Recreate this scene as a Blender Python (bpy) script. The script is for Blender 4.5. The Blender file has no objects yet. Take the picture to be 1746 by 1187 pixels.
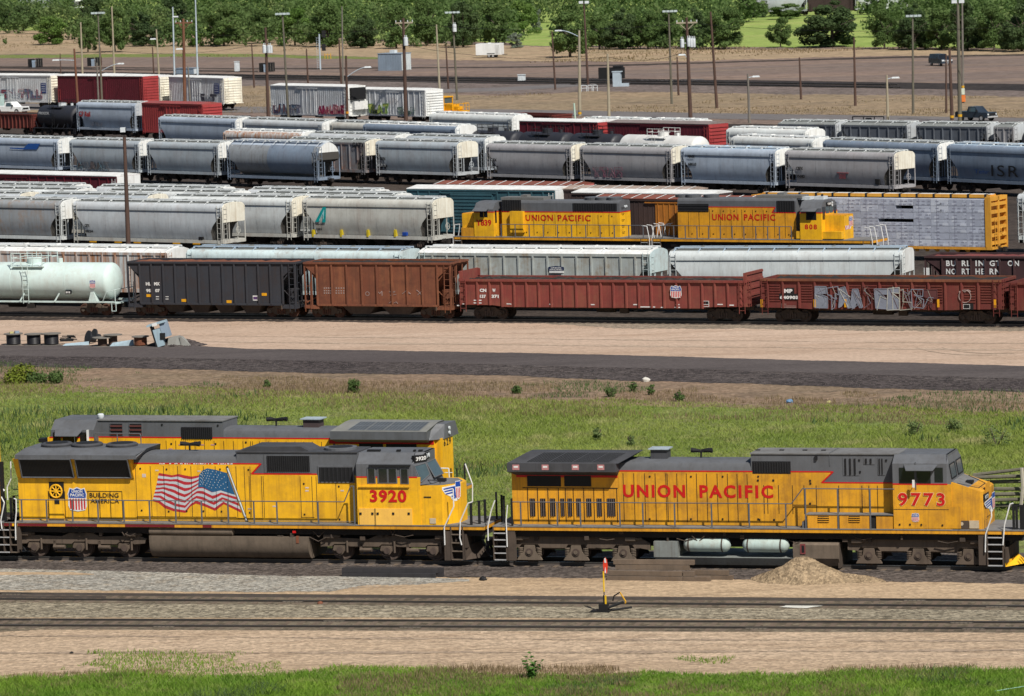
import bpy,math,random
import numpy as np
from mathutils import Vector,Matrix
random.seed(7);RNG=np.random.default_rng(7)
SC=bpy.context.scene;COL=SC.collection;R_=math.radians
F_PX,CAM_H,YH,ROLL=7800.0,30.0,-185.0,R_(1.9)
PITCH=math.atan((593.5-YH)/F_PX)
R0=Vector((1,0,0));FW=Vector((0,math.cos(PITCH),-math.sin(PITCH)));U0=Vector((0,math.sin(PITCH),math.cos(PITCH)))
RV=R0*math.cos(ROLL)-U0*math.sin(ROLL);UV=R0*math.sin(ROLL)+U0*math.cos(ROLL)
CP=Vector((0,0,CAM_H))
cam=bpy.data.cameras.new('camera');co=bpy.data.objects.new('camera',cam);COL.objects.link(co)
co.matrix_world=Matrix(((RV.x,UV.x,-FW.x,0),(RV.y,UV.y,-FW.y,0),(RV.z,UV.z,-FW.z,CAM_H),(0,0,0,1)))
cam.sensor_width=36;cam.lens=36*F_PX/1746.0;cam.clip_start=5;cam.clip_end=8000
SC.camera=co
cam.dof.use_dof=True;cam.dof.focus_distance=255;cam.dof.aperture_fstop=2.8
SUN=Vector((0.46*math.cos(R_(49)),-0.888*math.cos(R_(49)),math.sin(R_(49)))).normalized()
w=bpy.data.worlds.new('World');SC.world=w;w.use_nodes=True
nt=w.node_tree;nt.nodes.clear()
sky=nt.nodes.new('ShaderNodeTexSky');sky.sky_type='NISHITA';sky.sun_disc=False
sky.sun_elevation=R_(49);sky.sun_rotation=math.atan2(SUN.x,SUN.y);sky.air_density=1.0;sky.dust_density=0.6
bg=nt.nodes.new('ShaderNodeBackground');bg.inputs[1].default_value=0.055
ow=nt.nodes.new('ShaderNodeOutputWorld');nt.links.new(sky.outputs[0],bg.inputs[0]);nt.links.new(bg.outputs[0],ow.inputs[0])
sl=bpy.data.lights.new('sun','SUN');sl.energy=5.0;sl.angle=R_(0.53);sl.color=(1.0,0.95,0.87)
so=bpy.data.objects.new('sun',sl);COL.objects.link(so);so.rotation_euler=SUN.to_track_quat('Z','Y').to_euler()
SC.view_settings.view_transform='Standard';SC.view_settings.look='None';SC.view_settings.exposure=0.16;SC.view_settings.gamma=1.0
SC.cycles.max_bounces=6
def ray(px,py):return FW*F_PX+RV*(px-873.0)+UV*(593.5-py)
def at(px,py,z=0.0):
 d=ray(px,py);return CP+d*((z-CAM_H)/d.z)
def proj(P):
 v=Vector(P)-CP;k=F_PX/v.dot(FW);return(873+k*v.dot(RV),593.5-k*v.dot(UV))
class Fr:
 def __init__(s,O,th):
  s.O=Vector((O[0],O[1],0));s.th=th
  s.d=Vector((math.cos(th),-math.sin(th),0));s.n=Vector((math.sin(th),math.cos(th),0))
 def pl(s,px,py,y):
  r=ray(px,py);t=(y-(CP-s.O).dot(s.n))/r.dot(s.n);P=CP+r*t
  return(P-s.O).dot(s.d),P.z
 def xat(s,px,y,z):
  a=RV*F_PX-FW*(px-873.0);P=s.O+s.n*y+Vector((0,0,z))-CP
  return-P.dot(a)/s.d.dot(a)
 def pt(s,x,y=0):return s.O+s.d*x+s.n*y
REG=dict(A=(0,690,3.968),B=(420,690,3.968),C=(840,740,3.796),D=(1286,740,3.796),G=(0,400,3.968),H=(430,400,3.968),I=(860,400,3.968),J=(1286,400,3.796),K=(690,290,5.135),L=(1000,290,5.82),M=(1286,290,6.715),N=(1540,300,8.476),P=(200,780,6.715),Q=(0,0,3.968),R=(430,0,3.968),S=(860,0,3.968),T=(1286,0,3.796),W=(0,200,3.968),X=(430,200,3.968),Y=(860,200,3.968),Z=(1286,200,3.796),F=(1640,740,4.745),E=(0,740,4.945),V=(740,760,5.1625))
def src(reg,zx,zy):
 a,b,k=REG[reg];return a+zx/k,b+zy/k
def track(xa,ya,xb,yb,z,hw=1.5):
 A=at(xa,ya,z);B=at(xb,yb,z);th=-math.atan2(B.y-A.y,B.x-A.x)
 n=Vector((math.sin(th),math.cos(th),0));return Fr(A+n*hw,th)
def _mat(name):
 m=bpy.data.materials.new(name);m.use_nodes=True;t=m.node_tree;b=t.nodes['Principled BSDF'];return m,t,b
def _n(t,typ,**kw):
 n=t.nodes.new(typ)
 for k,v in kw.items():setattr(n,k,v)
 return n
def _noise(t,vec,scale,detail=5,rough=0.6):
 n=t.nodes.new('ShaderNodeTexNoise');n.inputs['Scale'].default_value=scale;n.inputs['Detail'].default_value=detail;n.inputs['Roughness'].default_value=rough
 t.links.new(vec,n.inputs['Vector']);return n.outputs['Fac']
def _ramp(t,fac,a,b,va=0.0,vb=1.0):
 r=t.nodes.new('ShaderNodeMapRange');r.inputs['From Min'].default_value=a;r.inputs['From Max'].default_value=b
 r.inputs['To Min'].default_value=va;r.inputs['To Max'].default_value=vb;t.links.new(fac,r.inputs['Value']);return r.outputs[0]
def _mix(t,fac,a,b,mode='MIX'):
 m=t.nodes.new('ShaderNodeMix');m.data_type='RGBA';m.blend_type=mode
 if isinstance(fac,(int,float)):m.inputs[0].default_value=fac
 else:t.links.new(fac,m.inputs[0])
 for i,v in((6,a),(7,b)):
  if isinstance(v,(tuple,list)):m.inputs[i].default_value=(*v[:3],1)
  else:t.links.new(v,m.inputs[i])
 return m.outputs[2]
def _math(t,op,a,b):
 m=t.nodes.new('ShaderNodeMath');m.operation=op
 for i,v in((0,a),(1,b)):
  if isinstance(v,(int,float)):m.inputs[i].default_value=v
  else:t.links.new(v,m.inputs[i])
 return m.outputs[0]
def _vec(t,scale=(1,1,1),rnd=True):
 tc=t.nodes.new('ShaderNodeTexCoord');v=tc.outputs['Object']
 if rnd:
  oi=t.nodes.new('ShaderNodeObjectInfo');k=_math(t,'MULTIPLY',oi.outputs['Random'],97.0)
  a=t.nodes.new('ShaderNodeVectorMath');a.operation='ADD';t.links.new(v,a.inputs[0]);t.links.new(k,a.inputs[1]);v=a.outputs[0]
 mp=t.nodes.new('ShaderNodeMapping');mp.inputs['Scale'].default_value=scale;t.links.new(v,mp.inputs['Vector']);return mp.outputs[0]
_MC={}
def paint(name,col,dirt=(0.10,0.075,0.055),amt=0.45,streak=0.5,rough=0.5,rust=None,rustamt=0.5,rc=0.0,var=0.12,metal=0.0,bump=0.25):
 if name in _MC:return _MC[name]
 m,t,b=_mat(name);L=t.links
 v1=_vec(t);v2=_vec(t,(4.0,4.0,0.22))
 c=_mix(t,_ramp(t,_noise(t,v1,0.35,4),0.3,0.7),tuple(x*(1-var)for x in col),tuple(min(1,x*(1+var))for x in col))
 f1=_ramp(t,_noise(t,v1,1.1,8,0.7),0.45,0.75,0,amt)
 f2=_ramp(t,_noise(t,v2,1.0,4,0.6),0.5,0.78,0,streak)
 c=_mix(t,f1,c,dirt);c=_mix(t,f2,c,dirt)
 v3=_vec(t,(11.0,11.0,0.4));c=_mix(t,_ramp(t,_noise(t,v3,1.0,3,0.5),0.56,0.72,0,streak*.7),c,dirt)
 if rust:
  f3=_math(t,'MULTIPLY',_ramp(t,_noise(t,v1,0.5,8,0.75),0.47-rc,0.60-rc),_ramp(t,_noise(t,v2,0.8,5,0.7),0.35,0.62))
  c=_mix(t,_math(t,'MULTIPLY',f3,rustamt),c,rust)
 L.new(c,b.inputs['Base Color']);b.inputs['Roughness'].default_value=rough;b.inputs['Metallic'].default_value=metal
 b.inputs['Specular IOR Level'].default_value=0.35
 L.new(_ramp(t,_noise(t,v1,1.5,5),0.3,0.7,rough-0.08,min(1,rough+0.25)),b.inputs['Roughness'])
 if bump:
  bp=t.nodes.new('ShaderNodeBump');bp.inputs['Strength'].default_value=bump;bp.inputs['Distance'].default_value=0.03
  L.new(_noise(t,v1,1.6,4),bp.inputs['Height']);L.new(bp.outputs[0],b.inputs['Normal'])
 _MC[name]=m;return m
def soil(name,cols,s1=0.12,s2=9.0,speck=0.5,stretch=(1,1,1),bump=0.5,tread=0.0,gscale=7.0):
 m,t,b=_mat(name);L=t.links
 v=_vec(t,stretch,False);u=_vec(t,(1,1,1),False)
 c=_mix(t,_ramp(t,_noise(t,v,s1,6,0.6),0.36,0.64),cols[0],cols[1])
 if len(cols)>2:c=_mix(t,_ramp(t,_noise(t,v,s1*4.3,7,0.7),0.5,0.72),c,cols[2])
 vo=t.nodes.new('ShaderNodeTexVoronoi');vo.inputs['Scale'].default_value=gscale;L.new(u,vo.inputs['Vector'])
 bw=t.nodes.new('ShaderNodeSeparateColor');L.new(vo.outputs['Color'],bw.inputs[0])
 k=_ramp(t,bw.outputs[0],0,1,1-speck,1+speck)
 n2=_ramp(t,_noise(t,u,s2*0.25,6,0.8),0.25,0.75,1-speck*0.6,1+speck*0.6)
 k=_math(t,'MULTIPLY',k,n2)
 cc=t.nodes.new('ShaderNodeCombineColor')
 for i in range(3):L.new(k,cc.inputs[i])
 c=_mix(t,1.0,c,cc.outputs[0],'MULTIPLY')
 L.new(c,b.inputs['Base Color']);b.inputs['Roughness'].default_value=0.95;b.inputs['Specular IOR Level'].default_value=0.1
 bp=t.nodes.new('ShaderNodeBump');bp.inputs['Strength'].default_value=bump;bp.inputs['Distance'].default_value=0.12
 L.new(bw.outputs[0],bp.inputs['Height'])
 bp2=t.nodes.new('ShaderNodeBump');bp2 .inputs['Strength'].default_value=bump;bp2 .inputs['Distance'].default_value=0.5
 L.new(_noise(t,v,0.8,6,0.7),bp2 .inputs['Height']);L.new(bp.outputs[0],bp2 .inputs['Normal']);L.new(bp2 .outputs[0],b.inputs['Normal'])
 return m
def leafmat(name,a,b_,c_=None,scale=0.25,trans=0.25):
 m,t,b=_mat(name);L=t.links;u=_vec(t,(1,1,1),c_ is None)
 c=_mix(t,_ramp(t,_noise(t,u,scale,5,0.7),0.35,0.65),a,b_)
 if c_:c=_mix(t,_ramp(t,_noise(t,u,scale*2.7,4,0.7),0.52,0.68),c,c_)
 c=_mix(t,_ramp(t,_noise(t,u,scale*14,2,0.5),0.3,0.7),_mix(t,1.0,c,(0.78,0.78,0.78),'MULTIPLY'),c)
 L.new(c,b.inputs['Base Color']);b.inputs['Roughness'].default_value=0.7;b.inputs['Specular IOR Level'].default_value=0.15
 tr=t.nodes.new('ShaderNodeBsdfTranslucent');L.new(c,tr.inputs[0]);ms=t.nodes.new('ShaderNodeMixShader');ms.inputs[0].default_value=trans
 L.new(b.outputs[0],ms.inputs[1]);L.new(tr.outputs[0],ms.inputs[2]);L.new(ms.outputs[0],t.nodes['Material Output'].inputs['Surface']);return m
def flat(name,col,rough=0.6,metal=0.0,spec=0.3):
 if name in _MC:return _MC[name]
 m,t,b=_mat(name);u=_vec(t)
 c=_mix(t,_ramp(t,_noise(t,u,3.0,6,0.7),0.35,0.75),col,tuple(x*0.72 for x in col));t.links.new(c,b.inputs['Base Color'])
 b.inputs['Roughness'].default_value=rough;b.inputs['Metallic'].default_value=metal;b.inputs['Specular IOR Level'].default_value=spec
 _MC[name]=m;return m
class MB:
 def __init__(s):s.v=[];s.f=[];s.m=[];s.c=[]
 def cut(s):
  if len(s.v)and(not s.c or s.c[-1][0]!=len(s.v)):s.c.append((len(s.v),len(s.f)))
  return s
 def add(s,vs,fs,m=0):
  k=len(s.v);s.v+=[tuple(p)for p in vs];s.f+=[tuple(i+k for i in f)for f in fs];s.m+=[m]*len(fs)
 def box(s,x0,x1,y0,y1,z0,z1,m=0):
  s.add([(x,y,z)for z in(z0,z1)for y in(y0,y1)for x in(x0,x1)],[(0,2,3,1),(4,5,7,6),(0,1,5,4),(2,6,7,3),(0,4,6,2),(1,3,7,5)],m);return s
 def hexa(s,lo,hi,m=0):
  s.add(list(lo)+list(hi),[(3,2,1,0),(4,5,6,7),(0,1,5,4),(1,2,6,5),(2,3,7,6),(3,0,4,7)],m);return s
 def prism(s,poly,ax,a0,a1,m=0,mcap=None):
  n=len(poly)
  if ax=='y':P=lambda p,a:(p[0],a,p[1])
  elif ax=='x':P=lambda p,a:(a,p[0],p[1])
  else:P=lambda p,a:(p[0],p[1],a)
  s.add([P(p,a0)for p in poly]+[P(p,a1)for p in poly],[(i,(i+1)%n,n+(i+1)%n,n+i)for i in range(n)],m)
  k=len(s.v)-2*n;s.f+=[tuple(k+i for i in range(n)),tuple(k+n+i for i in reversed(range(n)))];s.m+=[m if mcap is None else mcap]*2;return s
 def tube(s,a,b,r,n=6,m=0,r2=None):
  a=Vector(a);b=Vector(b);d=(b-a)
  if d.length<1e-6:return s
  d.normalize();u=d.orthogonal().normalized();w_=d.cross(u);r2=r if r2 is None else r2
  vs=[a+(u*math.cos(2*math.pi*i/n)+w_*math.sin(2*math.pi*i/n))*r for i in range(n)]+[b+(u*math.cos(2*math.pi*i/n)+w_*math.sin(2*math.pi*i/n))*r2 for i in range(n)]
  s.add(vs,[(i,(i+1)%n,n+(i+1)%n,n+i)for i in range(n)]+[tuple(reversed(range(n))),tuple(range(n,2*n))],m);return s
 def path(s,pts,r,n=6,m=0):
  for a,b in zip(pts,pts[1:]):s.tube(a,b,r,n,m)
  return s
 def lathe(s,prof,c,ax='x',n=24,m=0):
  vs=[]
  for a,r in prof:
   for i in range(n):
    t=2*math.pi*i/n;u,w_=math.cos(t)*r,math.sin(t)*r
    vs.append({'x':(c[0]+a,c[1]+u,c[2]+w_),'y':(c[0]+u,c[1]+a,c[2]+w_),'z':(c[0]+u,c[1]+w_,c[2]+a)}[ax])
  fs=[(k*n+i,k*n+(i+1)%n,(k+1)*n+(i+1)%n,(k+1)*n+i)for k in range(len(prof)-1)for i in range(n)]
  fs+=[tuple(range(n)),tuple((len(prof)-1)*n+i for i in range(n))];s.add(vs,fs,m);return s
 def ring(s,c,R,r,ax='y',n=16,m=0):
  P=[]
  for i in range(n+1):
   t=2*math.pi*i/n;a,b=math.cos(t)*R,math.sin(t)*R
   P.append({'y':(c[0]+a,c[1],c[2]+b),'x':(c[0],c[1]+a,c[2]+b),'z':(c[0]+a,c[1]+b,c[2])}[ax])
  return s.path(P,r,5,m)
 def mesh(s,name,mats,smooth=False):
  me=bpy.data.meshes.new(name);me.from_pydata(s.v,[],s.f)
  for mt in mats:me.materials.append(mt)
  if len(mats)>1:me.polygons.foreach_set('material_index',s.m)
  if smooth:
   me.polygons.foreach_set('use_smooth',[True]*len(me.polygons))
   try:me.set_sharp_from_angle(angle=R_(38))
   except Exception:pass
  me.update();return me
 def build(s,name,mats,parent=None,smooth=False,loc=None):
  if not isinstance(mats,(list,tuple)):mats=[mats]
  if s.c:
   E=[(0,0)]+[c for c in s.c if c[0]<len(s.v)]+[(len(s.v),len(s.f))];first=None
   for(a,p),(b,q)in zip(E,E[1:]):
    t=MB();t.v=s.v[a:b];t.f=[tuple(i-a for i in f)for f in s.f[p:q]];t.m=s.m[p:q];o=t.build(name,mats,parent,smooth,loc);first=first or o
   return first
  return link(name,s.mesh(name,mats,smooth),parent,loc)
def link(name,me,parent=None,loc=None):
 o=bpy.data.objects.new(name,me);COL.objects.link(o)
 if parent:o.parent=parent
 if loc is not None:o.location=loc
 return o
def tag(o,label=None,cat=None,group=None,kind=None):
 if label:o['label']=label
 if cat:o['category']=cat
 if group:o['group']=group
 if kind:o['kind']=kind
 return o
def empty(name,loc,th,label,cat,group=None):
 o=bpy.data.objects.new(name,None);COL.objects.link(o);o.location=loc;o.rotation_euler=(0,0,-th);o.empty_display_size=0.5
 return tag(o,label,cat,group)
def copy_tree(o,parent=None):
 c=o.copy();COL.objects.link(c)
 if parent:c.parent=parent
 for ch in list(o.children):copy_tree(ch,c)
 return c
_TX={}
def text_geo(s,off=0.0,space=1.0):
 k=(s,off,space)
 if k not in _TX:
  cu=bpy.data.curves.new('t','FONT');cu.body=s;cu.offset=off;cu.resolution_u=3;cu.space_character=space
  o=bpy.data.objects.new('t',cu);COL.objects.link(o);dg=bpy.context.evaluated_depsgraph_get();me=bpy.data.meshes.new_from_object(o.evaluated_get(dg))
  v=np.array([p.co[:2]for p in me.vertices]);f=[tuple(p.vertices)for p in me.polygons]
  bpy.data.objects.remove(o);bpy.data.curves.remove(cu);bpy.data.meshes.remove(me);_TX[k]=(v,f)
 return _TX[k]
def text(mb,s,x0,x1,z0,z1,y,m=0,off=0.045,space=1.0,ax='y',grow=0.0):
 v,f=text_geo(s,off,space);vv=text_geo(s,off,space)[0]
 if grow:v,f=text_geo(s,off+grow,space)
 a,b=vv.min(0),vv.max(0);sx=(x1-x0)/(b[0]-a[0]);sz=(z1-z0)/(b[1]-a[1])
 if ax=='y':vs=[(x0+(p[0]-a[0])*sx,y,z0+(p[1]-a[1])*sz)for p in v]
 else:vs=[(y,x0+(p[0]-a[0])*sx,z0+(p[1]-a[1])*sz)for p in v]
 mb.add(vs,f,m)
YEL=paint('loco_yellow',(0.83,0.44,0.012),dirt=(0.26,0.13,0.03),amt=0.4,streak=0.42,rough=0.42,bump=0.12,rust=(0.16,0.06,0.02),rustamt=0.35,rc=-.01)
YELD=paint('loco_yellow_dull',(0.66,0.315,0.014),dirt=(0.20,0.095,0.03),amt=0.5,streak=0.5,rough=0.5,bump=0.15,rust=(0.12,0.045,0.02),rustamt=0.5,rc=.01)
ENDC_LIT=paint('end_cream_lit',(0.74,0.715,0.61),dirt=(0.38,0.29,0.19),amt=.4,streak=.6,rough=.6)  # lighter copy of the hopper cream: sunlight on the ends put into the colour
ENDW_LIT=paint('end_white_lit',(0.73,0.745,0.73),dirt=(0.42,0.38,0.32),amt=.4,streak=.5,rough=.6)  # lighter copy of the white for car ends, sunlight included in the colour
YEL2=paint('loco_yellow_worn',(0.68,0.31,0.015),dirt=(0.16,0.08,0.03),amt=0.4,streak=0.5,rough=0.5,rust=(0.10,0.035,0.02),rustamt=0.25)
YELF=paint('loco_yellow_faded',(0.82,0.47,0.08),dirt=(0.4,0.22,0.08),amt=0.3,streak=0.35,rough=0.6)
LGR=paint('loco_grey',(0.105,0.11,0.12),dirt=(0.05,0.045,0.04),amt=0.4,streak=0.3,rough=0.5)
LGRD=paint('loco_grey_sooty',(0.055,0.056,0.062),dirt=(0.02,0.018,0.017),amt=0.6,streak=0.3,rough=0.6)
RED=flat('loco_red',(0.55,0.012,0.012),0.45)
DRED=flat('maroon_trim',(0.16,0.012,0.018),0.6)
BLK=flat('black_metal',(0.012,0.012,0.013),0.65)
DGR=flat('dark_grille',(0.02,0.02,0.022),0.5)
GLS=flat('cab_glass',(0.012,0.014,0.017),0.08,spec=0.9)
GLS2=flat('windshield_glass',(0.06,0.09,0.10),0.06,spec=1.0)
WHT=flat('white_paint',(0.72,0.72,0.70),0.5)
BLU=flat('blue_paint',(0.012,0.06,0.32),0.5)
UND=paint('underframe_grime',(0.075,0.055,0.042),dirt=(0.025,0.02,0.016),amt=0.7,streak=0.4,rough=0.85)
UNDM=paint('underframe_brown',(0.115,0.085,0.063),dirt=(0.035,0.027,0.02),amt=0.6,streak=0.4,rough=0.85)
UND2=paint('underframe_tan',(0.15,0.115,0.085),dirt=(0.05,0.04,0.03),amt=0.6,streak=0.4,rough=0.85)
UNDK=paint('underframe_black',(0.022,0.018,0.016),dirt=(0.01,0.008,0.007),amt=0.5,streak=0.3,rough=0.85)
TANKG=paint('tank_grey_green',(0.20,0.215,0.205),dirt=(0.09,0.07,0.05),amt=0.5,streak=0.5,rough=0.6)
AIRT=paint('air_tank_mint',(0.40,0.50,0.47),dirt=(0.20,0.15,0.10),amt=0.4,streak=0.3,rough=0.5,rust=(0.25,0.10,0.04),rustamt=0.5)
WHEEL=paint('wheel_steel',(0.085,0.06,0.048),dirt=(0.02,0.015,0.012),amt=0.5,rough=0.7)
WHEELR=paint('wheel_rust',(0.12,0.055,0.035),dirt=(0.04,0.025,0.02),amt=0.5,rough=0.8)
STEP=flat('step_edge',(0.42,0.42,0.42),0.5)
DECK=paint('deck_grey',(0.16,0.16,0.16),dirt=(0.07,0.06,0.05),amt=0.6,rough=0.8)
RUSTM=paint('rust_steel',(0.155,0.052,0.028),dirt=(0.06,0.03,0.02),amt=0.5,streak=0.6,rough=0.85,rust=(.26,.10,.045),rustamt=.6,rc=.03)
GONR=paint('gondola_red',(0.20,0.042,0.034),dirt=(0.08,0.03,0.024),amt=0.5,streak=0.55,rough=0.75,rust=(.22,.085,.05),rustamt=.5,rc=.03)
GONR2=paint('gondola_oxide',(0.14,0.027,0.022),dirt=(0.05,0.02,0.016),amt=0.5,streak=0.55,rough=0.8,rust=(.16,.06,.035),rustamt=.5,rc=.02)
SLOPE_SHADE=paint('slope_sheet_shade',(0.06,0.056,0.05),dirt=(0.05,0.045,0.04),amt=.5,rough=.85)  # grimy sheet, with the shade under the car end put into its colour
HLMX=paint('hopper_black',(0.032,0.035,0.044),dirt=(0.04,0.024,0.018),amt=0.45,streak=0.4,rough=0.75)
HGRY=paint('hopper_charcoal',(0.11,0.125,0.15),dirt=(0.04,0.035,0.03),amt=0.4,streak=0.3,rough=0.7)
BNC=paint('hopper_burgundy',(0.055,0.026,0.028),dirt=(0.02,0.012,0.011),amt=0.5,streak=0.4,rough=0.8)
def hopmat(n,c,rust=0.3):return paint(n,c,dirt=(c[0]*.55,c[1]*.52,c[2]*.5),amt=0.3,streak=0.42,rough=0.62,rust=(0.22,0.10,0.05),rustamt=rust)
HW=hopmat('hopper_white',(0.56,0.59,0.585),0.2)
HCR=hopmat('hopper_cream',(0.47,0.47,0.43),0.25)
HG1=hopmat('hopper_grey',(0.46,0.49,0.51),0.2)
HG2=hopmat('hopper_mid_grey',(0.35,0.395,0.43),0.2)
HBR=hopmat('hopper_taupe',(0.32,0.315,0.325),0.1)
HBL=hopmat('hopper_pale_blue',(0.36,0.42,0.50),0.1)
HBL2=hopmat('hopper_slate_blue',(0.185,0.235,0.305),0.1)
HMT=hopmat('hopper_mint',(0.50,0.60,0.61),0.4)
HRU=paint('hopper_rusted_white',(0.55,0.60,0.61),dirt=(0.25,0.2,0.16),amt=0.3,streak=0.5,rough=0.7,rust=(0.33,0.15,0.07),rustamt=1.0,rc=.20)
GATX=paint('hopper_rusty_grey',(0.20,0.205,0.22),dirt=(0.12,0.07,0.05),amt=0.4,streak=0.6,rough=0.7,rust=(0.2,0.08,0.04),rustamt=0.8)
ROOFG=paint('roof_grey',(0.20,0.215,0.21),dirt=(0.12,0.11,0.10),amt=0.4,rough=0.7)
ROOFW=paint('roof_white',(0.68,0.69,0.68),dirt=(0.38,0.35,0.31),amt=0.45,rough=0.6)
ROOFR=paint('roof_rust',(0.20,0.06,0.04),dirt=(0.10,0.05,0.04),amt=0.5,rough=0.8)
WALK=paint('walkway_galvanised',(0.68,0.71,0.71),dirt=(0.4,0.38,0.35),amt=0.3,rough=0.5)
WALKB=paint('walkway_blue',(0.36,0.46,0.56),dirt=(0.2,0.22,0.25),amt=0.3,rough=0.5)
BXR=paint('boxcar_red',(0.105,0.010,0.020),dirt=(0.05,0.01,0.015),amt=0.3,streak=0.35,rough=0.6)
BXR2=paint('boxcar_bright_red',(0.34,0.045,0.045),dirt=(0.15,0.03,0.03),amt=0.3,streak=0.35,rough=0.6)
BXW=paint('boxcar_white',(0.56,0.58,0.60),dirt=(0.3,0.29,0.28),amt=0.35,streak=0.45,rough=0.6,rust=(0.2,0.1,0.06),rustamt=0.3)
BXT=paint('boxcar_teal',(0.035,0.10,0.125),dirt=(0.02,0.04,0.05),amt=0.4,streak=0.3,rough=0.6)
BXB=paint('boxcar_brown',(0.055,0.035,0.033),dirt=(0.03,0.02,0.018),amt=0.4,streak=0.3,rough=0.8)
CBY=paint('centerbeam_yellow',(0.62,0.30,0.035),dirt=(0.25,0.11,0.03),amt=0.35,streak=0.5,rough=0.55)
ORG=paint('door_orange',(0.40,0.15,0.02),dirt=(0.15,0.05,0.02),amt=0.4,streak=0.6,rough=0.7)
TKW=paint('tank_white_green',(0.53,0.645,0.62),dirt=(0.36,0.34,0.29),amt=0.25,streak=0.15,rough=0.45,rust=(0.3,0.15,0.08),rustamt=0.2)
TKB=paint('tank_black',(0.022,0.024,0.032),dirt=(0.03,0.025,0.025),amt=0.4,streak=0.3,rough=0.45)
TKWH=paint('tank_white',(0.62,0.62,0.60),dirt=(0.4,0.37,0.33),amt=0.3,streak=0.2,rough=0.5)
WOOD=paint('weathered_wood',(0.20,0.165,0.125),dirt=(0.09,0.07,0.055),amt=0.5,streak=0.5,rough=0.9)
WOODB=paint('creosote_wood',(0.085,0.05,0.038),dirt=(0.04,0.025,0.02),amt=0.5,streak=0.5,rough=0.9)
WOODD=paint('old_tie_wood',(0.15,0.112,0.082),dirt=(0.025,0.02,0.017),amt=0.5,streak=0.2,rough=0.95,rust=(0.13,0.085,0.05),rustamt=0.5)
WOODG=paint('tall_pole_wood',(0.13,0.12,0.09),dirt=(0.06,0.05,0.04),amt=0.5,streak=0.5,rough=0.9)
STLB=paint('mast_steel',(0.42,0.50,0.56),dirt=(0.25,0.27,0.3),amt=0.3,rough=0.5)
SHED=paint('shed_blue_grey',(0.23,0.29,0.36),dirt=(0.13,0.15,0.17),amt=0.3,rough=0.6)
LAMP=flat('lamp_white',(0.62,0.66,0.68),0.4)
TRB=flat('tracmobile_yellow',(0.75,0.36,0.01),0.5)
SUVC=paint('vehicle_dark',(0.02,0.03,0.045),dirt=(0.04,0.035,0.03),amt=0.2,streak=0.1,rough=0.25,bump=0)
RAILM=paint('rail_steel',(0.09,0.075,0.065),dirt=(0.04,0.03,0.025),amt=0.6,streak=0,rough=0.6)
RAILT=flat('rail_head',(0.12,0.115,0.11),0.35,0.6)
CAB=flat('cable_black',(0.018,0.018,0.022),0.5)
RT=0.22
_TC={}
def truck_meshes():
 if 'f'in _TC:return
 m=MB()
 prof=[(-1.15,.36),(-1.15,.62),(-.8,.66),(-.42,.88),(.42,.88),(.8,.66),(1.15,.62),(1.15,.36),(.72,.36),(.46,.2),(-.46,.2),(-.72,.36)]
 for s in(-1,1):
  y0,y1=sorted((s*0.98,s*0.86));m.prism(prof,'y',y0,y1)
  for x in(-.875,.875):m.lathe([(-.08,.13),(.08,.13)],(x,s*1.0,.42),'y',10)
  for x in(-.26,-.09,.09,.26):m.tube((x,s*1.02,.27),(x,s*1.02,.62),.07,6,1)
  m.box(-.1,.1,s*.98-.1,s*.98+.1,.6,.86)
 m.box(-.25,.25,-.95,.95,.5,.8)
 _TC['f']=m
 w_=MB()
 for s in(-1,1):w_.lathe([(s*.68,.20),(s*.68,.455),(s*.71,.43),(s*.80,.42),(s*.80,.36),(s*.76,.32),(s*.76,.14),(s*.82,.12)],(0,0,.42),'y',22)
 w_.tube((0,-.7,.42),(0,.7,.42),.08,8)
 _TC['w']=w_
 for k,mt in(('d',[UND,WHEEL]),('r',[UNDM,WHEELR])):
  _TC['f'+k]=m.mesh('truck_frame',mt);_TC['w'+k]=w_.mesh('wheel_set',[mt[1]])
 a=MB();a.v=list(m.v);a.f=list(m.f);a.m=list(m.m)
 for x in(-.875,.875):a.add([(p[0]+x,p[1],p[2])for p in w_.v],w_.f,1)
 _TC['a']=a.mesh('truck_and_wheels',[UNDK,WHEEL])
def add_trucks(root,L,inset,near=False,kind='r'):
 truck_meshes()
 for s in(-1,1):
  x=s*(L/2-inset)
  if near:
   t=link('truck',_TC['f'+kind],root,(x,0,RT))
   for dx in(-.875,.875):link('wheel_set',_TC['w'+kind],t,(dx,0,0))
  else:link('truck',_TC['a'],root,(x,0,RT))
def make(tr,xl,xr,z,name,label,cat,group,hw=1.5):
 a=tr.xat(xl,-hw,z);b=tr.xat(xr,-hw,z);O=tr.pt((a+b)/2);fr=Fr(O,tr.th)
 return empty(name,(O.x,O.y,0),tr.th,label,cat,group),fr,b-a
def ladder(mb,x,y,z0,z1,w=.40,n=None,r=.017,ax='x',m=0):
 n=n or max(3,int((z1-z0)/.42))
 if ax=='x':
  for s in(-1,1):mb.box(x+s*w/2-r,x+s*w/2+r,y-r,y+r,z0,z1,m)
  for i in range(n):z=z0+(i+.5)*(z1-z0)/n;mb.box(x-w/2,x+w/2,y-r,y+r,z-r*.8,z+r*.8,m)
 else:
  for s in(-1,1):mb.box(x-r,x+r,y+s*w/2-r,y+s*w/2+r,z0,z1,m)
  for i in range(n):z=z0+(i+.5)*(z1-z0)/n;mb.box(x-r,x+r,y-w/2,y+w/2,z-r*.8,z+r*.8,m)
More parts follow.
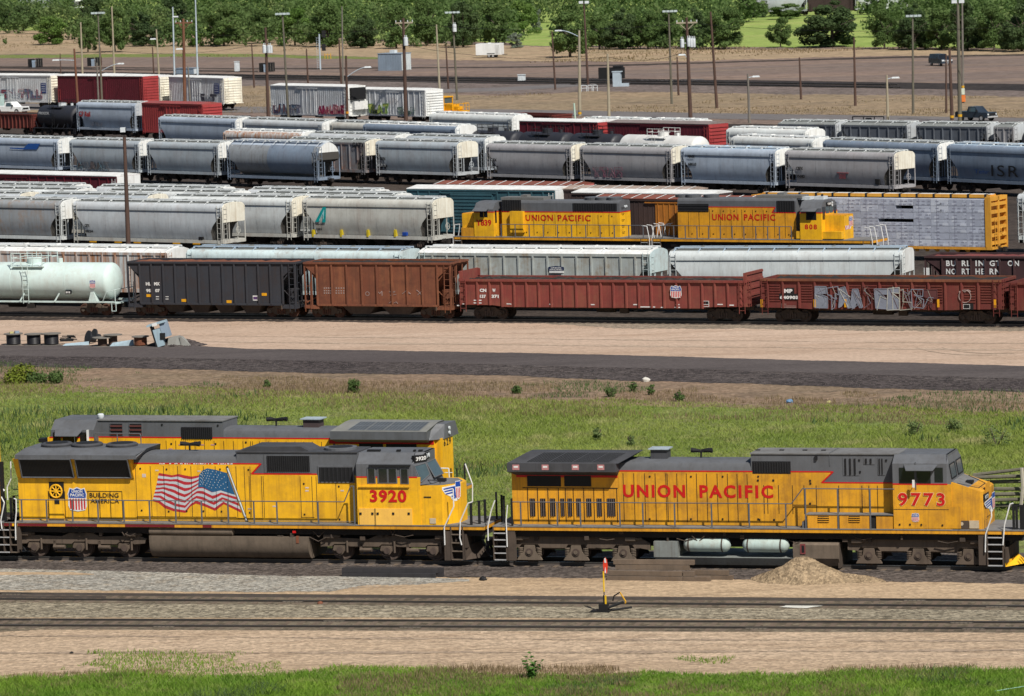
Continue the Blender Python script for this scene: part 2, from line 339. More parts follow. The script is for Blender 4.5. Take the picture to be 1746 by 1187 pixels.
def underframe(root,L,mat,hw=1.0,z0=.95,z1=1.2,near=False):
 m=MB();m.box(-L/2,L/2,-.28,.28,z0,z1+.05)
 for s in(-1,1):
  m.box(min(s*L/2,s*(L/2+.45)),max(s*L/2,s*(L/2+.45)),-.13,.13,.88,1.1)
  m.box(min(s*(L/2+.35),s*(L/2+.6)),max(s*(L/2+.35),s*(L/2+.6)),-.2,.12,.82,1.16)
 m.tube((-1.2,.5,.85),(.2,.5,.85),.2,10);m.box(1.0,1.6,-.7,-.4,.7,1.05)
 m.build('centre_sill',mat,root)
def hopper(tr,xl,xr,label,body=HG1,roof=ROOFG,ze=4.15,style='round',bays=4,walk=WALK,near=False,group='covered hopper cars',end=None,sill=None,marks=None,zsill=1.5,inset=1.75):
 root,fr,L=make(tr,xl,xr,ze,'covered_hopper_car',label,'hopper car',group)
 h=L/2;end={'hopper_white':ENDW_LIT,'hopper_cream':ENDC_LIT}.get((end or body).name,end or body);sill=sill or body
 if style=='round':
  half=[(0,ze+.34),(.8,ze+.27),(1.15,ze+.22),(1.42,ze+.05),(1.53,ze-.2),(1.52,ze-.42),(1.44,ze-.46),(1.49,ze-.95),(1.52,ze-1.3),(1.51,ze-1.7),(1.44,ze-2.15),(1.38,ze-2.4),(1.27,zsill)]
  roofn,xk=2,ze-.5
 elif style=='cyl':
  r=(ze+.45-zsill)/2;zc=zsill+r
  half=[(math.sin(t)*min(1.55,r*1.08),zc+math.cos(t)*r)for t in[math.pi*i/14 for i in range(14)]]+[(.5,zsill-.05)]
  roofn,xk=3,zsill+r*.9
 else:
  half=[(0,ze+.32),(.8,ze+.25),(1.35,ze+.10),(1.5,ze),(1.5,ze-.2),(1.44,ze-.21),(1.44,ze-1.3),(1.44,ze-2.3),(1.44,zsill)];roofn,xk=3,ze-.45
 if style!='cyl':xk=ze-1.3
 def xe(z):
  if z>=ze-.47 or(style=='cyl'and z>=xk):return h
  return h-min(1,(ze-.47-z)/1.5)*1.35
 m=MB();n=len(half);vs=[]
 ring=[(y,z)for y,z in half]+[(-y,z)for y,z in reversed(half[1:])]
 N=len(ring)
 for s in(-1,1):vs+=[(s*xe(z),y,z)for y,z in ring]
 fs=[]
 for i in range(N-1):fs.append((i,i+1,N+i+1,N+i))
 fs.append((N-1,0,N,2*N-1))
 mi=[1 if(i<roofn or i>=N-roofn)else 0 for i in range(N-1)]+[1]
 m.add(vs,fs);m.m=mi
 for s in(0,1):
  o=s*N
  for i in range(n-1):
   a,b=i,i+1;c,d=(N-i)%N,N-i-1
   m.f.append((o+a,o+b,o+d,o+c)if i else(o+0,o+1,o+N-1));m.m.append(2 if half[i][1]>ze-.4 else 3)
 yz=half[roofn+2:]if style!='cyl'else half[4:11]
 k=int(L/(1.15 if style=='rib'else 1.75))
 for j in range(1,k):
  x=-h+L*j/k
  if style=='rib':
   if abs(x)<h-.2:
    zb=zsill if abs(x)<h-1.35 else ze-1.97+(abs(x)-(h-1.35))*1.1
    m.box(x-.06,x+.06,-1.54,-1.43,zb,ze-.2,0)
  else:
   for(y0,z0),(y1,z1)in zip(yz,yz[1:]):
    if abs(x)<xe(z1)-.05:m.add([(x-.02,-y0-.012,z0),(x+.02,-y0-.012,z0),(x+.02,-y1-.012,z1),(x-.02,-y1-.012,z1)],[(0,1,2,3)],0)
 m.build('hopper_body',[body,roof,end,SLOPE_SHADE],root,smooth=(style!='rib'))
 m=MB()
 for e in(-1,1):xx=sorted((e*(h+.015),e*(h-.05)));m.cut().prism([(-1.42,ze-1.35),(-1.48,ze-.1),(-1.2,ze+.14),(-.7,ze+.27),(.7,ze+.27),(1.2,ze+.14),(1.48,ze-.1),(1.42,ze-1.35)],'x',xx[0],xx[1])if style!='cyl'else m.box(xx[0]-e*.4,xx[1]-e*.4,-1.1,1.1,zc+.2,ze)
 m.build('end_bulkhead',end,root)
 m=MB();zt=ze+.38
 x0,x1=-h+.2,h-.2
 if style=='cyl':zt=ze+.55
 m.box(x0,x1,.42,.76,zt,zt+.05).cut().box(x0,x1,-.76,-.42,zt,zt+.05)
 q=int(L/1.8)
 for i in range(q+1):
  x=x0+.1+(x1-x0-.2)*i/q;m.box(x-.03,x+.03,-.9,.9,zt-.1,zt-.002)
  for s in(-1,1):m.add([(x-.035,s*.85,zt-.03),(x+.035,s*.85,zt-.03),(x+.035,s*1.3,ze+.14),(x-.035,s*1.3,ze+.14)],[(0,1,2,3)])
 m.build('roof_walk',walk,root)
 m=MB();q2=max(3,int(L/3.0))
 for i in range(q2):
  xa=x0+.3+(x1-x0-.6)*i/q2;xb=xa+(x1-x0-.6)/q2-.12;m.cut()
  m.box(xa,xb,-.26,.26,zt-.12,zt+.03)
  m.box((xa+xb)/2-.05,(xa+xb)/2+.05,-.3,.3,zt+.03,zt+.11)
 m.build('hatch_cover',roof,root)
 m=MB()
 for s in(-1,1):
  y0,y1=sorted((s*1.42,s*1.52));m.box(-h,h,y0,y1,zsill-.28,zsill)
  for e in(-1,1):
   xx=sorted((e*h,e*(h-.05)))
   m.box(xx[0],xx[1],y0,y1-s*.0,zsill,ze-.05)
 for e in(-1,1):
  xx=sorted((e*h,e*(h-.12)));m.box(xx[0],xx[1],-1.41,1.41,zsill-.3,zsill-.02)
  xx=sorted((e*(h-.85),e*(h-.13)));m.box(xx[0],xx[1],-1.40,1.40,zsill-.06,zsill-.02)
  for y in(-.55,.55):
   xx=sorted((e*(h-.04),e*(h-.12)));m.box(xx[0],xx[1],y-.035,y+.035,zsill,xk-.05)
 m.build('side_sill',sill,root)
 m=MB()
 for e in(-1,1):
  ladder(m.cut(),e*(h-.33),-1.56,zsill-.5,ze+.1,.40)
  ladder(m.cut(),e*(h+.03),-1.15,zsill-.1,ze,.40,ax='y')
 m.build('ladder',sill,root)
 m=MB();m.ring((h+.16,.35,zsill+.75),.28,.025,'x',12);m.tube((h+.16,.07,zsill+.75),(h+.16,.63,zsill+.75),.02,5);m.tube((h+.16,.35,zsill+.47),(h+.16,.35,zsill+1.03),.02,5);m.tube((h,.35,zsill+.75),(h+.16,.35,zsill+.75),.03);m.build('brake_wheel',sill,root)
 m=MB();span=L-2*inset-2.4;bw=span/bays
 for i in range(bays):
  c=-span/2+bw*(i+.5);a,b=bw*.47,.28;m.cut()
  m.hexa([(c-b,-.9,.6),(c+b,-.9,.6),(c+b,.9,.6),(c-b,.9,.6)],[(c-a,-1.3,zsill-.1),(c+a,-1.3,zsill-.1),(c+a,1.3,zsill-.1),(c-a,1.3,zsill-.1)])
 m.build('discharge_chute',UNDK,root)
 underframe(root,L,UNDK);add_trucks(root,L,inset,near)
 if marks:marks(root,fr,L)
 return root,fr,L
def side_marks(items,y=-1.555,z=0):
 def f(root,fr,L):
  by={}
  for s,x,wd,zz,hh,mt in items:
   mb=by.setdefault(mt.name,(MB(),mt))[0]
   text(mb,s,-L/2+x,-L/2+x+wd,zz,zz+hh,y)
  for mb,mt in by.values():mb.build('lettering',mt,root)
 return f
def boxcar(tr,xl,xr,label,body=BXR,roof=ROOFW,end=None,zt=5.1,z0=1.2,style='smooth',door=None,doorx=0.0,doorw=3.0,ribroof=False,group='boxcars',near=False,name='boxcar',inset=2.4,marks=None,endribs=True,doorh=False):
 root,fr,L=make(tr,xl,xr,zt-.3,name,label,'boxcar',group)
 h=L/2;end={'boxcar_cream':ENDC_LIT,'boxcar_white':ENDW_LIT}.get((end or body).name,end or body);W=1.5
 m=MB();m.box(-h,h,-W,W,z0,zt-.28)
 k=int(L/(1.15 if style=='rib'else 0.45))
 for i in range(k+1):
  x=-h+L*i/k
  if abs(x-doorx)<doorw/2+.05:continue
  if style=='rib':m.box(max(-h,x-.06),min(h,x+.06),-W-.07,-W,z0,zt-.35)
  else:m.box(max(-h,x-.03),min(h,x+.03),-W-.025,-W,z0+.1,zt-.45)
 m.box(-h,h,-W-.08,-W,z0-.12,z0+.06);m.box(-h,h,-W-.08,-W,zt-.42,zt-.28)
 m.build('box_body',body,root)
 m=MB()
 m.prism([(-W-.1,zt-.28),(-W-.1,zt-.22),(0,zt),(W+.1,zt-.22),(W+.1,zt-.28)],'x',-h,h)
 if ribroof:
  q=int(L/1.25)
  for i in range(q+1):
   x=-h+.15+(L-.3)*i/q
   m.add([(x-.06,-W-.1,zt-.20),(x+.06,-W-.1,zt-.20),(x+.06,0,zt+.04),(x-.06,0,zt+.04),(x-.06,W+.1,zt-.20),(x+.06,W+.1,zt-.20)],[(0,1,2,3),(3,2,5,4)],1)
 m.build('roof',[roof,ROOFW],root)
 m=MB()
 for e in(-1,1):
  m.cut();xx=sorted((e*h,e*(h+.05)));m.box(xx[0],xx[1],-W,W,z0,zt-.3)
  if endribs:
   q=9
   for i in range(q):
    z=z0+.3+(zt-z0-.9)*i/(q-1);xx=sorted((e*(h+.05),e*(h+.12)));m.box(xx[0],xx[1],-W+.08,W-.08,z-.07,z+.07)
 m.build('end_panel',end,root)
 m=MB();d0,d1=doorx-doorw/2,doorx+doorw/2
 m.box(d0,d1,-W-.07,-W,z0+.08,zt-.5)
 if doorh:
  for i in range(11):z=z0+.3+(zt-z0-1.0)*i/10;m.box(d0+.1,d1-.1,-W-.13,-W-.07,z-.09,z+.09)
 else:
  for i in range(4):x=d0+doorw*(i+.5)/4;m.box(x-.025,x+.025,-W-.12,-W-.07,z0+.2,zt-.6)
 for z in(z0+.04,zt-.55):m.box(d0-1.0,d1+.3,-W-.13,-W-.06,z-.04,z+.04)
 m.build('door',door or body,root)
 m=MB()
 for e in(-1,1):
  ladder(m.cut(),e*(h-.35),-W-.1,z0-.3,zt-.5 if e>0 else zt-2.2,.42);ladder(m.cut(),e*(h+.15),-1.1,z0,z0+2.2,.4,ax='y')
 m.box(h+.1,h+.6,-1.4,1.4,z0-.06,z0)
 m.build('ladder',end,root)
 underframe(root,L,UNDK);add_trucks(root,L,inset,near)
 if marks:marks(root,fr,L)
 return root,fr,L
def tankcar(tr,xl,xr,label,body=TKB,zc=2.85,r=1.42,zref=2.85,near=False,platform=BLK,sill=None,marks=None,dome=0.0,fittings=None,railz=1.0):
 root,fr,L=make(tr,xl,xr,zref,'tank_car',label,'tank car','tank cars',hw=r if near else 1.42)
 h=L/2;sill=sill or body
 m=MB();prof=[(-h,.02)]+[(-h+.55*(1-math.cos(t)),r*math.sin(t))for t in[math.pi/2*i/8 for i in range(1,9)]]
 prof=prof+[(-a,b)for a,b in reversed(prof)]
 m.lathe(prof,(0,0,zc),'x',40);m.build('tank_shell',body,root,smooth=True)
 m=MB()
 for x in(-h*.55,0,h*.55):m.cut().lathe([(x-.03,r+.012),(x+.03,r+.012)],(0,0,zc),'x',40)
 m.build('band',body,root)
 m=MB();m.lathe([(-.1,.55),(.35,.55),(.4,.5)],(dome,0,zc+r-.05),'z',16);m.lathe([(0,.18),(.35,.18)],(dome+2.2,0,zc+r-.05),'z',8)
 m.build('manway',fittings or sill,root)
 m=MB();zp=zc+r+.02
 m.box(dome-1.3,dome+1.3,-1.15,-.6,zp-.3,zp-.25);m.box(dome-1.3,dome+1.3,.6,1.15,zp-.3,zp-.25)
 for s in(-1,1):
  for x in(-1.3,-.5,.5,1.3):m.tube((dome+x,s*1.15,zp-.3),(dome+x,s*1.15,zp+railz-.3),.03,5)
  for z in(.35,.7):m.tube((dome-1.3,s*1.15,zp+z*railz),(dome+1.3,s*1.15,zp+z*railz),.03,5)
  for e in(-1,1):m.tube((dome+e*1.3,s*1.15,zp+.35),(dome+e*1.3,s*.3,zp+.35),.03,5)
 m.build('platform_rail',platform,root)
 m=MB();ladder(m,dome,-r-.1,1.1,zp,.45);m.build('ladder',platform,root)
 m=MB()
 for s in(-1,1):
  m.box(-h-.3,h+.3,s*1.3-.05,s*1.3+.05,1.18,1.3)
  for e in(-1,1):
   xx=sorted((e*(h+.45),e*(h-1.6)));m.box(xx[0],xx[1],s*1.42-.05,s*1.42+.05,1.2,1.28)
   m.prism([(e*(h-1.9),1.2),(e*(h-1.2),1.2),(e*(h-1.45),2.2),(e*(h-1.6),2.2)],'y',min(s*.7,s*1.2),max(s*.7,s*1.2))
 for e in(-1,1):
  m.box(min(e*(h-.2),e*(h+.5)),max(e*(h-.2),e*(h+.5)),-1.35,1.35,1.1,1.18)
  m.path([(e*(h+.45),-1.35,1.2),(e*(h+.45),-1.35,2.15),(e*(h+.45),1.35,2.15),(e*(h+.45),1.35,1.2)],.03)
  m.path([(e*(h+.2),-1.45,1.2),(e*(h+.2),-1.45,.6),(e*(h+.55),-1.45,.6),(e*(h+.55),-1.45,1.2)],.03)
  m.path([(e*(h-.6),-1.44,1.2),(e*(h-.2),-1.44,2.0),(e*(h+.45),-1.35,2.15)],.025)
 for x in(-h*.18,h*.1,h*.45):m.tube((x,-1.4,1.25),(x+.35,-1.25,1.85),.06)
 m.build('frame',sill,root)
 underframe(root,L,UNDK);add_trucks(root,L,1.55,near)
 if marks:marks(root,fr,L)
 return root,fr,L
def open_hopper(tr,xl,xr,label,body,zt=4.1,zs=1.2,nrib=9,inx=1.05,drop=.95,near=True,load=None,marks=None,bays=3,post=None,kind='r',group='open-top hopper cars'):
 root,fr,L=make(tr,xl,xr,zt,'open_hopper_car',label,'hopper car',group);h=L/2;W=1.45;post=post or body
 m=MB()
 prof=[(-h,zt),(-h,zt-.12),(-h+inx,zt-drop),(-h+inx,zs),(h-inx,zs),(h-inx,zt-drop),(h,zt-.12),(h,zt)]
 for s in(-1,1):y0,y1=sorted((s*W,s*(W-.05)));m.cut().prism(prof,'y',y0,y1)
 for e in(-1,1):
  m.cut()
  m.hexa([(e*(h-2.7),-W+.06,zs),(e*(h-2.6),-W+.06,zs),(e*(h-2.6),W-.06,zs),(e*(h-2.7),W-.06,zs)],[(e*(h-.12),-W+.06,zt-.1),(e*h,-W+.06,zt-.1),(e*h,W-.06,zt-.1),(e*(h-.12),W-.06,zt-.1)])
 m.build('side_panel',body,root)
 m=MB()
 for s in(-1,1):m.box(-h,h,min(s*(W-.06),s*(W+.1)),max(s*(W-.06),s*(W+.1)),zt-.02,zt+.12)
 for e in(-1,1):m.box(min(e*(h-.12),e*h),max(e*(h-.12),e*h),-W+.07,W-.07,zt-.02,zt+.12)
 m.build('top_chord',body,root)
 m=MB()
 for i in range(nrib+1):
  x=-h+inx+(L-2*inx)*i/nrib
  m.box(x-.05,x+.05,-W-.12,-W,zs,zt-.05)
 m.box(-h+inx,h-inx,-W-.1,-W,zs-.08,zs+.06)
 m.build('side_stake',body,root)
 m=MB()
 for e in(-1,1):
  m.cut()
  for y in(-W+.02,W-.02):
   m.box(min(e*h,e*(h-.1)),max(e*h,e*(h-.1)),y-.05,y+.05,zs-.1,zt-.1)
   m.box(min(e*(h-.62),e*(h-.54)),max(e*(h-.62),e*(h-.54)),y-.04,y+.04,zs-.1,zt-.6)
  for y in(-.5,.5):m.box(min(e*h,e*(h-.08)),max(e*h,e*(h-.08)),y-.04,y+.04,zs,zt-.15)
  m.box(min(e*(h-inx-.1),e*h),max(e*(h-inx-.1),e*h),-W-.06,W+.06,zs-.3,zs-.05)
  m.tube((e*(h-.05),-W,zs+.1),(e*(h-1.9),-.3,zs+1.2),.05)
  m.box(min(e*(h-1.3),e*(h-.8)),max(e*(h-1.3),e*(h-.8)),-.5,.5,zs,zs+1.0)
 m.build('end_frame',post,root)
 m=MB()
 ladder(m,h-.3,-W-.08,zs-.5,zt,.42);ladder(m.cut(),-h+.3,-W-.08,zs-.5,zs+1.6,.42);ladder(m.cut(),h+.04,-1.1,zs-.1,zt-.2,.4,ax='y');ladder(m.cut(),-h-.04,-1.1,zs-.1,zt-.2,.4,ax='y')
 m.build('ladder',post,root)
 m=MB();span=L-2*2.7;bw=span/bays
 for i in range(bays):
  c=-span/2+bw*(i+.5);a=bw*.45;m.cut()
  m.hexa([(c-a*.55,-1.2,.55),(c+a*.55,-1.2,.55),(c+a*.55,1.2,.55),(c-a*.55,1.2,.55)],[(c-a,-1.38,zs),(c+a,-1.38,zs),(c+a,1.38,zs),(c-a,1.38,zs)])
 m.build('discharge_chute',UND,root)
 if load is not None:
  m=MB();nx=40;vs=[];fs=[]
  for i in range(nx+1):
   for j in range(5):
    x=-h+.15+(L-.3)*i/nx;vs.append((x,-W+.07+(2*W-.14)*j/4,zt+(-.22 if j in(0,4)else.05)+random.uniform(-.06,.06)))
  for i in range(nx):
   for j in range(4):a=i*5+j;fs.append((a,a+5,a+6,a+1))
  m.add(vs,fs);o=m.build('load',load,root)
 underframe(root,L,UND,near=True);add_trucks(root,L,1.5,near,kind)
 if marks:marks(root,fr,L)
 return root,fr,L
def gondola(tr,xl,xr,label,body,zt=3.1,zs=1.2,nrib=19,belly=.15,near=True,marks=None,load=None,louvre=False,endz=.0,kind='r',name='gondola_car',rusttop=None):
 root,fr,L=make(tr,xl,xr,zt,name,label,'gondola car','gondola cars');h=L/2;W=1.5
 m=MB();b=2.9
 prof=[(-h,zt-.16),(-h,zs+.02),(-h+b-.4,zs),(-h+b+.6,zs-belly),(h-b-.6,zs-belly),(h-b+.4,zs),(h,zs+.02),(h,zt-.16)]
 for s in(-1,1):y0,y1=sorted((s*W,s*(W-.05)));m.prism(prof,'y',y0,y1)
 m.box(-h+.06,h-.06,-W+.06,W-.06,zs+.1,zs+.2)
 m.build('side_panel',body,root)
 m=MB()
 for s in(-1,1):m.box(-h,h,min(s*(W-.06),s*(W+.13)),max(s*(W-.06),s*(W+.13)),zt-.16,zt)
 m.build('top_chord',rusttop or body,root)
 m=MB()
 for i in range(nrib+1):
  x=-h+.45+(L-.9)*i/nrib
  zb=zs if abs(x)>h-b else zs-belly
  m.prism([(x-.09,-W),(x-.05,-W-.11),(x+.05,-W-.11),(x+.09,-W)],'z',zb,zt-.16)
 if louvre:
  for i in range(nrib):
   xa=-h+.45+(L-.9)*i/nrib+.2;xb=xa+(L-.9)/nrib-.4
   if i in(1,nrib-3):continue
   for k in range(7):z=zs+.5+(zt-zs-.95)*k/6;m.box(xa,xb,-W-.05,-W,z-.035,z+.035)
 m.build('side_stake',body,root)
 m=MB()
 for e in(-1,1):
  m.cut().box(min(e*h,e*(h-.08)),max(e*h,e*(h-.08)),-W+.06,W-.06,zs,zt+endz)
  for k in range(5):z=zs+.3+k*(zt+endz-zs-.4)/4;m.box(min(e*h,e*(h+.07)),max(e*h,e*(h+.07)),-W+.05,W-.05,z-.08,z+.08)
  if endz:
   for y in(-W,W-.1):m.prism([(e*h,zt),(e*h,zt+endz),(e*(h-.25),zt+endz-.05),(e*(h-.25),zt)],'y',y,y+.1)
 m.build('end_panel',body,root)
 m=MB()
 for e in(-1,1):ladder(m.cut(),e*(h-.32),-W-.15,zs-.45,zt,.42);ladder(m.cut(),e*(h+.1),-1.2,zs,zt,.4,ax='y')
 m.build('ladder',body,root)
 if load is not None:
  nx,ny=int(L*3),8;vs=[];fs=[]
  for i in range(nx+1):
   for j in range(ny+1):vs.append((-h+.15+(L-.3)*i/nx,-W+.1+(2*W-.2)*j/ny,zt-.12+(-.22 if j in(0,ny)or i in(0,nx)else.0)+random.uniform(-.05,.13)))
  for i in range(nx):
   for j in range(ny):a=i*(ny+1)+j;fs.append((a,a+ny+1,a+ny+2,a+1))
  mm=MB();mm.add(vs,fs);mm.build('load',load,root)
 underframe(root,L,UND,near=True);add_trucks(root,L,2.0,near,kind)
 if marks:marks(root,fr,L)
 return root,fr,L
def shield(mb,cx,z0,z1,y,words=True,ms=(0,1,2),ax='y',w=None,ox=0):
 H_=z1-z0;w_=(w or H_*.8)/2;zb=z0+H_*.56
 def P(x,z,d):return(cx+x,y-d,z)if ax=='y'else(y+d,cx+x,z)
 out=[(-.78,0.05),(0,0),(.78,.05),(1.0,.30),(.95,.56),(-.95,.56),(-1.0,.30)]
 def poly(pts,d,mi):mb.add([P(a*w_,z0+b*H_,d)for a,b in pts],[tuple(range(len(pts)))],mi)
 poly([(-1.07,.22),(-.85,.03),(0,-.03),(.85,.03),(1.07,.22),(1.04,.6),(1.1,.72),(.86,1.0),(.45,.95),(0,1.03),(-.45,.95),(-.86,1.0),(-1.1,.72),(-1.04,.6)],.0,ms[1])
 poly([(-.96,.56),(.96,.56),(1.0,.72),(.8,.95),(.45,.9),(0,.98),(-.45,.9),(-.8,.95),(-1.0,.72)],.004,ms[0])
 for i in range(6):
  x=-.88+1.6*i/5;a,b=x,x+.17;f=lambda t:.26 if abs(t)>.9 else(.08 if abs(t)>.6 else.04)
  poly([(a,f(a)),(b,f(b)),(b,.53),(a,.53)],.004,ms[2])
 if words:
  for s,za,zb_ in(('UNION',.78,.90),('PACIFIC',.62,.75)):
   ww=w_*(.62 if s=='UNION'else.8)
   text(mb,s,cx-ww,cx+ww,z0+za*H_,z0+zb_*H_,y-.008 if ax=='y'else y+.008,ms[1],off=.03,ax=ax)
class LB:
 def __init__(s,tr,pxl,pxr,name,label,group,hw=1.55,zr=1.75):
  a=tr.xat(pxl,-hw,zr);b=tr.xat(pxr,-hw,zr);O=tr.pt((a+b)/2);s.F=Fr(O,tr.th);s.L=b-a;s.hw=hw
  s.root=empty(name,(O.x,O.y,0),tr.th,label,'locomotive',group)
 def q(s,reg,zx,zy,y):return s.F.pl(*src(reg,zx,zy),y)
 def x(s,reg,zx,y,z=2.5):return s.F.xat(src(reg,zx,0)[0],y,z)
 def z(s,reg,zx,zy,y):return s.q(reg,zx,zy,y)[1]
 def rect(s,mb,reg,zx0,zy0,zx1,zy1,yf,yb,m=0):
  x0,z1=s.q(reg,zx0,zy0,yf);x1,z0=s.q(reg,zx1,zy1,yf);mb.box(x0,x1,yf,yb,min(z0,z1),max(z0,z1),m);return x0,x1,z0,z1
 def poly(s,mb,pts,y,th=.012,m=0):
  P=[]
  for p in pts:P.append(s.q(p[0],p[1],p[2],y))
  mb.prism(P,'y',y,y+th,m)
 def part(s,name,mb,mats,smooth=False,parent=None):return mb.build(name,mats,parent or s.root,smooth)
def loco_truck(B,xs,style='ge',yf=-1.12,name='truck',mat=None,ped=None):
 c=sum(xs)/len(xs);mat=mat or UNDM;t=bpy.data.objects.new(name,None);m=MB();R=.50;za=RT+R;sp=(xs[-1]-xs[0])/(len(xs)-1)
 x0,x1=xs[0]-c-.95,xs[-1]-c+.95
 for s_ in(-1,1):
  y0,y1=sorted((s_*-yf,s_*(-yf-.16)))
  if style=='ge':
   top=[(x0,za+.66),(x0+.25,za+.80),(-.6,za+.74),(.6,za+.74),(x1-.3,za+.72),(x1+.25,za+.42),(x1+.25,za+.12),(x1-.2,za+.2)]
   bot=[]
   for x in reversed(xs):xx=x-c;bot+=[(xx+.5,za+.18),(xx+.38,za+.34),(xx-.38,za+.34),(xx-.5,za+.18)]
   m.prism([p for p in top]+bot+[(x0,za+.22)],'y',y0,y1)
   for x in xs:
    xx=x-c;a0,a1=sorted((s_*(-yf+.09),s_*(-yf-.05)))
    m.prism([(xx-.58,za-.36),(xx+.58,za-.36),(xx+.50,za-.22),(xx+.27,za+.02),(xx+.22,za+.30),(xx-.22,za+.30),(xx-.27,za+.02),(xx-.50,za-.22)],'y',a0,a1,1)
    for d in(-.42,.42):
     for k in range(5):m.lathe([(-.02,.12),(.02,.12)],(xx+d,s_*(-yf-.02),za-.14+k*.075),'z',8,1)
    m.lathe([(-.03,.17),(.03,.17)],(xx,s_*(-yf+.1),za),'y',14,2);m.lathe([(-.03,.09),(.03,.08)],(xx,s_*(-yf+.14),za),'y',10,1)
  else:
   top=[(x0,za+.42),(x0+.3,za+.56),(-.9,za+.50),(-.5,za+.66),(.6,za+.66),(1.0,za+.5),(x1-.3,za+.56),(x1+.1,za+.42),(x1,za+.2)]
   bot=[]
   for x in reversed(xs):xx=x-c;bot+=[(xx+.42,za+.16),(xx+.3,za+.26),(xx-.3,za+.26),(xx-.42,za+.16)]
   m.prism(top+bot+[(x0,za+.14)],'y',y0,y1)
   for x in xs:
    xx=x-c;a0,a1=sorted((s_*(-yf+.08),s_*(-yf-.06)))
    m.lathe([(-.06,.21),(.06,.2)],(xx,s_*(-yf+.06),za),'y',14,1);m.lathe([(-.04,.15),(.05,.13)],(xx,s_*(-yf+.14),za),'y',12,2)
    m.prism([(xx-.36,za+.0),(xx-.12,za-.12),(xx+.12,za-.12),(xx+.30,za+.02),(xx+.28,za+.2),(xx-.3,za+.2)],'y',a0+.03,a1-.03,1)
    m.tube((xx+.34,s_*(-yf+.09),za-.1),(xx+.34,s_*(-yf+.09),za+.42),.05,8,1)
   for x in[(a+b)/2-c for a,b in zip(xs,xs[1:])]:
    m.box(x-.22,x-.10,y0,y1,za-.15,za+.3);m.lathe([(-.28,.09),(.28,.09)],(x+.1,s_*(-yf+.06),za+.02),'x',8,1)
  for x in(x0+.45,x1-.6):
   m.lathe([(-.25,.14),(.2,.14),(.24,.08),(.5,.05)],(x,s_*(-yf+.02),za+.62),'x',12,1)
  m.tube((x0,s_*(-yf+.04),za+.74),(x1,s_*(-yf+.04),za+.76),.03,6)
 m.box(x0+.3,x1-.3,-.95,.95,za+.1,za+.45)
 COL.objects.link(t);t.parent=B.root;t.location=(c,0,0)
 m.build('side_frame',[mat,ped or UNDM,WHEEL],t)
 for x in xs:
  w_=MB()
  for s_ in(-1,1):w_.lathe([(s_*.68,.25),(s_*.68,.54),(s_*.71,.51),(s_*.81,.50),(s_*.81,.43),(s_*.77,.38),(s_*.77,.16)],(0,0,za),'y',28)
  w_.tube((0,-.9,za),(0,.9,za),.09,10)
  w_.build('wheel_set',WHEEL,t,loc=(x-c,0,0))
 return t
def steps(B,x0,x1,z0,z1,n,y=-1.56,d=.42,mat=None,edge=STEP):
 m=MB();mat=mat or UND
 m.box(x0-.05,x0,y,y+d,z0,z1);m.box(x1,x1+.05,y,y+d,z0,z1);m.box(x0,x1,y+d-.02,y+d,z0,z1)
 for i in range(n):
  z=z0+(z1-z0)*i/n;m.box(x0,x1,y+.02,y+d-.03,z,z+.03);m.box(x0,x1,y,y+.02,z-.005,z+.045,1)
 B.part('steps',m,[mat,edge])
def rail(B,name,posts,pts,mat,y=-1.5,r=.026,zb=1.9,mid=None):
 m=MB()
 for x,z in posts:m.box(x-r*1.15,x+r*1.15,y-r,y+r,zb,z)
 m.path([(x,y,z)for x,z in pts],r,5)
 if mid:m.path([(posts[0][0],y,mid),(posts[-1][0],y,mid)],r*.6,4)
 B.part(name,m,mat)
def grab(B,pts,y=-1.58,r=.03,mat=None,name='grab_rail'):
 m=MB();m.path([(p[0],p[2]if len(p)>2 else y,p[1])for p in pts],r,6);B.part(name,m,mat or WHT)
def louvre(mb,x0,x1,z0,z1,y,step=.09,m=0,dirn='v'):
 if dirn=='v':
  k=max(2,int((x1-x0)/step))
  for i in range(k):a=x0+(x1-x0)*(i+.2)/k;mb.box(a,a+(x1-x0)/k*.35,y-.03,y,z0,z1,m)
 else:
  k=max(2,int((z1-z0)/step))
  for i in range(k):a=z0+(z1-z0)*(i+.2)/k;mb.box(x0,x1,y-.03,y,a,a+(z1-z0)/k*.4,m)
def latch(mb,x,z,y,m=0,s=.05):mb.box(x-s,x+s,y-.02,y,z-s,z+s,m)
def horn(B,x,z,y=0,mat=BLK):
 m=MB();m.tube((x,y,z),(x,y,z+.28),.05);m.box(x-.3,x+.3,y-.05,y+.05,z+.24,z+.32)
 for d,s_ in((-.12,-1),(.12,1),(-.02,-1),(.2,1),(.0,1)):
  yy=y+random.uniform(-.18,.18);m.tube((x+d,yy,z+.33),(x+d+s_*.34,yy,z+.33),.045,8,0,.11)
 B.part('horn',m,mat,True)
def coupler(B,x,s_=1):
 m=MB();m.box(min(x,x+s_*.55),max(x,x+s_*.55),-.13,.13,.9,1.15);m.box(min(x+s_*.45,x+s_*.75),max(x+s_*.45,x+s_*.75),-.24,.14,.82,1.2)
 for y in(-1.0,-.75,-.55,.5,.75):
  P=[(x,y,1.25)]
  for k in range(1,7):P.append((x+s_*.55*k/6,y,1.25-.75*math.sin(math.pi*k/7)))
  m.path(P,.035,5)
 B.part('coupler',m,BLK)
def plow(B,x,s_=1,mat=UND,z0=.32,z1=1.3):
 m=MB();m.hexa([(x,-1.4,z0),(x+s_*.75,-.1,z0),(x+s_*.75,.1,z0),(x,1.4,z0)],[(x,-1.4,z1-.25),(x+s_*.35,-.1,z1-.15),(x+s_*.35,.1,z1-.15),(x,1.4,z1-.25)])
 m.box(min(x,x+s_*.1),max(x,x+s_*.1),-1.4,1.4,z1-.3,z1+.35,1);B.part('pilot',m,[mat,UND])
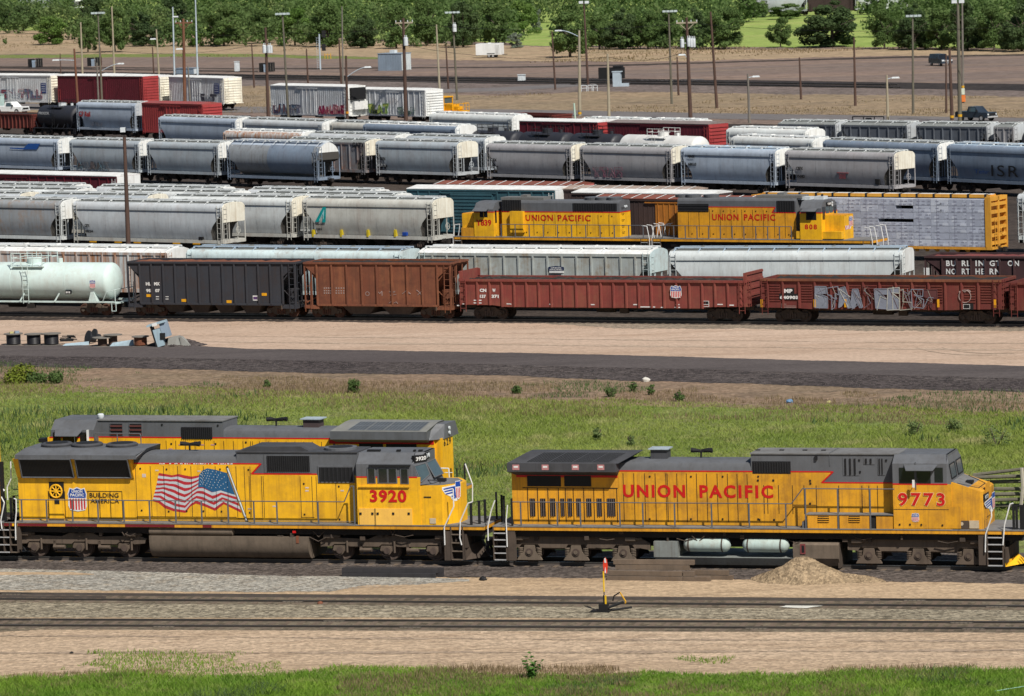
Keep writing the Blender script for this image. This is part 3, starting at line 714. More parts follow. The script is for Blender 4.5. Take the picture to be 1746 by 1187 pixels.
def hood(mb,x0,x1,z0,z1,w_,ch=.35,m=0,rise=.0,yoff=0):
 P=[(-w_,z0),(-w_,z1-ch),(-w_+ch*.3,z1-ch*.35),(-w_+ch,z1-ch*.06),(0,z1+rise),(w_-ch,z1-ch*.06),(w_-ch*.3,z1-ch*.35),(w_,z1-ch),(w_,z0)]
 mb.prism(P,'x',x0,x1,m)
NEAR=track(38,896.7,1692,910.7,1.75,1.55)
ZD=1.93
def loco_9773():
 B=LB(NEAR,868,1722,'locomotive','yellow and grey diesel locomotive numbered 9773 beside the sand pile, cab at its right end','yellow diesel locomotives');yh=-.93
 zr=B.z('C',1000,240,yh);ztop=zr+.46
 xl=B.x('C',130,yh);xm=B.x('C',822,yh);xs_=B.x('C',1676,yh,4.3);xcab=B.x('D',900,-1.5)
 x0=B.x('C',0,-1.55,1.85);x1=B.x('D',1746,-1.55,1.85)
 m=MB();m.box(x0,x1,-1.55,1.55,ZD-.05,ZD,0);m.box(x0,x1,-1.53,1.53,ZD-.2,ZD-.051,1);m.box(x0+.1,x1-.1,-1.3,1.3,ZD-.5,ZD-.2,2);m.box(x0+.8,x1-.8,-.6,.6,.95,ZD-.5,2)
 B.part('deck',m,[DECK,YEL2,UNDK])
 m=MB();hood(m,xm,xs_,ZD,ztop,-yh,.32,0,.03)
 zs_=B.z('D',300,132,yh);m.box(xs_-.02,xcab,yh,-yh,ZD,zs_,0);m.box(xs_-.05,xcab+.2,yh-.05,-yh+.05,zs_,zs_+.05,1)
 xw=B.x('D',490,yh,4.5);m.box(xw-.02,xw+.02,yh-.02,-yh+.02,zs_-.5,zs_+.07,0)
 P=lambda*a:a
 za=zr-.03
 xz0=B.x('D',510,yh,zr);xz1=B.x('D',437,yh,zr-.5);zlow=B.z('D',600,316,yh)
 m.prism([(xm,ZD+.02),(xcab,ZD+.02),(xcab,zlow-.03),(xz1,zlow-.03),(xz0,za),(xm,za)],'y',yh-.012,yh,2)
 def redline(pts,w_=.055):
  for(a,b),(c,d)in zip(pts,pts[1:]):
   if abs(b-d)<1e-6:m.box(min(a,c),max(a,c),yh-.018,yh,b-w_/2,b+w_/2,3)
   else:m.prism([(a-w_*.8,b),(a+w_*.8,b),(c+w_*.8,d),(c-w_*.8,d)],'y',yh-.02,yh,3)
 redline([(xm,zr),(xz0,zr),(xz1,zlow),(xcab,zlow)])
 for zx in list(range(850,1130,69))+[1135,1197,1259,1324,1390,1458,1524,1587,1652]:
  x=B.x('C',zx,yh,3);m.box(x-.013,x+.013,yh-.022,yh-.012,ZD+.15,zr-.1,4)
 for zx in(1018,1285,1490,1720):
  for zz in(300,550):latch(m,*B.q('C',zx,zz-(25 if zz==300 else 0),yh),yh-.02,4,.035)
 for zx in(65,88,160,250,325,404,550,700,745,800):
  x=B.x('D',zx,yh,3);m.box(x-.013,x+.013,yh-.022,yh-.012,ZD+.55,zlow-.12,4)
 m.box(B.x('D',250,yh),B.x('D',404,yh),yh-.022,yh-.012,ZD+.93,ZD+.955,4)
 for zx,zy in((363,302),(363,450),(125,300),(25,300),(35,555),(130,555),(365,320),(680,170),(855,170),(686,245)):latch(m,*B.q('D',zx,zy,yh),yh-.02,4,.04)
 B.part('long_hood',m,[LGR,DECK,YELD,RED,BLK],True)
 x0g=B.x('C',1683,yh,4);x1g=B.x('D',238,yh,4);z0g=B.z('D',120,258,yh);z1g=B.z('D',120,177,yh)
 m=MB();m.box(x0g,x1g,yh-.02,yh,z0g,z1g,0);louvre(m,x0g+.05,x1g-.05,z0g+.05,z1g-.05,yh-.02,.11,1)
 for a,b,c,d in((572,152,678,270),(706,152,780,198),(797,152,847,268)):
  m.cut()
  xa,xb,zb,zt_=B.rect(m,'D',a,b,c,d,yh-.02,yh,2);louvre(m,xa+.04,xb-.04,zb+.05,zt_-.05,yh-.022,.17,0)
 B.part('side_grille',m,[BLK,DGR,LGR])
 m=MB();m.box(xl,xm,yh,-yh,ZD,zr+.05,0);m.box(xl,xm,yh-.014,yh,zr-.02,zr+.05,1)
 zc0=B.z('C',400,246,-1.5);zc1=B.z('C',400,190,-1.5);zc2=zc1+.36
 xa=B.x('C',93,-1.5,zc0);xb=B.x('C',800,-1.5,zc0)
 for zx in(228,293,360,428,473,524,592,657,722,806):x=B.x('C',zx,yh,3);m.box(x-.012,x+.012,yh-.022,yh,ZD+.12,ZD+1.62,2)
 m.box(xl+.5,xm-.05,yh-.02,yh,ZD+1.62,ZD+1.65,2)
 for a,b in((222,442),(462,638)):
  xx0,xx1,zz0,zz1=B.rect(m,'C',a,270,b,340,yh-.02,yh,2)
 B.part('radiator_compartment',m,[YEL2,RED,BLK])
 m=MB()
 for cx_,ww in((258,38),(325,38),(388,38),(452,30),(500,32),(557,34),(623,36),(690,36),(767,58)):
  m.cut()
  xx0,xx1,zz0,zz1=B.rect(m,'C',cx_-ww/2,418,cx_+ww/2,533,yh-.02,yh);louvre(m,xx0+.02,xx1-.02,zz0,zz1,yh-.022,.07,1)
 B.part('door_vent',m,[BLK,flat('vent_fin',(.12,.09,.08))])
 m=MB();S=1.5
 m.hexa([(xa,-S,zc0),(xb,-S,zc0),(xb,S,zc0),(xa,S,zc0)],[(xa,-S,zc1),(xb,-S,zc1),(xb,S,zc1),(xa,S,zc1)])
 m.hexa([(xa,-S,zc1),(xb+.1,-S,zc1),(xb+.1,S,zc1),(xa,S,zc1)],[(xa+.65,-.45,zc2),(xb+.75,-.45,zc2),(xb+.75,.45,zc2),(xa+.65,.45,zc2)])
 m.hexa([(xa+.25,yh,zc0-.22),(xb-.1,yh,zc0-.22),(xb-.1,-yh,zc0-.22),(xa+.25,-yh,zc0-.22)],[(xa+.02,-S+.02,zc0),(xb,-S+.02,zc0),(xb,S-.02,zc0),(xa+.02,S-.02,zc0)])
 m.box(xa+.25,xb-.1,yh-.016,yh,zc0-.32,zc0-.22,1)
 B.part('radiator_wing',m,[LGRD,RED])
 m=MB()
 def slope(t,u):
  xA=xa+.65*u;xB=xb+.1+.65*u;return(xA+(xB-xA)*t,-S+(S-.45)*u,zc1+(zc2-zc1)*u+.012)
 q=[(.16,.36),(.37,.57),(.58,.74),(.75,.9)]
 for a,b in q:
  m.cut()
  m.add([slope(a,.1),slope(b,.1),slope(b,.95),slope(a,.95)],[(0,1,2,3)],0)
  for k in range(9):t=a+(b-a)*k/8;m.add([slope(t,.08),slope(t+.004,.08),slope(t+.004,.97),slope(t,.97)],[(0,1,2,3)],1);m.v[-4:]=[(p[0],p[1],p[2]+.01)for p in m.v[-4:]]
 B.part('radiator_screen',m,[BLK,LGR])
 m=MB()
 for zx in(150,340,535,700):m.cut();x,z=B.q('C',zx,216,-1.5);m.box(x-.16,x+.16,-1.508,-1.5,z-.12,z+.12,0);m.box(x-.1,x+.1,-1.512,-1.508,z-.02,z+.06,1)
 B.part('warning_sticker',m,[flat('sticker_pink',(.45,.2,.2)),WHT])
 m=MB();z0,z1=B.z('C',1100,412,yh),B.z('C',1100,328,yh)
 xA=B.x('C',845,yh,3.4);xB=B.x('C',1247,yh,3.4);xC=B.x('C',1340,yh,3.4);xD=B.x('D',124,yh,3.4)
 text(m,'UNION',xA,xB,z0,z1,yh-.026,0,.035,1.25);text(m.cut(),'PACIFIC',xC,xD,z0,z1,yh-.026,0,.035,1.25)
 B.part('lettering',m,RED)
 m=MB();x,z=B.q('C',1088,168,0);m.box(x-.38,x+.38,-.32,.32,ztop-.05,ztop+.42,0);m.box(x-.46,x+.46,-.42,.42,ztop+.42,ztop+.47,1);B.part('exhaust_stack',m,[LGRD,paint('stack_cap',(.35,.42,.47),amt=.3)])
 horn(B,B.x('C',1350,0,4.8),ztop+.02)
 m=MB()
 for zx in(25,180,330,450):x=B.x('D',zx,0,4.9);m.cut().box(x-.1,x+.1,-.06,.06,zs_+.05,zs_+.09)
 x=B.x('D',405,yh,4.5);m.cut().box(x-.05,x+.05,yh-.1,yh,zs_-.22,zs_-.02);B.part('lifting_lug',m,BLK)
 yc=-1.5;xc0=B.x('D',898,yc,3.5);xc1=B.x('D',1245,yc,4.3);zce=B.z('D',1000,192,yc);zct=zs_+.03;zrc=B.z('D',1000,325,yc)
 xf=B.x('D',1275,yc,3.4);zb=B.z('D',1275,300,yc)
 m=MB()
 sec=[(-1.5,ZD),(-1.5,zce),(-1.0,zct),(1.0,zct),(1.5,zce),(1.5,ZD)]
 m.prism(sec,'x',xc0,xc1,0)
 m.hexa([(xc1,-1.5,zb-.3),(xf+.05,-1.45,zb-.3),(xf+.05,1.45,zb-.3),(xc1,1.5,zb-.3)],[(xc1,-1.5,zce),(xc1+.06,-1.42,zce),(xc1+.06,1.42,zce),(xc1,1.5,zce)])
 m.hexa([(xc1,-1.5,zce),(xc1+.06,-1.42,zce),(xc1+.06,1.42,zce),(xc1,1.5,zce)],[(xc1-.1,-1.0,zct),(xc1-.02,-1.0,zct),(xc1-.02,1.0,zct),(xc1-.1,1.0,zct)])
 m.box(xc0,xf+.02,yc-.008,yc+.1,ZD,zrc,1);m.box(xc0,xc1+.03,yc-.014,yc,zrc-.03,zrc+.03,2)
 m.box(xc0+.02,xf+.4,yc-.02,yc-.008,ZD+.04,ZD+1.0,1)
 for zx,zy in((943,585),(1010,585),(1083,587),(1220,590)):latch(m,*B.q('D',zx,zy,yc),yc-.03,3,.035)
 xx,zz=B.q('D',1260,490,yc);m.box(xc0+.02,xx,yc-.026,yc-.02,zz-.012,zz+.012,3)
 B.part('cab',m,[LGR,YELD,RED,BLK])
 m=MB()
 for a,b,c,d in((936,218,1036,322),(1050,228,1142,322),(1166,218,1222,312)):B.rect(m.cut(),'D',a,b,c,d,yc-.02,yc)
 x,z=B.q('D',1045,270,yc);m.box(x-.02,x+.02,yc-.03,yc-.02,z-.6,z+.6,1)
 B.part('side_window',m,[GLS,LGR])
 m=MB()
 def fw(u,v):
  return(xf+.05+(xc1+.06-xf-.05)*v+.012,u*(1.45-.03*v),zb-.3+(zce-zb+.3)*v)
 for a,b in((-.92,-.12),(.12,.92)):
  m.cut()
  m.add([fw(a,.34),fw(b,.34),fw(b,.93),fw(a,.93)],[(0,1,2,3)],0)
  m.path([fw(a,.34),fw(b,.34),fw(b,.93),fw(a,.93),fw(a,.34)],.03,5,1)
 B.part('windshield',m,[GLS2,BLK])
 m=MB();x0_,z0_=B.q('D',968,200,yc);x1_,_=B.q('D',1186,200,yc)
 m.hexa([(x0_+.15,yc-.36,z0_-.22),(x1_-.15,yc-.36,z0_-.22),(x1_,yc,z0_-.02),(x0_,yc,z0_-.02)],[(x0_+.15,yc-.36,z0_-.2),(x1_-.15,yc-.36,z0_-.2),(x1_,yc,z0_+.02),(x0_,yc,z0_+.02)]);B.part('window_awning',m,LGR)
 m=MB();x,z=B.q('D',1030,325,yc-.35);m.box(x-.05,x+.05,yc-.35,yc-.3,z-.15,z+.18,0);m.tube((x,yc,z),(x,yc-.33,z),.02,5,1);B.part('mirror',m,[WHT,BLK])
 m=MB();xn=B.x('D',1462,-1.42,3.0);znt=B.z('D',1462,372,-1.42);zn0=B.z('D',1275,305,-1.45)
 m.hexa([(xf,-1.46,ZD),(xn,-1.4,ZD),(xn,1.4,ZD),(xf,1.46,ZD)],[(xf,-1.46,zn0-.05),(xn,-1.4,znt),(xn,1.4,znt),(xf,1.46,zn0-.05)],0)
 m.hexa([(xn,-1.4,ZD),(xn+.12,-1.25,ZD),(xn+.12,1.25,ZD),(xn,1.4,ZD)],[(xn,-1.4,znt),(xn+.1,-1.25,znt-.05),(xn+.1,1.25,znt-.05),(xn,1.4,znt)],0)
 def nt(u,v,d=.012):return(xf+(xn-.06-xf)*v,u*1.34,zn0-.05+(znt-zn0+.05)*v+d)
 m.add([nt(-1,.0),nt(-1,1),nt(1,1),nt(1,0)],[(0,1,2,3)],1)
 m.path([nt(-.95,.2,.02),nt(-.6,.9,.02),nt(.6,.9,.02),nt(.95,.2,.02)],.02,5,2);x,y,z=nt(-.2,.5);m.box(x-.15,x+.15,y-.2,y+.2,z,z+.12,2)
 m.box(xn+.115,xn+.135,-.75,.2,ZD+.35,ZD+1.9,3);m.box(xn+.134,xn+.15,-.7,.15,ZD+.42,ZD+.44,2)
 B.part('nose',m,[YELD,DECK,BLK,YEL2])
 m=MB();yN=xn+.15;m.box(xn+.1,yN+.01,-1.25,-.2,znt-.46,znt-.17,0);text(m,'9773',-1.12,-.35,znt-.40,znt-.23,yN+.02,1,.03,ax='x');B.part('number_board',m,[BLK,WHT])
 m=MB();wings(m,yN+.005,-1.22,1.2,znt-.80,.66);B.part('wing_emblem',m,[BLU,WHT,RED])
 m=MB();zz=B.z('D',1080,467,yc);zt_=B.z('D',1080,380,yc);xA=B.x('D',932,yc,3.1);xB=B.x('D',1236,yc,3.1)
 text(m,'9773',xA,xB,zz,zt_,yc-.032,0,.03,1.3,grow=.018);text(m,'9773',xA,xB,zz,zt_,yc-.038,1,.03,1.3)
 B.part('number',m,[flat('pale_outline',(.75,.68,.35)),RED])
 m=MB();x,z=B.q('D',1045,568,yc);shield(m,x,z,z+.38,yc-.035);B.part('shield_emblem',m,[BLU,WHT,RED])
 m=MB();B.rect(m,'D',1322,562,1388,614,-1.47,-1.4,0);B.rect(m.cut(),'D',1392,562,1454,612,-1.468,-1.4,1);x,z=B.q('D',1343,582,-1.47);m.lathe([(-.02,.08),(.0,.08)],(x,-1.47,z),'y',12,1);B.part('patch_plate',m,[UND,flat('beige_patch',(.5,.42,.3))])
 m=MB();za_=B.z('D',600,525,-1.5)
 x0b,x1b=B.x('D',345,-1.5,2.2),B.x('D',745,-1.5,2.2);x2b,x3b=B.x('D',790,-1.5,2.2),B.x('D',897,-1.5,2.2)
 m.box(x0b,x1b,-1.5,yh-.03,ZD,za_,0);m.box(x2b,x3b,-1.5,yh-.03,ZD,za_-.06,0);m.box(x1b,x2b,-1.45,yh-.03,ZD,za_-.05,2);m.box(x0b-.05,xc0,-1.53,yh-.03,za_,za_+.04,1)
 xmid=B.x('D',550,-1.5,2.2);m.box(xmid-.02,xmid+.02,-1.512,-1.5,ZD,za_,2)
 for a in(412,612):
  xx0,xx1,zz0,zz1=B.rect(m,'D',a,532,a+72,572,-1.512,-1.5,2);louvre(m,xx0,xx1,zz0,zz1,-1.512,.08,0,'h')
 xa_=B.x('D',308,-1.5,2.2);m.box(xa_,x0b,-1.45,yh-.1,ZD,ZD+.28,3)
 B.part('battery_box',m,[YEL2,DECK,BLK,LGR])
 zr_=B.z('C',900,445,-1.5);P_=[(B.x('C',c,-1.5),zr_)for c in(182,418,568,823,972,1178,1417,1660)]+[(B.x('D',205,-1.5),zr_)]
 zh=B.z('D',600,355,-1.5)
 P2=[(B.x('D',c,-1.5),zh)for c in(333,543,752)]
 rail(B,'handrail',P_+P2,[(B.x('C',125,-1.5),zr_)]+P_+[(B.x('D',242,-1.5),zr_),(B.x('D',318,-1.5),zh),(B.x('D',912,-1.5),zh)],LGR)
 m=MB()
 for zx,dy in((125,0),(75,-.6),(60,-.3),(25,.6)):
  x=B.x('C',zx,-1.5 if dy==0 else dy,2.4);m.cut().box(x-.04,x+.04,(-1.5 if dy==0 else dy)-.04,(-1.5 if dy==0 else dy)+.04,ZD,zr_+.15)
 B.part('end_post',m,BLK)
 grab(B,[B.q('C',97,460,-1.56),B.q('C',88,560,-1.56),B.q('C',95,730,-1.56)])
 grab(B,[B.q('C',15,430,-1.56),B.q('C',-10,500,-1.56),B.q('C',-30,600,-1.56),B.q('C',-28,690,-1.56)])
 steps(B,B.x('C',10,-1.56,1),B.x('C',86,-1.56,1),B.z('C',50,818,-1.56),ZD-.05,5)
 steps(B,B.x('D',1512,-1.56,1),B.x('D',1606,-1.56,1),B.z('D',1560,856,-1.56),ZD-.05,5)
 m=MB();
 for a,b in((95,150),):B.rect(m,'C',a,625,b,820,-1.5,-1.3)
 B.rect(m.cut(),'D',1450,655,1508,850,-1.5,-1.3);B.part('step_bracket',m,UND)
 grab(B,[B.q('D',1533,470,-1.56),B.q('D',1537,535,-1.56),B.q('D',1498,650,-1.56),B.q('D',1496,765,-1.56)])
 grab(B,[B.q('D',1677,448,-1.56),B.q('D',1655,455,-1.56),B.q('D',1620,590,-1.56),B.q('D',1610,720,-1.56)])
 m=MB()
 for zx in(1680,1700,1728,1742):x=B.x('D',zx,-1.3,2.5);m.box(x-.05,x+.05,-1.4,-1.3,ZD,ZD+1.05)
 m.box(B.x('D',1677,-1.35,2.9),B.x('D',1760,-1.35,2.9),-1.38,-1.33,ZD+1.02,ZD+1.07);B.part('end_post',m,BLK)
 plow(B,B.x('D',1625,-1.4,.6),1,YEL,.3,.78);plow(B,B.x('C',-8,-1.4,.8)+.3,-1,UND,.45,1.1)
 coupler(B,x1,1);coupler(B,x0,-1)
 m=MB();zt0=B.z('C',1100,695,-1.4);zt1=B.z('C',1100,796,-1.4);zt2=B.z('C',1300,850,-1.4)
 xa_=B.x('C',1042,-1.45,1);xb_=B.x('C',1196,-1.45,1);xc_=B.x('D',250,-1.45,1);xd_=B.x('D',545,-1.45,1)
 m.box(xa_,xb_,-1.45,1.45,zt1,zt0);m.prism([(-1.45,zt1),(-1.38,zt1-.1),(-1.2,zt2),(1.2,zt2),(1.38,zt1-.1),(1.45,zt1)],'x',xa_+.05,xc_)
 m.prism([(-1.45,zt0-.1),(-1.42,zt1),(-1.2,zt2),(1.2,zt2),(1.42,zt1),(1.45,zt0-.1),(1.3,zt0),(-1.3,zt0)],'x',xc_,xd_,1)
 m.box(xd_-.06,xd_+.02,-1.3,1.3,zt2-.08,zt0,2)
 B.part('fuel_tank',m,[TANKG,UND2,UND])
 m=MB();B.rect(m,'D',296,712,332,778,-1.46,-1.44,0);B.rect(m,'D',306,722,324,768,-1.468,-1.46,1);B.part('fuel_gauge',m,[flat('gauge_red',(.2,.05,.05)),BLK])
 zc_=B.z('C',1380,718,-1.25)
 for a,b in((B.x('C',1230,-1.3,1.4),B.x('C',1535,-1.3,1.4)),(B.x('C',1612,-1.3,1.4),B.x('D',222,-1.3,1.4))):
  m=MB();r=.32;Lh=(b-a)/2;pr=[(-Lh,.05),(-Lh+.05,r*.6),(-Lh+.17,r*.93),(-Lh+.3,r),(Lh-.3,r),(Lh-.17,r*.93),(Lh-.05,r*.6),(Lh,.05)]
  m.lathe(pr,((a+b)/2,-1.15,zc_),'x',20,0)
  for t in(-Lh+.28,Lh-.35):m.lathe([(-.03,r+.015),(.03,r+.015)],((a+b)/2+t,-1.15,zc_),'x',20,1);m.box((a+b)/2+t-.04,(a+b)/2+t+.04,-1.2,-1.1,zc_+r,zc_+r+.25,1)
  B.part('air_tank',m,[AIRT,UND],True)
 za=RT+.5
 loco_truck(B,[B.x('C',c,-1.2,za)for c in(238,540,848)],'ge',ped=UND2)
 loco_truck(B,[B.x('D',c,-1.2,za)for c in(742,1062,1388)],'ge')
 m=MB();rg=random.Random(5)
 for i in range(46):
  x=rg.uniform(x0+1,x1-1);y=rg.uniform(-1.45,-1.0);z=rg.uniform(1.3,1.72);a=rg.uniform(.1,.45)
  if rg.random()<.5:m.box(x,x+a*.6,y,y+.2,z-.12,z+.05)
  else:m.path([(x,y,z),(x+a,y,z-rg.uniform(0,.3)),(x+2*a,y,z)],.025,5)
 m.box(x0+.8,x1-.8,-1.2,-1.1,1.58,1.66);B.part('brake_piping',m,UND)
 return B
def wings(mb,xp,y0,y1,z,h,face=None):
 P=(lambda u,v,d:(xp+d,y0+(y1-y0)*u,z+(v-.5)*h))if face is None else face
 def poly(pts,d,mi):mb.add([P(u,v,d)for u,v in pts],[tuple(range(len(pts)))],mi)
 poly([(0,.95),(.62,1.0),(.8,1.05),(.8,-.02),(.66,-.02),(.5,.12),(.45,.3),(.16,.5),(.0,.8)],0,1)
 for i,(a,b)in enumerate(((.05,.86),(.1,.70),(.17,.54))):poly([(a,b),(.66,b+.06),(.66,b-.04),(a+.04,b-.08)],.004,0)
 for i,(a,b)in enumerate(((.48,.28),(.53,.14))):poly([(a,b+.06),(.7,b+.12),(.7,b+.02),(a+.03,b-.03)],.004,0)
 poly([(.58,.9),(.72,.92),(.78,.7),(.76,.25),(.68,.1),(.62,.4)],.005,0)
 poly([(.72,1.22),(.98,1.22),(1.0,.9),(.98,.2),(.86,.05),(.74,.2),(.70,.9)],.008,1);poly([(.73,1.18),(.97,1.18),(.985,.86),(.715,.86)],.012,0)
 for k in range(3):u=.75+.08*k;poly([(u,.18),(u+.04,.15),(u+.04,.8),(u,.8)],.012,2)
def loco_3920():
 B=LB(NEAR,30,835,'locomotive','yellow and grey diesel locomotive numbered 3920 with a flag painted on its side','yellow diesel locomotives');yh=-.93
 x0=B.x('A',20,-1.55,1.85);x1=B.x('B',1610,-1.55,1.85)
 m=MB();m.box(x0,x1,-1.55,1.55,ZD-.05,ZD,0);m.box(x0,x1,-1.53,1.53,ZD-.2,ZD-.051,1);m.box(x0+.1,x1-.1,-1.3,1.3,ZD-.5,ZD-.2,2);m.box(x0+.8,x1-.8,-.6,.6,.95,ZD-.5,2)
 for a,b in((120,318),(440,655),(845,1180),(1370,1430)):m.box(B.x('A',a,-1.55,1.85),B.x('A',b,-1.55,1.85),-1.536,-1.53,ZD-.19,ZD-.075,3)
 B.part('deck',m,[DECK,YEL2,UNDK,DRED])
 xl=B.x('A',130,yh);xr=B.x('A',918,yh);xh1=B.x('A',1606,yh,4.3);xs2=B.x('B',452,yh,4.3);xcab=B.x('B',748,-1.5,3.5)
 zr=B.z('A',1300,399,yh);ztop=zr+.46;z2=B.z('B',250,325,yh);zlow=B.z('B',300,470,yh)
 m=MB();hood(m,xr,xh1,ZD,ztop,-yh,.3,0,.03);m.box(xh1-.02,xcab+.3,yh,-yh,ZD,z2,0);m.box(xh1-.06,xcab-.1,yh-.05,-yh+.05,z2,z2+.05,4)
 m.prism([(xh1+.1,z2+.05),(xh1+.5,z2+.05+.0),(xs2-.2,z2+.05),(xs2-.6,z2+.26),(xh1+.6,z2+.26)],'y',-.8,.8,4)
 xz0=B.x('B',98,yh,zr);xz1=B.x('B',36,yh,zlow);xend=B.x('B',745,yh,3)
 m.prism([(xr,ZD+.02),(xend,ZD+.02),(xend,zlow-.03),(xz1,zlow-.03),(xz0,zr-.03),(xr,zr-.03)],'y',yh-.012,yh,1)
 for a,b in(((xr,zr),(xz0,zr)),((xz0,zr),(xz1,zlow)),((xz1,zlow),(B.x('B',478,yh,3.8),zlow))):
  if a[1]==b[1]:m.box(min(a[0],b[0]),max(a[0],b[0]),yh-.018,yh,a[1]-.03,a[1]+.03,2)
  else:m.prism([(a[0]-.05,a[1]),(a[0]+.05,a[1]),(b[0]+.05,b[1]),(b[0]-.05,b[1])],'y',yh-.02,yh,2)
 rg=random.Random(3)
 for i in range(46):x=xr+1.2+rg.random()*3.6;m.box(x,x+rg.uniform(.03,.1),yh-.022,yh-.018,zr-.03,zr+rg.uniform(-.01,.025),5)
 for zx in(925,1025,1115,1210,1300,1385,1465,1545,1605,1660,1700):x=B.x('A',zx,yh,3);m.box(x-.011,x+.011,yh-.02,yh-.012,ZD+.2 if zx>930 else ZD+.05,zr-.12,3)
 for zx in(25,108,120,370,448,478,610):x=B.x('B',zx,yh,3);m.box(x-.011,x+.011,yh-.02,yh-.012,ZD+.2,zlow-.1,3)
 m.box(B.x('A',925,yh),B.x('A',1600,yh),yh-.02,yh-.012,ZD+.2,ZD+.22,3);m.box(B.x('A',1605,yh),B.x('B',110,yh),yh-.022,yh-.012,ZD+.12,ZD+.15,3);m.box(B.x('B',370,yh),B.x('B',460,yh),yh-.02,yh-.012,ZD+.22,ZD+.24,3)
 for r_,zx,zy in(('A',950,432),('A',1128,437),('A',1254,436),('A',1490,437),('A',1682,440),('A',960,715),('A',1143,722),('A',1265,720),('A',1378,720),('A',1500,722),('B',15,440),('B',390,535),('B',627,553),('B',25,730),('B',395,742),('B',632,775)):latch(m,*B.q(r_,zx,zy,yh),yh-.015,3,.035)
 for r_,zx,zy in(('A',1062,445),('A',1348,450),('A',1690,705),('B',22,705),('B',411,562),('B',411,583),('B',650,582),('B',190,688)):x,z=B.q(r_,zx,zy,yh);m.box(x-.08,x+.08,yh-.02,yh-.012,z-.03,z+.03,6)
 x,z=B.q('A',975,480,yh);m.box(x-.09,x+.09,yh-.02,yh-.012,z-.08,z+.08,6)
 B.part('long_hood',m,[LGR,YEL,RED,BLK,LGRD,WHT,flat('sticker_white',(.6,.5,.45))],True)
 m=MB();xa,xb,za,zb=B.rect(m,'B',118,338,440,464,yh-.03,yh,2);xa,xb,za,zb=B.rect(m,'B',136,346,430,455,yh-.035,yh,0);louvre(m,xa,xb,za,zb,yh-.036,.1,1)
 xa,xb,za,zb=B.rect(m.cut(),'B',482,412,732,530,yh-.05,yh,2);xa,xb,za,zb=B.rect(m,'B',490,424,722,522,yh-.055,yh,0);louvre(m,xa,xb,za,zb,yh-.056,.2,1)
 B.part('side_grille',m,[BLK,DGR,LGR])
 m=MB();x=B.x('B',640,0,4.9);m.lathe([(0,.75),(.12,.75),(.13,.6)],(x,0,z2+.04),'z',24,0);m.lathe([(.10,.6),(.14,.55)],(x,0,z2+.04),'z',24,1);B.part('roof_fan',m,[LGR,BLK])
 z0g=B.z('A',500,495,-1.15);z1g=B.z('A',500,370,-1.5);zro=B.z('A',500,345,-1.52)
 xa=B.x('A',100,-1.52,zro);xb=B.x('A',918,-1.52,zro)
 m=MB();m.box(xl,xr,yh,-yh,ZD,z0g+.05,0)
 for s in(1,):
  lo=[(xl,-1.0,z0g-.02),(xr,-1.0,z0g-.02),(xr,1.0,z0g-.02),(xl,1.0,z0g-.02)];hi=[(xl-.02,-1.44,z1g),(xr,-1.44,z1g),(xr,1.44,z1g),(xl-.02,1.44,z1g)]
  m.hexa(lo,hi,0)
 m.box(xl,xr,yh-.02,yh,z0g-.1,z0g-.02,0)
 for zx in(330,440,598,675,748,828):x=B.x('A',zx,yh,2.8);m.box(x-.011,x+.011,yh-.018,yh,ZD+.12,ZD+1.35,1)
 m.box(B.x('A',595,yh),B.x('A',830,yh),yh-.018,yh,ZD+1.35,ZD+1.37,1);m.box(B.x('A',595,yh),B.x('A',830,yh),yh-.05,yh,ZD+.07,ZD+.1,1)
 B.part('radiator_compartment',m,[YEL,BLK])
 m=MB()
 for a,b in((132,502),(510,888)):
  m.cut()
  p0=B.x('A',a,-1.45,z1g-.1);p1=B.x('A',b-25,-1.45,z1g-.1);q0=B.x('A',a+18,-1.05,z0g);q1=B.x('A',b,-1.05,z0g)
  lo=[(q0,-1.06,z0g),(q1,-1.06,z0g),(q1,-.9,z0g),(q0,-.9,z0g)];hi=[(p0,-1.5,z1g),(p1,-1.5,z1g),(p1,-1.3,z1g),(p0,-1.3,z1g)];m.hexa(lo,hi,0)
  k=36
  for i in range(k):
   t=(i+.3)/k;xa1=p0+(p1-p0)*t;xb1=q0+(q1-q0)*t;m.add([(xb1,-1.075,z0g+.02),(xb1+.035,-1.075,z0g+.02),(xa1+.035,-1.515,z1g),(xa1,-1.515,z1g)],[(0,1,2,3)],1)
  m.path([(q0,-1.08,z0g),(q1,-1.08,z0g),(p1,-1.52,z1g),(p0,-1.52,z1g),(q0,-1.08,z0g)],.035,5,2)
 B.part('radiator_grille',m,[BLK,DGR,LGR])
 m=MB();m.box(xa,xb,-1.54,1.54,z1g+.01,zro+.02,0);m.hexa([(xa,-1.54,zro+.02),(xb,-1.54,zro+.02),(xb,1.54,zro+.02),(xa,1.54,zro+.02)],[(xa+.25,-.9,zro+.26),(xb+.3,-.9,zro+.26),(xb+.3,.9,zro+.26),(xa+.25,.9,zro+.26)],0)
 m.hexa([(xb,-1.54,zro-.1),(xb+.02,-1.54,zro-.1),(xb+.02,1.54,zro-.1),(xb,1.54,zro-.1)],[(xb-.3,-1.54,zro+.03),(xb+.3,-.9,zro+.25),(xb+.3,.9,zro+.25),(xb-.3,1.54,zro+.03)],0);B.part('radiator_roof',m,LGR)
 for zx in(385,590,825):
  m=MB();x=B.x('A',zx,0,zro+.4);m.lathe([(0,.72),(.1,.74),(.16,.66)],(x,0,zro+.25),'z',24,0);m.lathe([(.12,.6),(.18,.5),(.19,.1)],(x,0,zro+.25),'z',24,1);B.part('roof_fan',m,[LGRD,BLK])
 horn(B,B.x('A',1285,0,4.9),ztop)
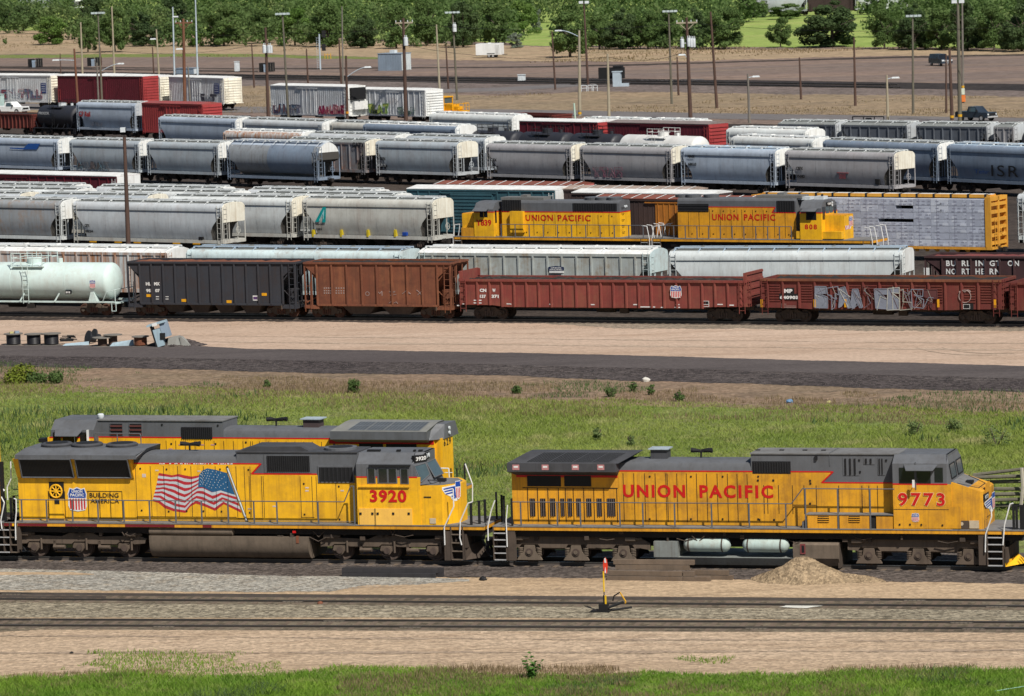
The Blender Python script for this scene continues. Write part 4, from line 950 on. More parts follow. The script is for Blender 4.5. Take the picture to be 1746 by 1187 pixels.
 m=MB();x,z=B.q('A',382,585,yh);B.rect(m,'A',330,522,436,640,yh-.01,yh,1);B.rect(m,'A',330,640,436,770,yh-.1,yh,0)
 m.ring((x,yh-.06,z),.29,.045,'y',20,0);m.lathe([(-.05,.08),(.03,.08)],(x,yh-.06,z),'y',10,0)
 for k in range(8):t=k*math.pi/4;m.tube((x,yh-.06,z),(x+.28*math.cos(t),yh-.06,z+.28*math.sin(t)),.03,5,0)
 B.rect(m,'A',368,640,402,672,yh-.12,yh-.1,1);B.part('handbrake_wheel',m,[YEL,BLK])
 m=MB();x,z=B.q('A',528,718,yh);_,zt=B.q('A',528,562,yh);shield(m,x,z,zt,yh-.02,w=.86);B.part('shield_emblem',m,[BLU,WHT,RED])
 m=MB()
 for s_,a,b,c,d in(('BUILDING',606,804,597,629),('AMERICA',612,808,637,667)):m.cut();xa1,zb1=B.q('A',a,c,yh);xb1,za1=B.q('A',b,d,yh);text(m,s_,xa1,xb1,za1,zb1,yh-.022,0,.01)
 B.part('lettering',m,BLK)
 m=MB()
 top=[(475,178),(560,192),(630,205),(700,190),(760,203),(850,220),(930,208),(975,150),(1030,125),(1130,143),(1258,180)]
 bot=[(402,500),(470,520),(540,578),(640,615),(780,635),(840,560),(900,528),(1000,560),(1120,612),(1220,535),(1422,635)]
 nU=40
 def cv(P,t):
  k=t*(len(P)-1);i=min(int(k),len(P)-2);f=k-i;f=f*f*(3-2*f)*.5+f*.5;return(P[i][0]+(P[i+1][0]-P[i][0])*f,P[i][1]+(P[i+1][1]-P[i][1])*f)
 def fp(u,v,d=0):
  a,b=cv(top,u),cv(bot,u);wv=22*math.sin(u*14+1.2+v*1.5)*math.sin(math.pi*v);zx=a[0]+(b[0]-a[0])*v;zy=a[1]+(b[1]-a[1])*v+wv;x,z=B.q('P',zx,zy,yh-.016);return(x,yh-.016-d,z)
 for i in range(13):
  for j in range(nU):
   u0,u1=j/nU,(j+1)/nU;m.add([fp(u0,i/13),fp(u1,i/13),fp(u1,(i+1)/13),fp(u0,(i+1)/13)],[(0,1,2,3)],0 if i%2==0 else 1)
 def lim(u):return.50+.06*(u-.62)/.38
 c0=.62;nC=16
 for j in range(nC):u0=c0+(1-c0)*j/nC;u1=c0+(1-c0)*(j+1)/nC;m.add([fp(u0,0,.004),fp(u1,0,.004),fp(u1,lim(u1),.004),fp(u0,lim(u0),.004)],[(0,1,2,3)],2)
 for r in range(7):
  for c in range(8):
   u=c0+.03+(1-c0-.05)*(c+.5*(r%2))/8;v=.05+(lim(u)-.08)*r/7;p=fp(u,v,.008);R=.032
   m.add([(p[0]+(R if k%2==0 else R*.42)*math.sin(k*math.pi/5),p[1],p[2]+(R if k%2==0 else R*.42)*math.cos(k*math.pi/5))for k in range(10)],[tuple(range(10))],1)
 a=B.q('P',1262,120,yh);b=B.q('P',1482,722,yh);m.tube((a[0],yh-.02,a[1]),(b[0],yh-.02,b[1]),.045,6,1);m.tube((a[0]+.045,yh-.022,a[1]),(b[0]+.045,yh-.022,b[1]),.018,6,3)
 m.lathe([(-.02,.05),(.02,.05)],(a[0],yh-.03,a[1]+.04),'y',10,3)
 B.part('flag_mural',m,[flat('flag_red',(.42,.025,.035)),flat('flag_white',(.50,.54,.56)),flat('flag_blue',(.02,.10,.22)),BLK])
 yc=-1.5;xc0=B.x('B',748,yc,3.5);xc1=B.x('B',1118,yc,4.3);zce=B.z('B',900,402,yc);zct=zce+.45;zrc=B.z('B',900,491,yc);xf=B.x('B',1178,yc,3.2)
 zb=B.z('B',1180,545,yc)
 m=MB();m.prism([(-1.5,ZD),(-1.5,zce),(-.95,zct),(.95,zct),(1.5,zce),(1.5,ZD)],'x',xc0,xc1,0)
 m.hexa([(xc1,-1.5,zb),(xf,-1.5,zb),(xf,1.5,zb),(xc1,1.5,zb)],[(xc1,-1.5,zce),(xc1+.05,-1.45,zce),(xc1+.05,1.45,zce),(xc1,1.5,zce)],0)
 m.hexa([(xc1,-1.5,zce),(xc1+.05,-1.45,zce),(xc1+.05,1.45,zce),(xc1,1.5,zce)],[(xc1+.3,-.8,zct),(xc1+.42,-.7,zct),(xc1+.42,.7,zct),(xc1+.3,.8,zct)],0)
 m.hexa([(xf,-1.5,zb),(xf+.42,-.75,zb),(xf+.42,.75,zb),(xf,1.5,zb)],[(xc1+.05,-1.45,zce),(xc1+.42,-.7,zce),(xc1+.42,.7,zce),(xc1+.05,1.45,zce)],0)
 m.hexa([(xc1+.05,-1.45,zce),(xc1+.42,-.7,zce),(xc1+.42,.7,zce),(xc1+.05,1.45,zce)],[(xc1+.04,-.95,zct),(xc1+.42,-.7,zct),(xc1+.42,.7,zct),(xc1+.04,.95,zct)],0)
 m.box(xc0,xf,yc-.01,yc+.1,ZD,zrc,1);m.box(xc0,B.x('B',1158,yc,3.8),yc-.015,yc,zrc-.03,zrc+.03,2)
 a=B.q('B',762,550,yc);b=B.q('B',1105,558,yc);m.box(a[0],b[0],yc-.09,yc,(a[1]+b[1])/2-.03,(a[1]+b[1])/2+.02,1)
 a=B.q('B',832,408,yc);b=B.q('B',1110,412,yc);m.box(a[0],b[0],yc-.12,yc,a[1]-.04,a[1]+.01,3)
 B.part('cab',m,[LGR,YEL,RED,BLK])
 m=MB()
 for a,g in(((814,426,875,534),((824,434,868,528),)),((884,426,1022,534),((894,436,952,526),(962,436,1014,526))),((1038,428,1100,537),((1046,438,1092,532),))):
  B.rect(m.cut(),'B',*a,yc-.03,yc,1)
  for b in g:B.rect(m,'B',*b,yc-.04,yc,0)
 B.part('side_window',m,[GLS,LGR])
 m=MB()
 def wsh(u,v):
  a=Vector((xf,-1.5,zb)).lerp(Vector((xc1+.05,-1.45,zce)),v);b=Vector((xf+.42,-.75,zb)).lerp(Vector((xc1+.42,-.7,zce)),v);n_=Vector((.012,-.012,0));return a.lerp(b,u)+n_
 m.add([wsh(.12,.12),wsh(.95,.42),wsh(.95,.95),wsh(.05,.9)],[(0,1,2,3)],0);m.path([wsh(.12,.12),wsh(.95,.42),wsh(.95,.95),wsh(.05,.9),wsh(.12,.12)],.025,5,1);m.cut()
 a=Vector((xf+.43,-.65,zb+.25));b=Vector((xc1+.435,-.65,zce-.04));m.add([a,(a.x,.65,a.z),(b.x,.65,b.z),b],[(0,1,2,3)],0);m.path([a,(a.x,.65,a.z),(b.x,.65,b.z),b,a],.025,5,1)
 B.part('windshield',m,[GLS2,LGR])
 def cf(u,v):
  a=Vector((xc1+.05,-1.45,zce)).lerp(Vector((xc1+.04,-.95,zct)),v);b=Vector((xc1+.42,-.7,zce)).lerp(Vector((xc1+.42,-.7,zct)),v);return a.lerp(b,u)+Vector((.02,-.02,0))
 def nb(u,v,d=0):a=Vector((xc1+.07,-1.36,zce+.05));b=Vector((xc1+.44,-.62,zce+.05));p=a.lerp(b,u)+Vector((.05+d,-.03-d*.5,.30*v));return tuple(p)
 m=MB();k=Vector((-.16,.10,0));m.hexa([nb(0,0),nb(1,0),tuple(Vector(nb(1,0))+k),tuple(Vector(nb(0,0))+k)],[nb(0,1),nb(1,1),tuple(Vector(nb(1,1))+k),tuple(Vector(nb(0,1))+k)],0)
 v_,f_=text_geo('3920',.03);a_,b_=v_.min(0),v_.max(0);m.add([nb(.1+.8*(p[0]-a_[0])/(b_[0]-a_[0]),.2+.6*(p[1]-a_[1])/(b_[1]-a_[1]),.012)for p in v_],f_,1);B.part('number_board',m,[BLK,WHT])
 m=MB()
 for dz in(0,):
  for dy in(-.14,.14):m.lathe([(0,.1),(.06,.1)],(xc1+.42,dy-.45,zct-.18),'x',12,0)
 m.box(xc1+.4,xc1+.45,-.75,-.15,zct-.32,zct-.04,1);B.part('headlight',m,[LAMP,BLK])
 xn=B.x('B',1325,-1.45,2.8);znt=B.z('B',1325,550,-1.45);m=MB()
 plan=[(xf-.1,-1.48),(xn,-1.45),(xn+.58,-.45),(xn+.58,.45),(xn,1.45),(xf-.1,1.48)];n=len(plan)
 tops=[zb-.05,znt,znt-.02,znt-.02,znt,zb-.05]
 m.add([(x,y,ZD)for x,y in plan]+[(x,y,z)for(x,y),z in zip(plan,tops)],[tuple(reversed(range(n))),tuple(range(n,2*n))]+[(i,(i+1)%n,n+(i+1)%n,n+i)for i in range(n)],0)
 m.add([(xf,-1.25,zb-.03),(xn-.05,-1.2,znt+.012),(xn+.42,-.4,znt),(xn+.42,.4,znt),(xn-.05,1.2,znt+.012),(xf,1.25,zb-.03)],[tuple(range(6))],1)
 m.box(xf+.35,xf+.75,-.2,.1,znt+.02,znt+.16,2);m.path([(xf+.15,-1.0,znt+.1),(xf+.15,-1.0,znt+.2),(xf+.8,-1.05,znt+.2),(xf+.8,-1.05,znt+.05)],.02,5,2)
 x,z=B.q('B',1225,626,-1.48);m.box(x-.17,x+.17,-1.49,-1.46,z-.025,z+.025,2)
 x,z=B.q('B',1262,787,-1.47);m.box(x-.14,x+.14,-1.49,-1.44,z-.12,z+.12,3)
 B.part('nose',m,[YEL,DECK,BLK,flat('beige_patch',(.5,.42,.3))])
 m=MB();c0_,c1_=Vector((xn,-1.45,0)),Vector((xn+.58,-.45,0));zz=B.z('B',1420,608,-1.1)
 wings(m,0,0,1,0,0,face=lambda u,v,d:(lambda p:(p.x+d+.01,p.y-d-.01,zz+(v-.45)*.72))(c0_.lerp(c1_,.02+u*.97)))
 B.part('wing_emblem',m,[BLU,WHT,RED])
 m=MB();za1=B.z('B',960,662,yc);zb1=B.z('B',960,577,yc);text(m,'3920',B.x('B',838,yc,3),B.x('B',1086,yc,3),za1,zb1,yc-.03,0,.035,1.1);B.part('number',m,RED)
 m=MB();xa,xb,za,zb_=B.rect(m,'B',762,702,1124,822,yc-.05,yc,0)
 for zx in(870,876):x=B.x('B',zx,yc);m.box(x-.01,x+.01,yc-.055,yc-.05,za,zb_,1)
 for zx in(776,856,892,997,1102):x,z=B.q('B',zx,736,yc);latch(m,x,z,yc-.055,1,.05)
 B.part('equipment_panel',m,[YELF,BLK])
 m=MB()
 for zx,w_ in((865,.3),(1032,.08),(1140,.04),(1180,.08)):x=B.x('B',zx,-.6,4.9);m.cut().box(x-w_,x+w_,-.7,-.5,zct,zct+.09)
 B.part('roof_vent',m,BLK)
 zrl=B.z('A',900,648,-1.5);ps=[(B.x('A',c,-1.5),zrl)for c in(147,315,490,663,837,1012,1188,1364,1543,1718)]+[(B.x('B',c,-1.5),zrl)for c in(207,486)]
 zt_=B.z('B',728,552,-1.5);xt_=B.x('B',732,-1.5)
 rail(B,'handrail',ps+[(xt_,zt_)],[(B.x('A',105,-1.5),zrl)]+ps+[(B.x('B',665,-1.5),zrl),(B.x('B',712,-1.5),zt_),(xt_+.03,zt_)],LGR,mid=ZD+.14)
 grab(B,[B.q('A',95,635,-1.56),B.q('A',110,640,-1.56),B.q('A',112,720,-1.56),B.q('A',105,800,-1.56),B.q('A',108,915,-1.56)])
 grab(B,[B.q('A',72,385,-.9)+(-.9,),B.q('A',75,500,-.9)+(-.9,),B.q('A',48,560,-.9)+(-.9,),B.q('A',52,645,-.9)+(-.9,)])
 grab(B,[B.q('B',1400,570,-1.56),B.q('B',1404,690,-1.56),B.q('B',1340,830,-1.56),B.q('B',1344,950,-1.56)])
 grab(B,[B.q('B',1528,658,-1.56),B.q('B',1500,668,-1.56),B.q('B',1448,790,-1.56),B.q('B',1445,900,-1.56),B.q('B',1458,950,-1.56)])
 grab(B,[B.q('B',1480,400,.9)+(.9,),B.q('B',1530,540,.9)+(.9,),B.q('B',1530,660,.9)+(.9,)])
 steps(B,B.x('A',30,-1.56,1),B.x('A',115,-1.56,1),B.z('A',70,1002,-1.56),ZD-.05,4,edge=UND2)
 steps(B,B.x('B',1390,-1.56,1),B.x('B',1462,-1.56,1),B.z('B',1400,1052,-1.56),ZD-.05,4,edge=UND2)
 m=MB();B.rect(m,'B',1336,858,1392,1055,-1.54,-1.3);B.rect(m.cut(),'A',120,820,140,980,-1.5,-1.3);B.part('step_bracket',m,UND)
 m=MB()
 for r_,zx,y in(('B',1520,-1.35),('B',1575,-1.0),('B',1615,-.6),('B',1470,.9),('A',75,-1.0),('A',95,-.4),('A',35,-1.2)):x=B.x(r_,zx,y,2.5);m.cut().box(x-.05,x+.05,y-.05,y+.05,ZD,ZD+1.05)
 for i in range(5):z=ZD+.2+i*.3;a=B.x('A',92,-.9,z);m.box(a,a+.35,-.92,-.88,z,z+.04)
 m.path([(B.x('B',1520,-1.35,2.5),-1.35,ZD+1.0),(B.x('B',1575,-1.0,2.5),-1.0,ZD+1.02),(B.x('B',1615,-.6,2.5),-.6,ZD+1.0)],.02);B.part('end_post',m,BLK)
 plow(B,B.x('B',1480,-1.4,.8),1,UND,.35,1.2);plow(B,x0+.1,-1,UND,.4,1.1);coupler(B,x1-.1,1);coupler(B,x0,-1)
 m=MB();xa=B.x('A',1018,-1.3,1);xb=B.x('B',425,-1.3,1);zt=B.z('A',1300,890,-1.45);zb_=B.z('A',1300,1035,-1.1)
 P=[(-1.45,zt)]+[(-1.45+.55*(1-math.cos(t)),zt-.25-(zt-.25-zb_)*math.sin(t))for t in[math.pi/2*i/6 for i in range(7)]];P=P+[(-a,b)for a,b in reversed(P)]
 m.prism(P,'x',xa,xb,0);B.part('fuel_tank',m,UND2,True)
 m=MB();zc=B.z('A',1300,856,-1.3);m.lathe([(-.01,.05),(0,.2),(B.x('A',1575,-1.3,1.5)-xa,.2),(B.x('A',1580,-1.3,1.5)-xa+.05,.05)],(xa,-1.25,zc),'x',16);B.part('air_tank',m,UND2,True)
 m=MB();x,z=B.q('B',322,862,-1.5);m.box(x-.07,x+.07,-1.5,-1.4,z-.05,z+.05,0);B.rect(m,'B',335,890,355,938,-1.47,-1.4,1);B.part('fuel_filler',m,[RED,RUSTM])
 za=RT+.5
 loco_truck(B,[B.x('A',c,-1.2,za)for c in(235,540,845)],'emd');loco_truck(B,[B.x('B',c,-1.2,za)for c in(635,955,1268)],'emd')
 m=MB();rg=random.Random(8)
 for i in range(46):
  x=rg.uniform(x0+1,x1-1);y=rg.uniform(-1.45,-1.0);z=rg.uniform(1.3,1.72);a=rg.uniform(.1,.45)
  if rg.random()<.5:m.box(x,x+a*.6,y,y+.2,z-.12,z+.05)
  else:m.path([(x,y,z),(x+a,y,z-rg.uniform(0,.3)),(x+2*a,y,z)],.025,5)
 B.part('brake_piping',m,UND)
 return B
def loco_629():
 tr=track(100,745.0,700,749.6,4.32,.93)
 B=LB(tr,62,792,'locomotive','yellow and grey diesel locomotive behind the one numbered 3920, cab at its left end','yellow diesel locomotives',hw=.93,zr=4.3);yh=-.93
 zr=B.z('A',1600,226,yh);ztop=zr+.46;zt2=B.z('A',1200,112,yh)
 xc0,xc1=B.x('A',335,-1.5,4.3),B.x('A',635,-1.5,4.3);xm0=B.x('A',1510,yh,4.3);xr0=B.x('B',560,yh,4.3);xr1=B.x('B',1270,yh,4)
 x0,x1=B.x('A',160,-1.5,2),B.x('B',1385,-1.5,2)
 m=MB();m.box(x0,x1,-1.55,1.55,ZD-.05,ZD,0);m.box(x0,x1,-1.53,1.53,ZD-.2,ZD-.051,1);m.box(x0+.8,x1-.8,-1.2,1.2,.8,ZD-.2,2);B.part('deck',m,[DECK,YEL2,UNDK])
 m=MB();m.box(xc1-.1,xm0,yh,-yh,ZD,zt2,0);m.box(xc1-.1,xm0+.03,yh-.05,-yh+.05,zt2,zt2+.05,4);hood(m,xm0-.02,xr0+.3,ZD,ztop,-yh,.32,0,.03)
 m.box(xc1,xr0+.2,yh-.012,yh,ZD,zr-.03,1);m.box(xc1,xr0+.2,yh-.018,yh,zr-.03,zr+.03,2)
 for zx in list(range(1125,1760,65)):x=B.x('A',zx,yh,4);m.box(x-.012,x+.012,yh-.02,yh-.012,ZD+.2,zr-.15,3)
 for zx in range(30,540,60):x=B.x('B',zx,yh,4);m.box(x-.012,x+.012,yh-.02,yh-.012,ZD+.2,zr-.15,3)
 for zx,zy in((1097,135),(1475,140),(1160,265),(1460,265),(1665,255)):latch(m,*B.q('A',zx,zy,yh),yh-.015,3,.04)
 for zx,zy in((1222,272),(1368,272),(1155,300),(1440,272)):x,z=B.q('A',zx,zy,yh);m.box(x-.1,x+.1,yh-.022,yh-.012,z-.03,z+.03,5)
 B.part('long_hood',m,[LGR,YEL,RED,BLK,DECK,flat('sticker_red',(.5,.25,.22))],True)
 m=MB()
 for a in((740,122,836,215),(870,122,966,215)):m.cut();xa,xb,za,zb=B.rect(m,'A',*a,yh-.03,yh,2);m.box(xa+.05,xb-.05,yh-.036,yh,za+.05,zb-.05,0);louvre(m,xa+.05,xb-.05,za+.05,zb-.05,yh-.038,.16,3,'h')
 xa,xb,za,zb=B.rect(m.cut(),'A',1225,152,1436,234,yh-.03,yh,0);louvre(m,xa,xb,za,zb,yh-.031,.1,1)
 B.part('side_grille',m,[BLK,DGR,LGR,flat('fin_brown',(.12,.04,.035))])
 yc=-1.5;zce=B.z('A',500,172,yc);zct=zce+.44;m=MB()
 m.prism([(-1.5,ZD),(-1.5,zce),(-1.0,zct),(1.0,zct),(1.5,zce),(1.5,ZD)],'x',xc0+.1,xc1,0)
 m.hexa([(xc0-.15,-1.45,ZD+.9),(xc0+.12,-1.5,ZD+.9),(xc0+.12,1.5,ZD+.9),(xc0-.15,1.45,ZD+.9)],[(xc0+.08,-1.42,zce),(xc0+.12,-1.5,zce),(xc0+.12,1.5,zce),(xc0+.08,1.42,zce)],0)
 zrc=B.z('A',400,222,yc);m.box(xc0-.1,xc1,yc-.01,yc+.1,ZD,zrc,1);m.box(xc0,xc1,yc-.015,yc,zrc-.03,zrc+.03,2);B.part('cab',m,[LGR,YEL,RED])
 m=MB()
 for a in((358,188,412,268),(424,205,520,268),(540,188,594,268)):B.rect(m.cut(),'A',a[0],a[1],a[2],a[3],yc-.03,yc,0)
 x,z=B.q('A',507,240,yc);m.box(x-.02,x+.02,yc-.04,yc,z-.3,z+.3,1);x,z=B.q('A',600,225,yc);m.box(x-.02,x+.02,yc-.2,yc,z-.4,z+.4,1);B.part('side_window',m,[GLS,WHT])
 m=MB();a=B.q('A',372,170,yc);b=B.q('A',560,170,yc);m.hexa([(a[0]+.15,yc-.4,a[1]-.28),(b[0]-.15,yc-.4,a[1]-.28),(b[0],yc,a[1]-.02),(a[0],yc,a[1]-.02)],[(a[0]+.15,yc-.4,a[1]-.25),(b[0]-.15,yc-.4,a[1]-.25),(b[0],yc,a[1]+.02),(a[0],yc,a[1]+.02)]);B.part('window_awning',m,LGR)
 m=MB();xn=B.x('A',185,-1.4,3.2);zn=B.z('A',240,235,-.5);m.hexa([(xn,-1.2,ZD),(xc0,-1.45,ZD),(xc0,1.45,ZD),(xn,1.2,ZD)],[(xn+.1,-1.2,zn-.25),(xc0,-1.45,zn-.05),(xc0,1.45,zn-.05),(xn+.1,1.2,zn-.25)],0)
 m.add([(xn+.15,-1.1,zn-.22),(xc0-.1,-1.3,zn-.03),(xc0-.1,1.3,zn-.03),(xn+.15,1.1,zn-.22)],[(0,1,2,3)],1);m.box(xn+.4,xn+.7,-.9,-.3,zn-.1,zn+.08,2);B.part('nose',m,[YEL,DECK,BLK])
 zc0=B.z('B',900,238,-1.5);zc1=B.z('B',900,182,-1.5);zc2=zc1+.34;xa=B.x('B',565,-1.5,zc1);xb=B.x('B',1218,-1.5,zc1)
 m=MB();m.box(xr0,xr1,yh,-yh,ZD,zc0,0);m.box(xr1,xr1+.35,-.75,.75,ZD,zc0,0);m.box(xr0,xr1,yh-.016,yh,zc0-.28,zc0-.1,1)
 for a in((762,262,925,300),(945,266,1152,304)):B.rect(m,'B',*a,yh-.02,yh,2)
 B.part('radiator_compartment',m,[YEL,RED,BLK])
 m=MB();m.box(xa,xb,-1.5,1.5,zc0,zc1,0);m.hexa([(xa,-1.5,zc1),(xb,-1.5,zc1),(xb,1.5,zc1),(xa,1.5,zc1)],[(xa+.4,-.4,zc2),(xb+.2,-.4,zc2),(xb+.2,.4,zc2),(xa+.4,.4,zc2)],1)
 m.hexa([(xa+.1,yh,zc0-.2),(xb-.1,yh,zc0-.2),(xb-.1,-yh,zc0-.2),(xa+.1,-yh,zc0-.2)],[(xa,-1.48,zc0),(xb,-1.48,zc0),(xb,1.48,zc0),(xa,1.48,zc0)],0)
 m.hexa([(xb,-1.2,zc0-.05),(xb+.55,-.6,zc0-.05),(xb+.55,1.5,zc0-.05),(xb,1.5,zc0-.05)],[(xb,-.6,zc2-.06),(xb+.5,-.3,zc2-.12),(xb+.5,1.2,zc2-.12),(xb,.6,zc2-.06)],0)
 B.part('radiator_wing',m,[LGR,flat('wing_top',(.20,.20,.185))])
 m=MB()
 for i in range(4):
  m.cut();t0,t1=.17+.19*i,.17+.19*(i+1)-.015
  P=lambda t,u,d=.012:(xa+.4*u+(xb-xa-.2*u)*t,-1.5+1.1*u,zc1+(zc2-zc1)*u+d)
  m.add([P(t0,.1),P(t1,.1),P(t1,.95),P(t0,.95)],[(0,1,2,3)],0)
  for k in range(6):t=t0+(t1-t0)*k/5;m.add([P(t,.08,.03),P(t+.004,.08,.03),P(t+.004,.97,.03),P(t,.97,.03)],[(0,1,2,3)],1)
  for u in(.1,.52,.95):m.add([P(t0,u,.028),P(t1,u,.028),P(t1,u+.02,.028),P(t0,u+.02,.028)],[(0,1,2,3)],1)
 B.part('radiator_screen',m,[flat('screen',(.075,.085,.095),.45),flat('screen_bar',(.22,.245,.27))])
 x=B.x('B',455,0,4.8);m=MB();m.box(x-.4,x+.4,-.35,.35,ztop-.05,ztop+.38,0);m.box(x-.52,x+.52,-.45,.45,ztop+.38,ztop+.43,1);B.part('exhaust_stack',m,[flat('sooty_brown',(.07,.05,.05)),paint('stack_cap',(.35,.42,.47),amt=.3)])
 horn(B,B.x('B',203,0,4.8),ztop+.02)
 x=B.x('A',683,-.4,5);m=MB();m.lathe([(0,.12),(.1,.17),(.2,.16),(.24,.1)],(x,-.4,zct),'z',12,0);B.part('antenna_dome',m,LAMP,True)
 m=MB();a,b=B.q('B',1265,283,-.7)
 z0=B.z('B',1300,282,-.5);text(m,'629',-.55,.45,z0,z0+.32,xr1+.365,0,.02,1.4,ax='x');B.part('number',m,BLK)
 m=MB()
 for dz in(0,.22):m.cut().lathe([(0,.09),(.06,.09)],(xb+.56,.1,zc1-.1-dz+.1),'x',10,0)
 B.part('headlight',m,LAMP)
 m=MB();za=B.z('B',1410,390,-1.4)
 for zx,y in((1385,-1.4),(1425,-1.4),(1475,-.2),(1478,.6)):x=B.x('B',zx,y,2.8);m.tube((x,y,ZD),(x,y,ZD+1.1),.035)
 m.path([(x1-.6,-1.45,ZD+1.1),(x1-.1,-1.45,ZD+1.1),(x1-.05,-1.45,ZD)],.03,6,1);m.path([(x1-.3,-1.45,ZD+.9),(x1+.1,-1.45,ZD+.9)],.02,5,1);B.part('end_rail',m,[BLK,WHT])
 m=MB();z=B.z('A',700,195,-1.5);a,b=B.x('A',640,-1.5,z),B.x('A',945,-1.5,z);m.path([(a,-1.5,z),(b,-1.5,z),(b+.05,-1.5,z-.1),(b+.05,-1.5,ZD)],.028)
 for t in(0,.5):m.tube((a+(b-a)*t,-1.5,z),(a+(b-a)*t,-1.5,ZD),.028)
 B.part('handrail',m,LGR)
 c=(x0+x1)/2
 loco_truck(B,[x0+2.2+2.08*k for k in range(3)],'ge');loco_truck(B,[x1-6.6+2.08*k for k in range(3)],'ge')
 m=MB();m.prism([(-1.4,1.6),(-1.4,.8),(-1.1,.45),(1.1,.45),(1.4,.8),(1.4,1.6)],'x',c-3,c+3);B.part('fuel_tank',m,TANKG)
def loco_edge():
 B=LB(NEAR,-760,24,'locomotive','rear end of a yellow locomotive just entering at the left edge of the picture','yellow diesel locomotives')
 x1=B.L/2;x0=-x1;xb=B.x('E',12,1.1,3.5);zt=B.z('E',5,90,-1.0)
 m=MB();m.box(x0,x1,-1.55,1.55,ZD-.05,ZD,0);m.box(x0,x1,-1.53,1.53,ZD-.2,ZD-.051,1);m.box(x0+.8,x1-.8,-1.2,1.2,.8,ZD-.2,2);m.box(x1-.9,x1-.1,-1.536,-1.53,ZD-.19,ZD-.07,3);B.part('deck',m,[DECK,YEL,UNDK,DRED])
 m=MB();m.box(x0+3,xb,-1.1,1.1,ZD,zt,0);m.box(x0+3,xb-.5,-.9,.9,zt,zt+.45,1);B.part('long_hood',m,[YEL,LGR])
 m=MB();m.box(x0+.8,x0+3.1,-1.5,1.5,ZD,zt+.4);B.part('cab',m,LGR)
 m=MB()
 for zx,y in((18,-1.2),(30,-.8),(25,.3)):x=B.x('E',zx,y,2.8);m.box(x-.06,x+.06,y-.05,y+.05,ZD,B.z('E',zx,235,y))
 B.part('end_post',m,BLK)
 grab(B,[B.q('E',12,530,-1.56),B.q('E',38,580,-1.56),B.q('E',8,730,-1.56),B.q('E',18,800,-1.56)]);grab(B,[B.q('E',-2,450,-1.0)+(-1.0,),B.q('E',38,480,-1.0)+(-1.0,)],r=.05)
 steps(B,x1-1.0,x1-.25,.5,ZD-.05,4);coupler(B,x1,1);loco_truck(B,[x1-6.2+2.08*k for k in range(3)],'ge');loco_truck(B,[x0+2+2.08*k for k in range(3)],'ge')
YT=track(769,406.7,1466,413.7,1.75,1.5)
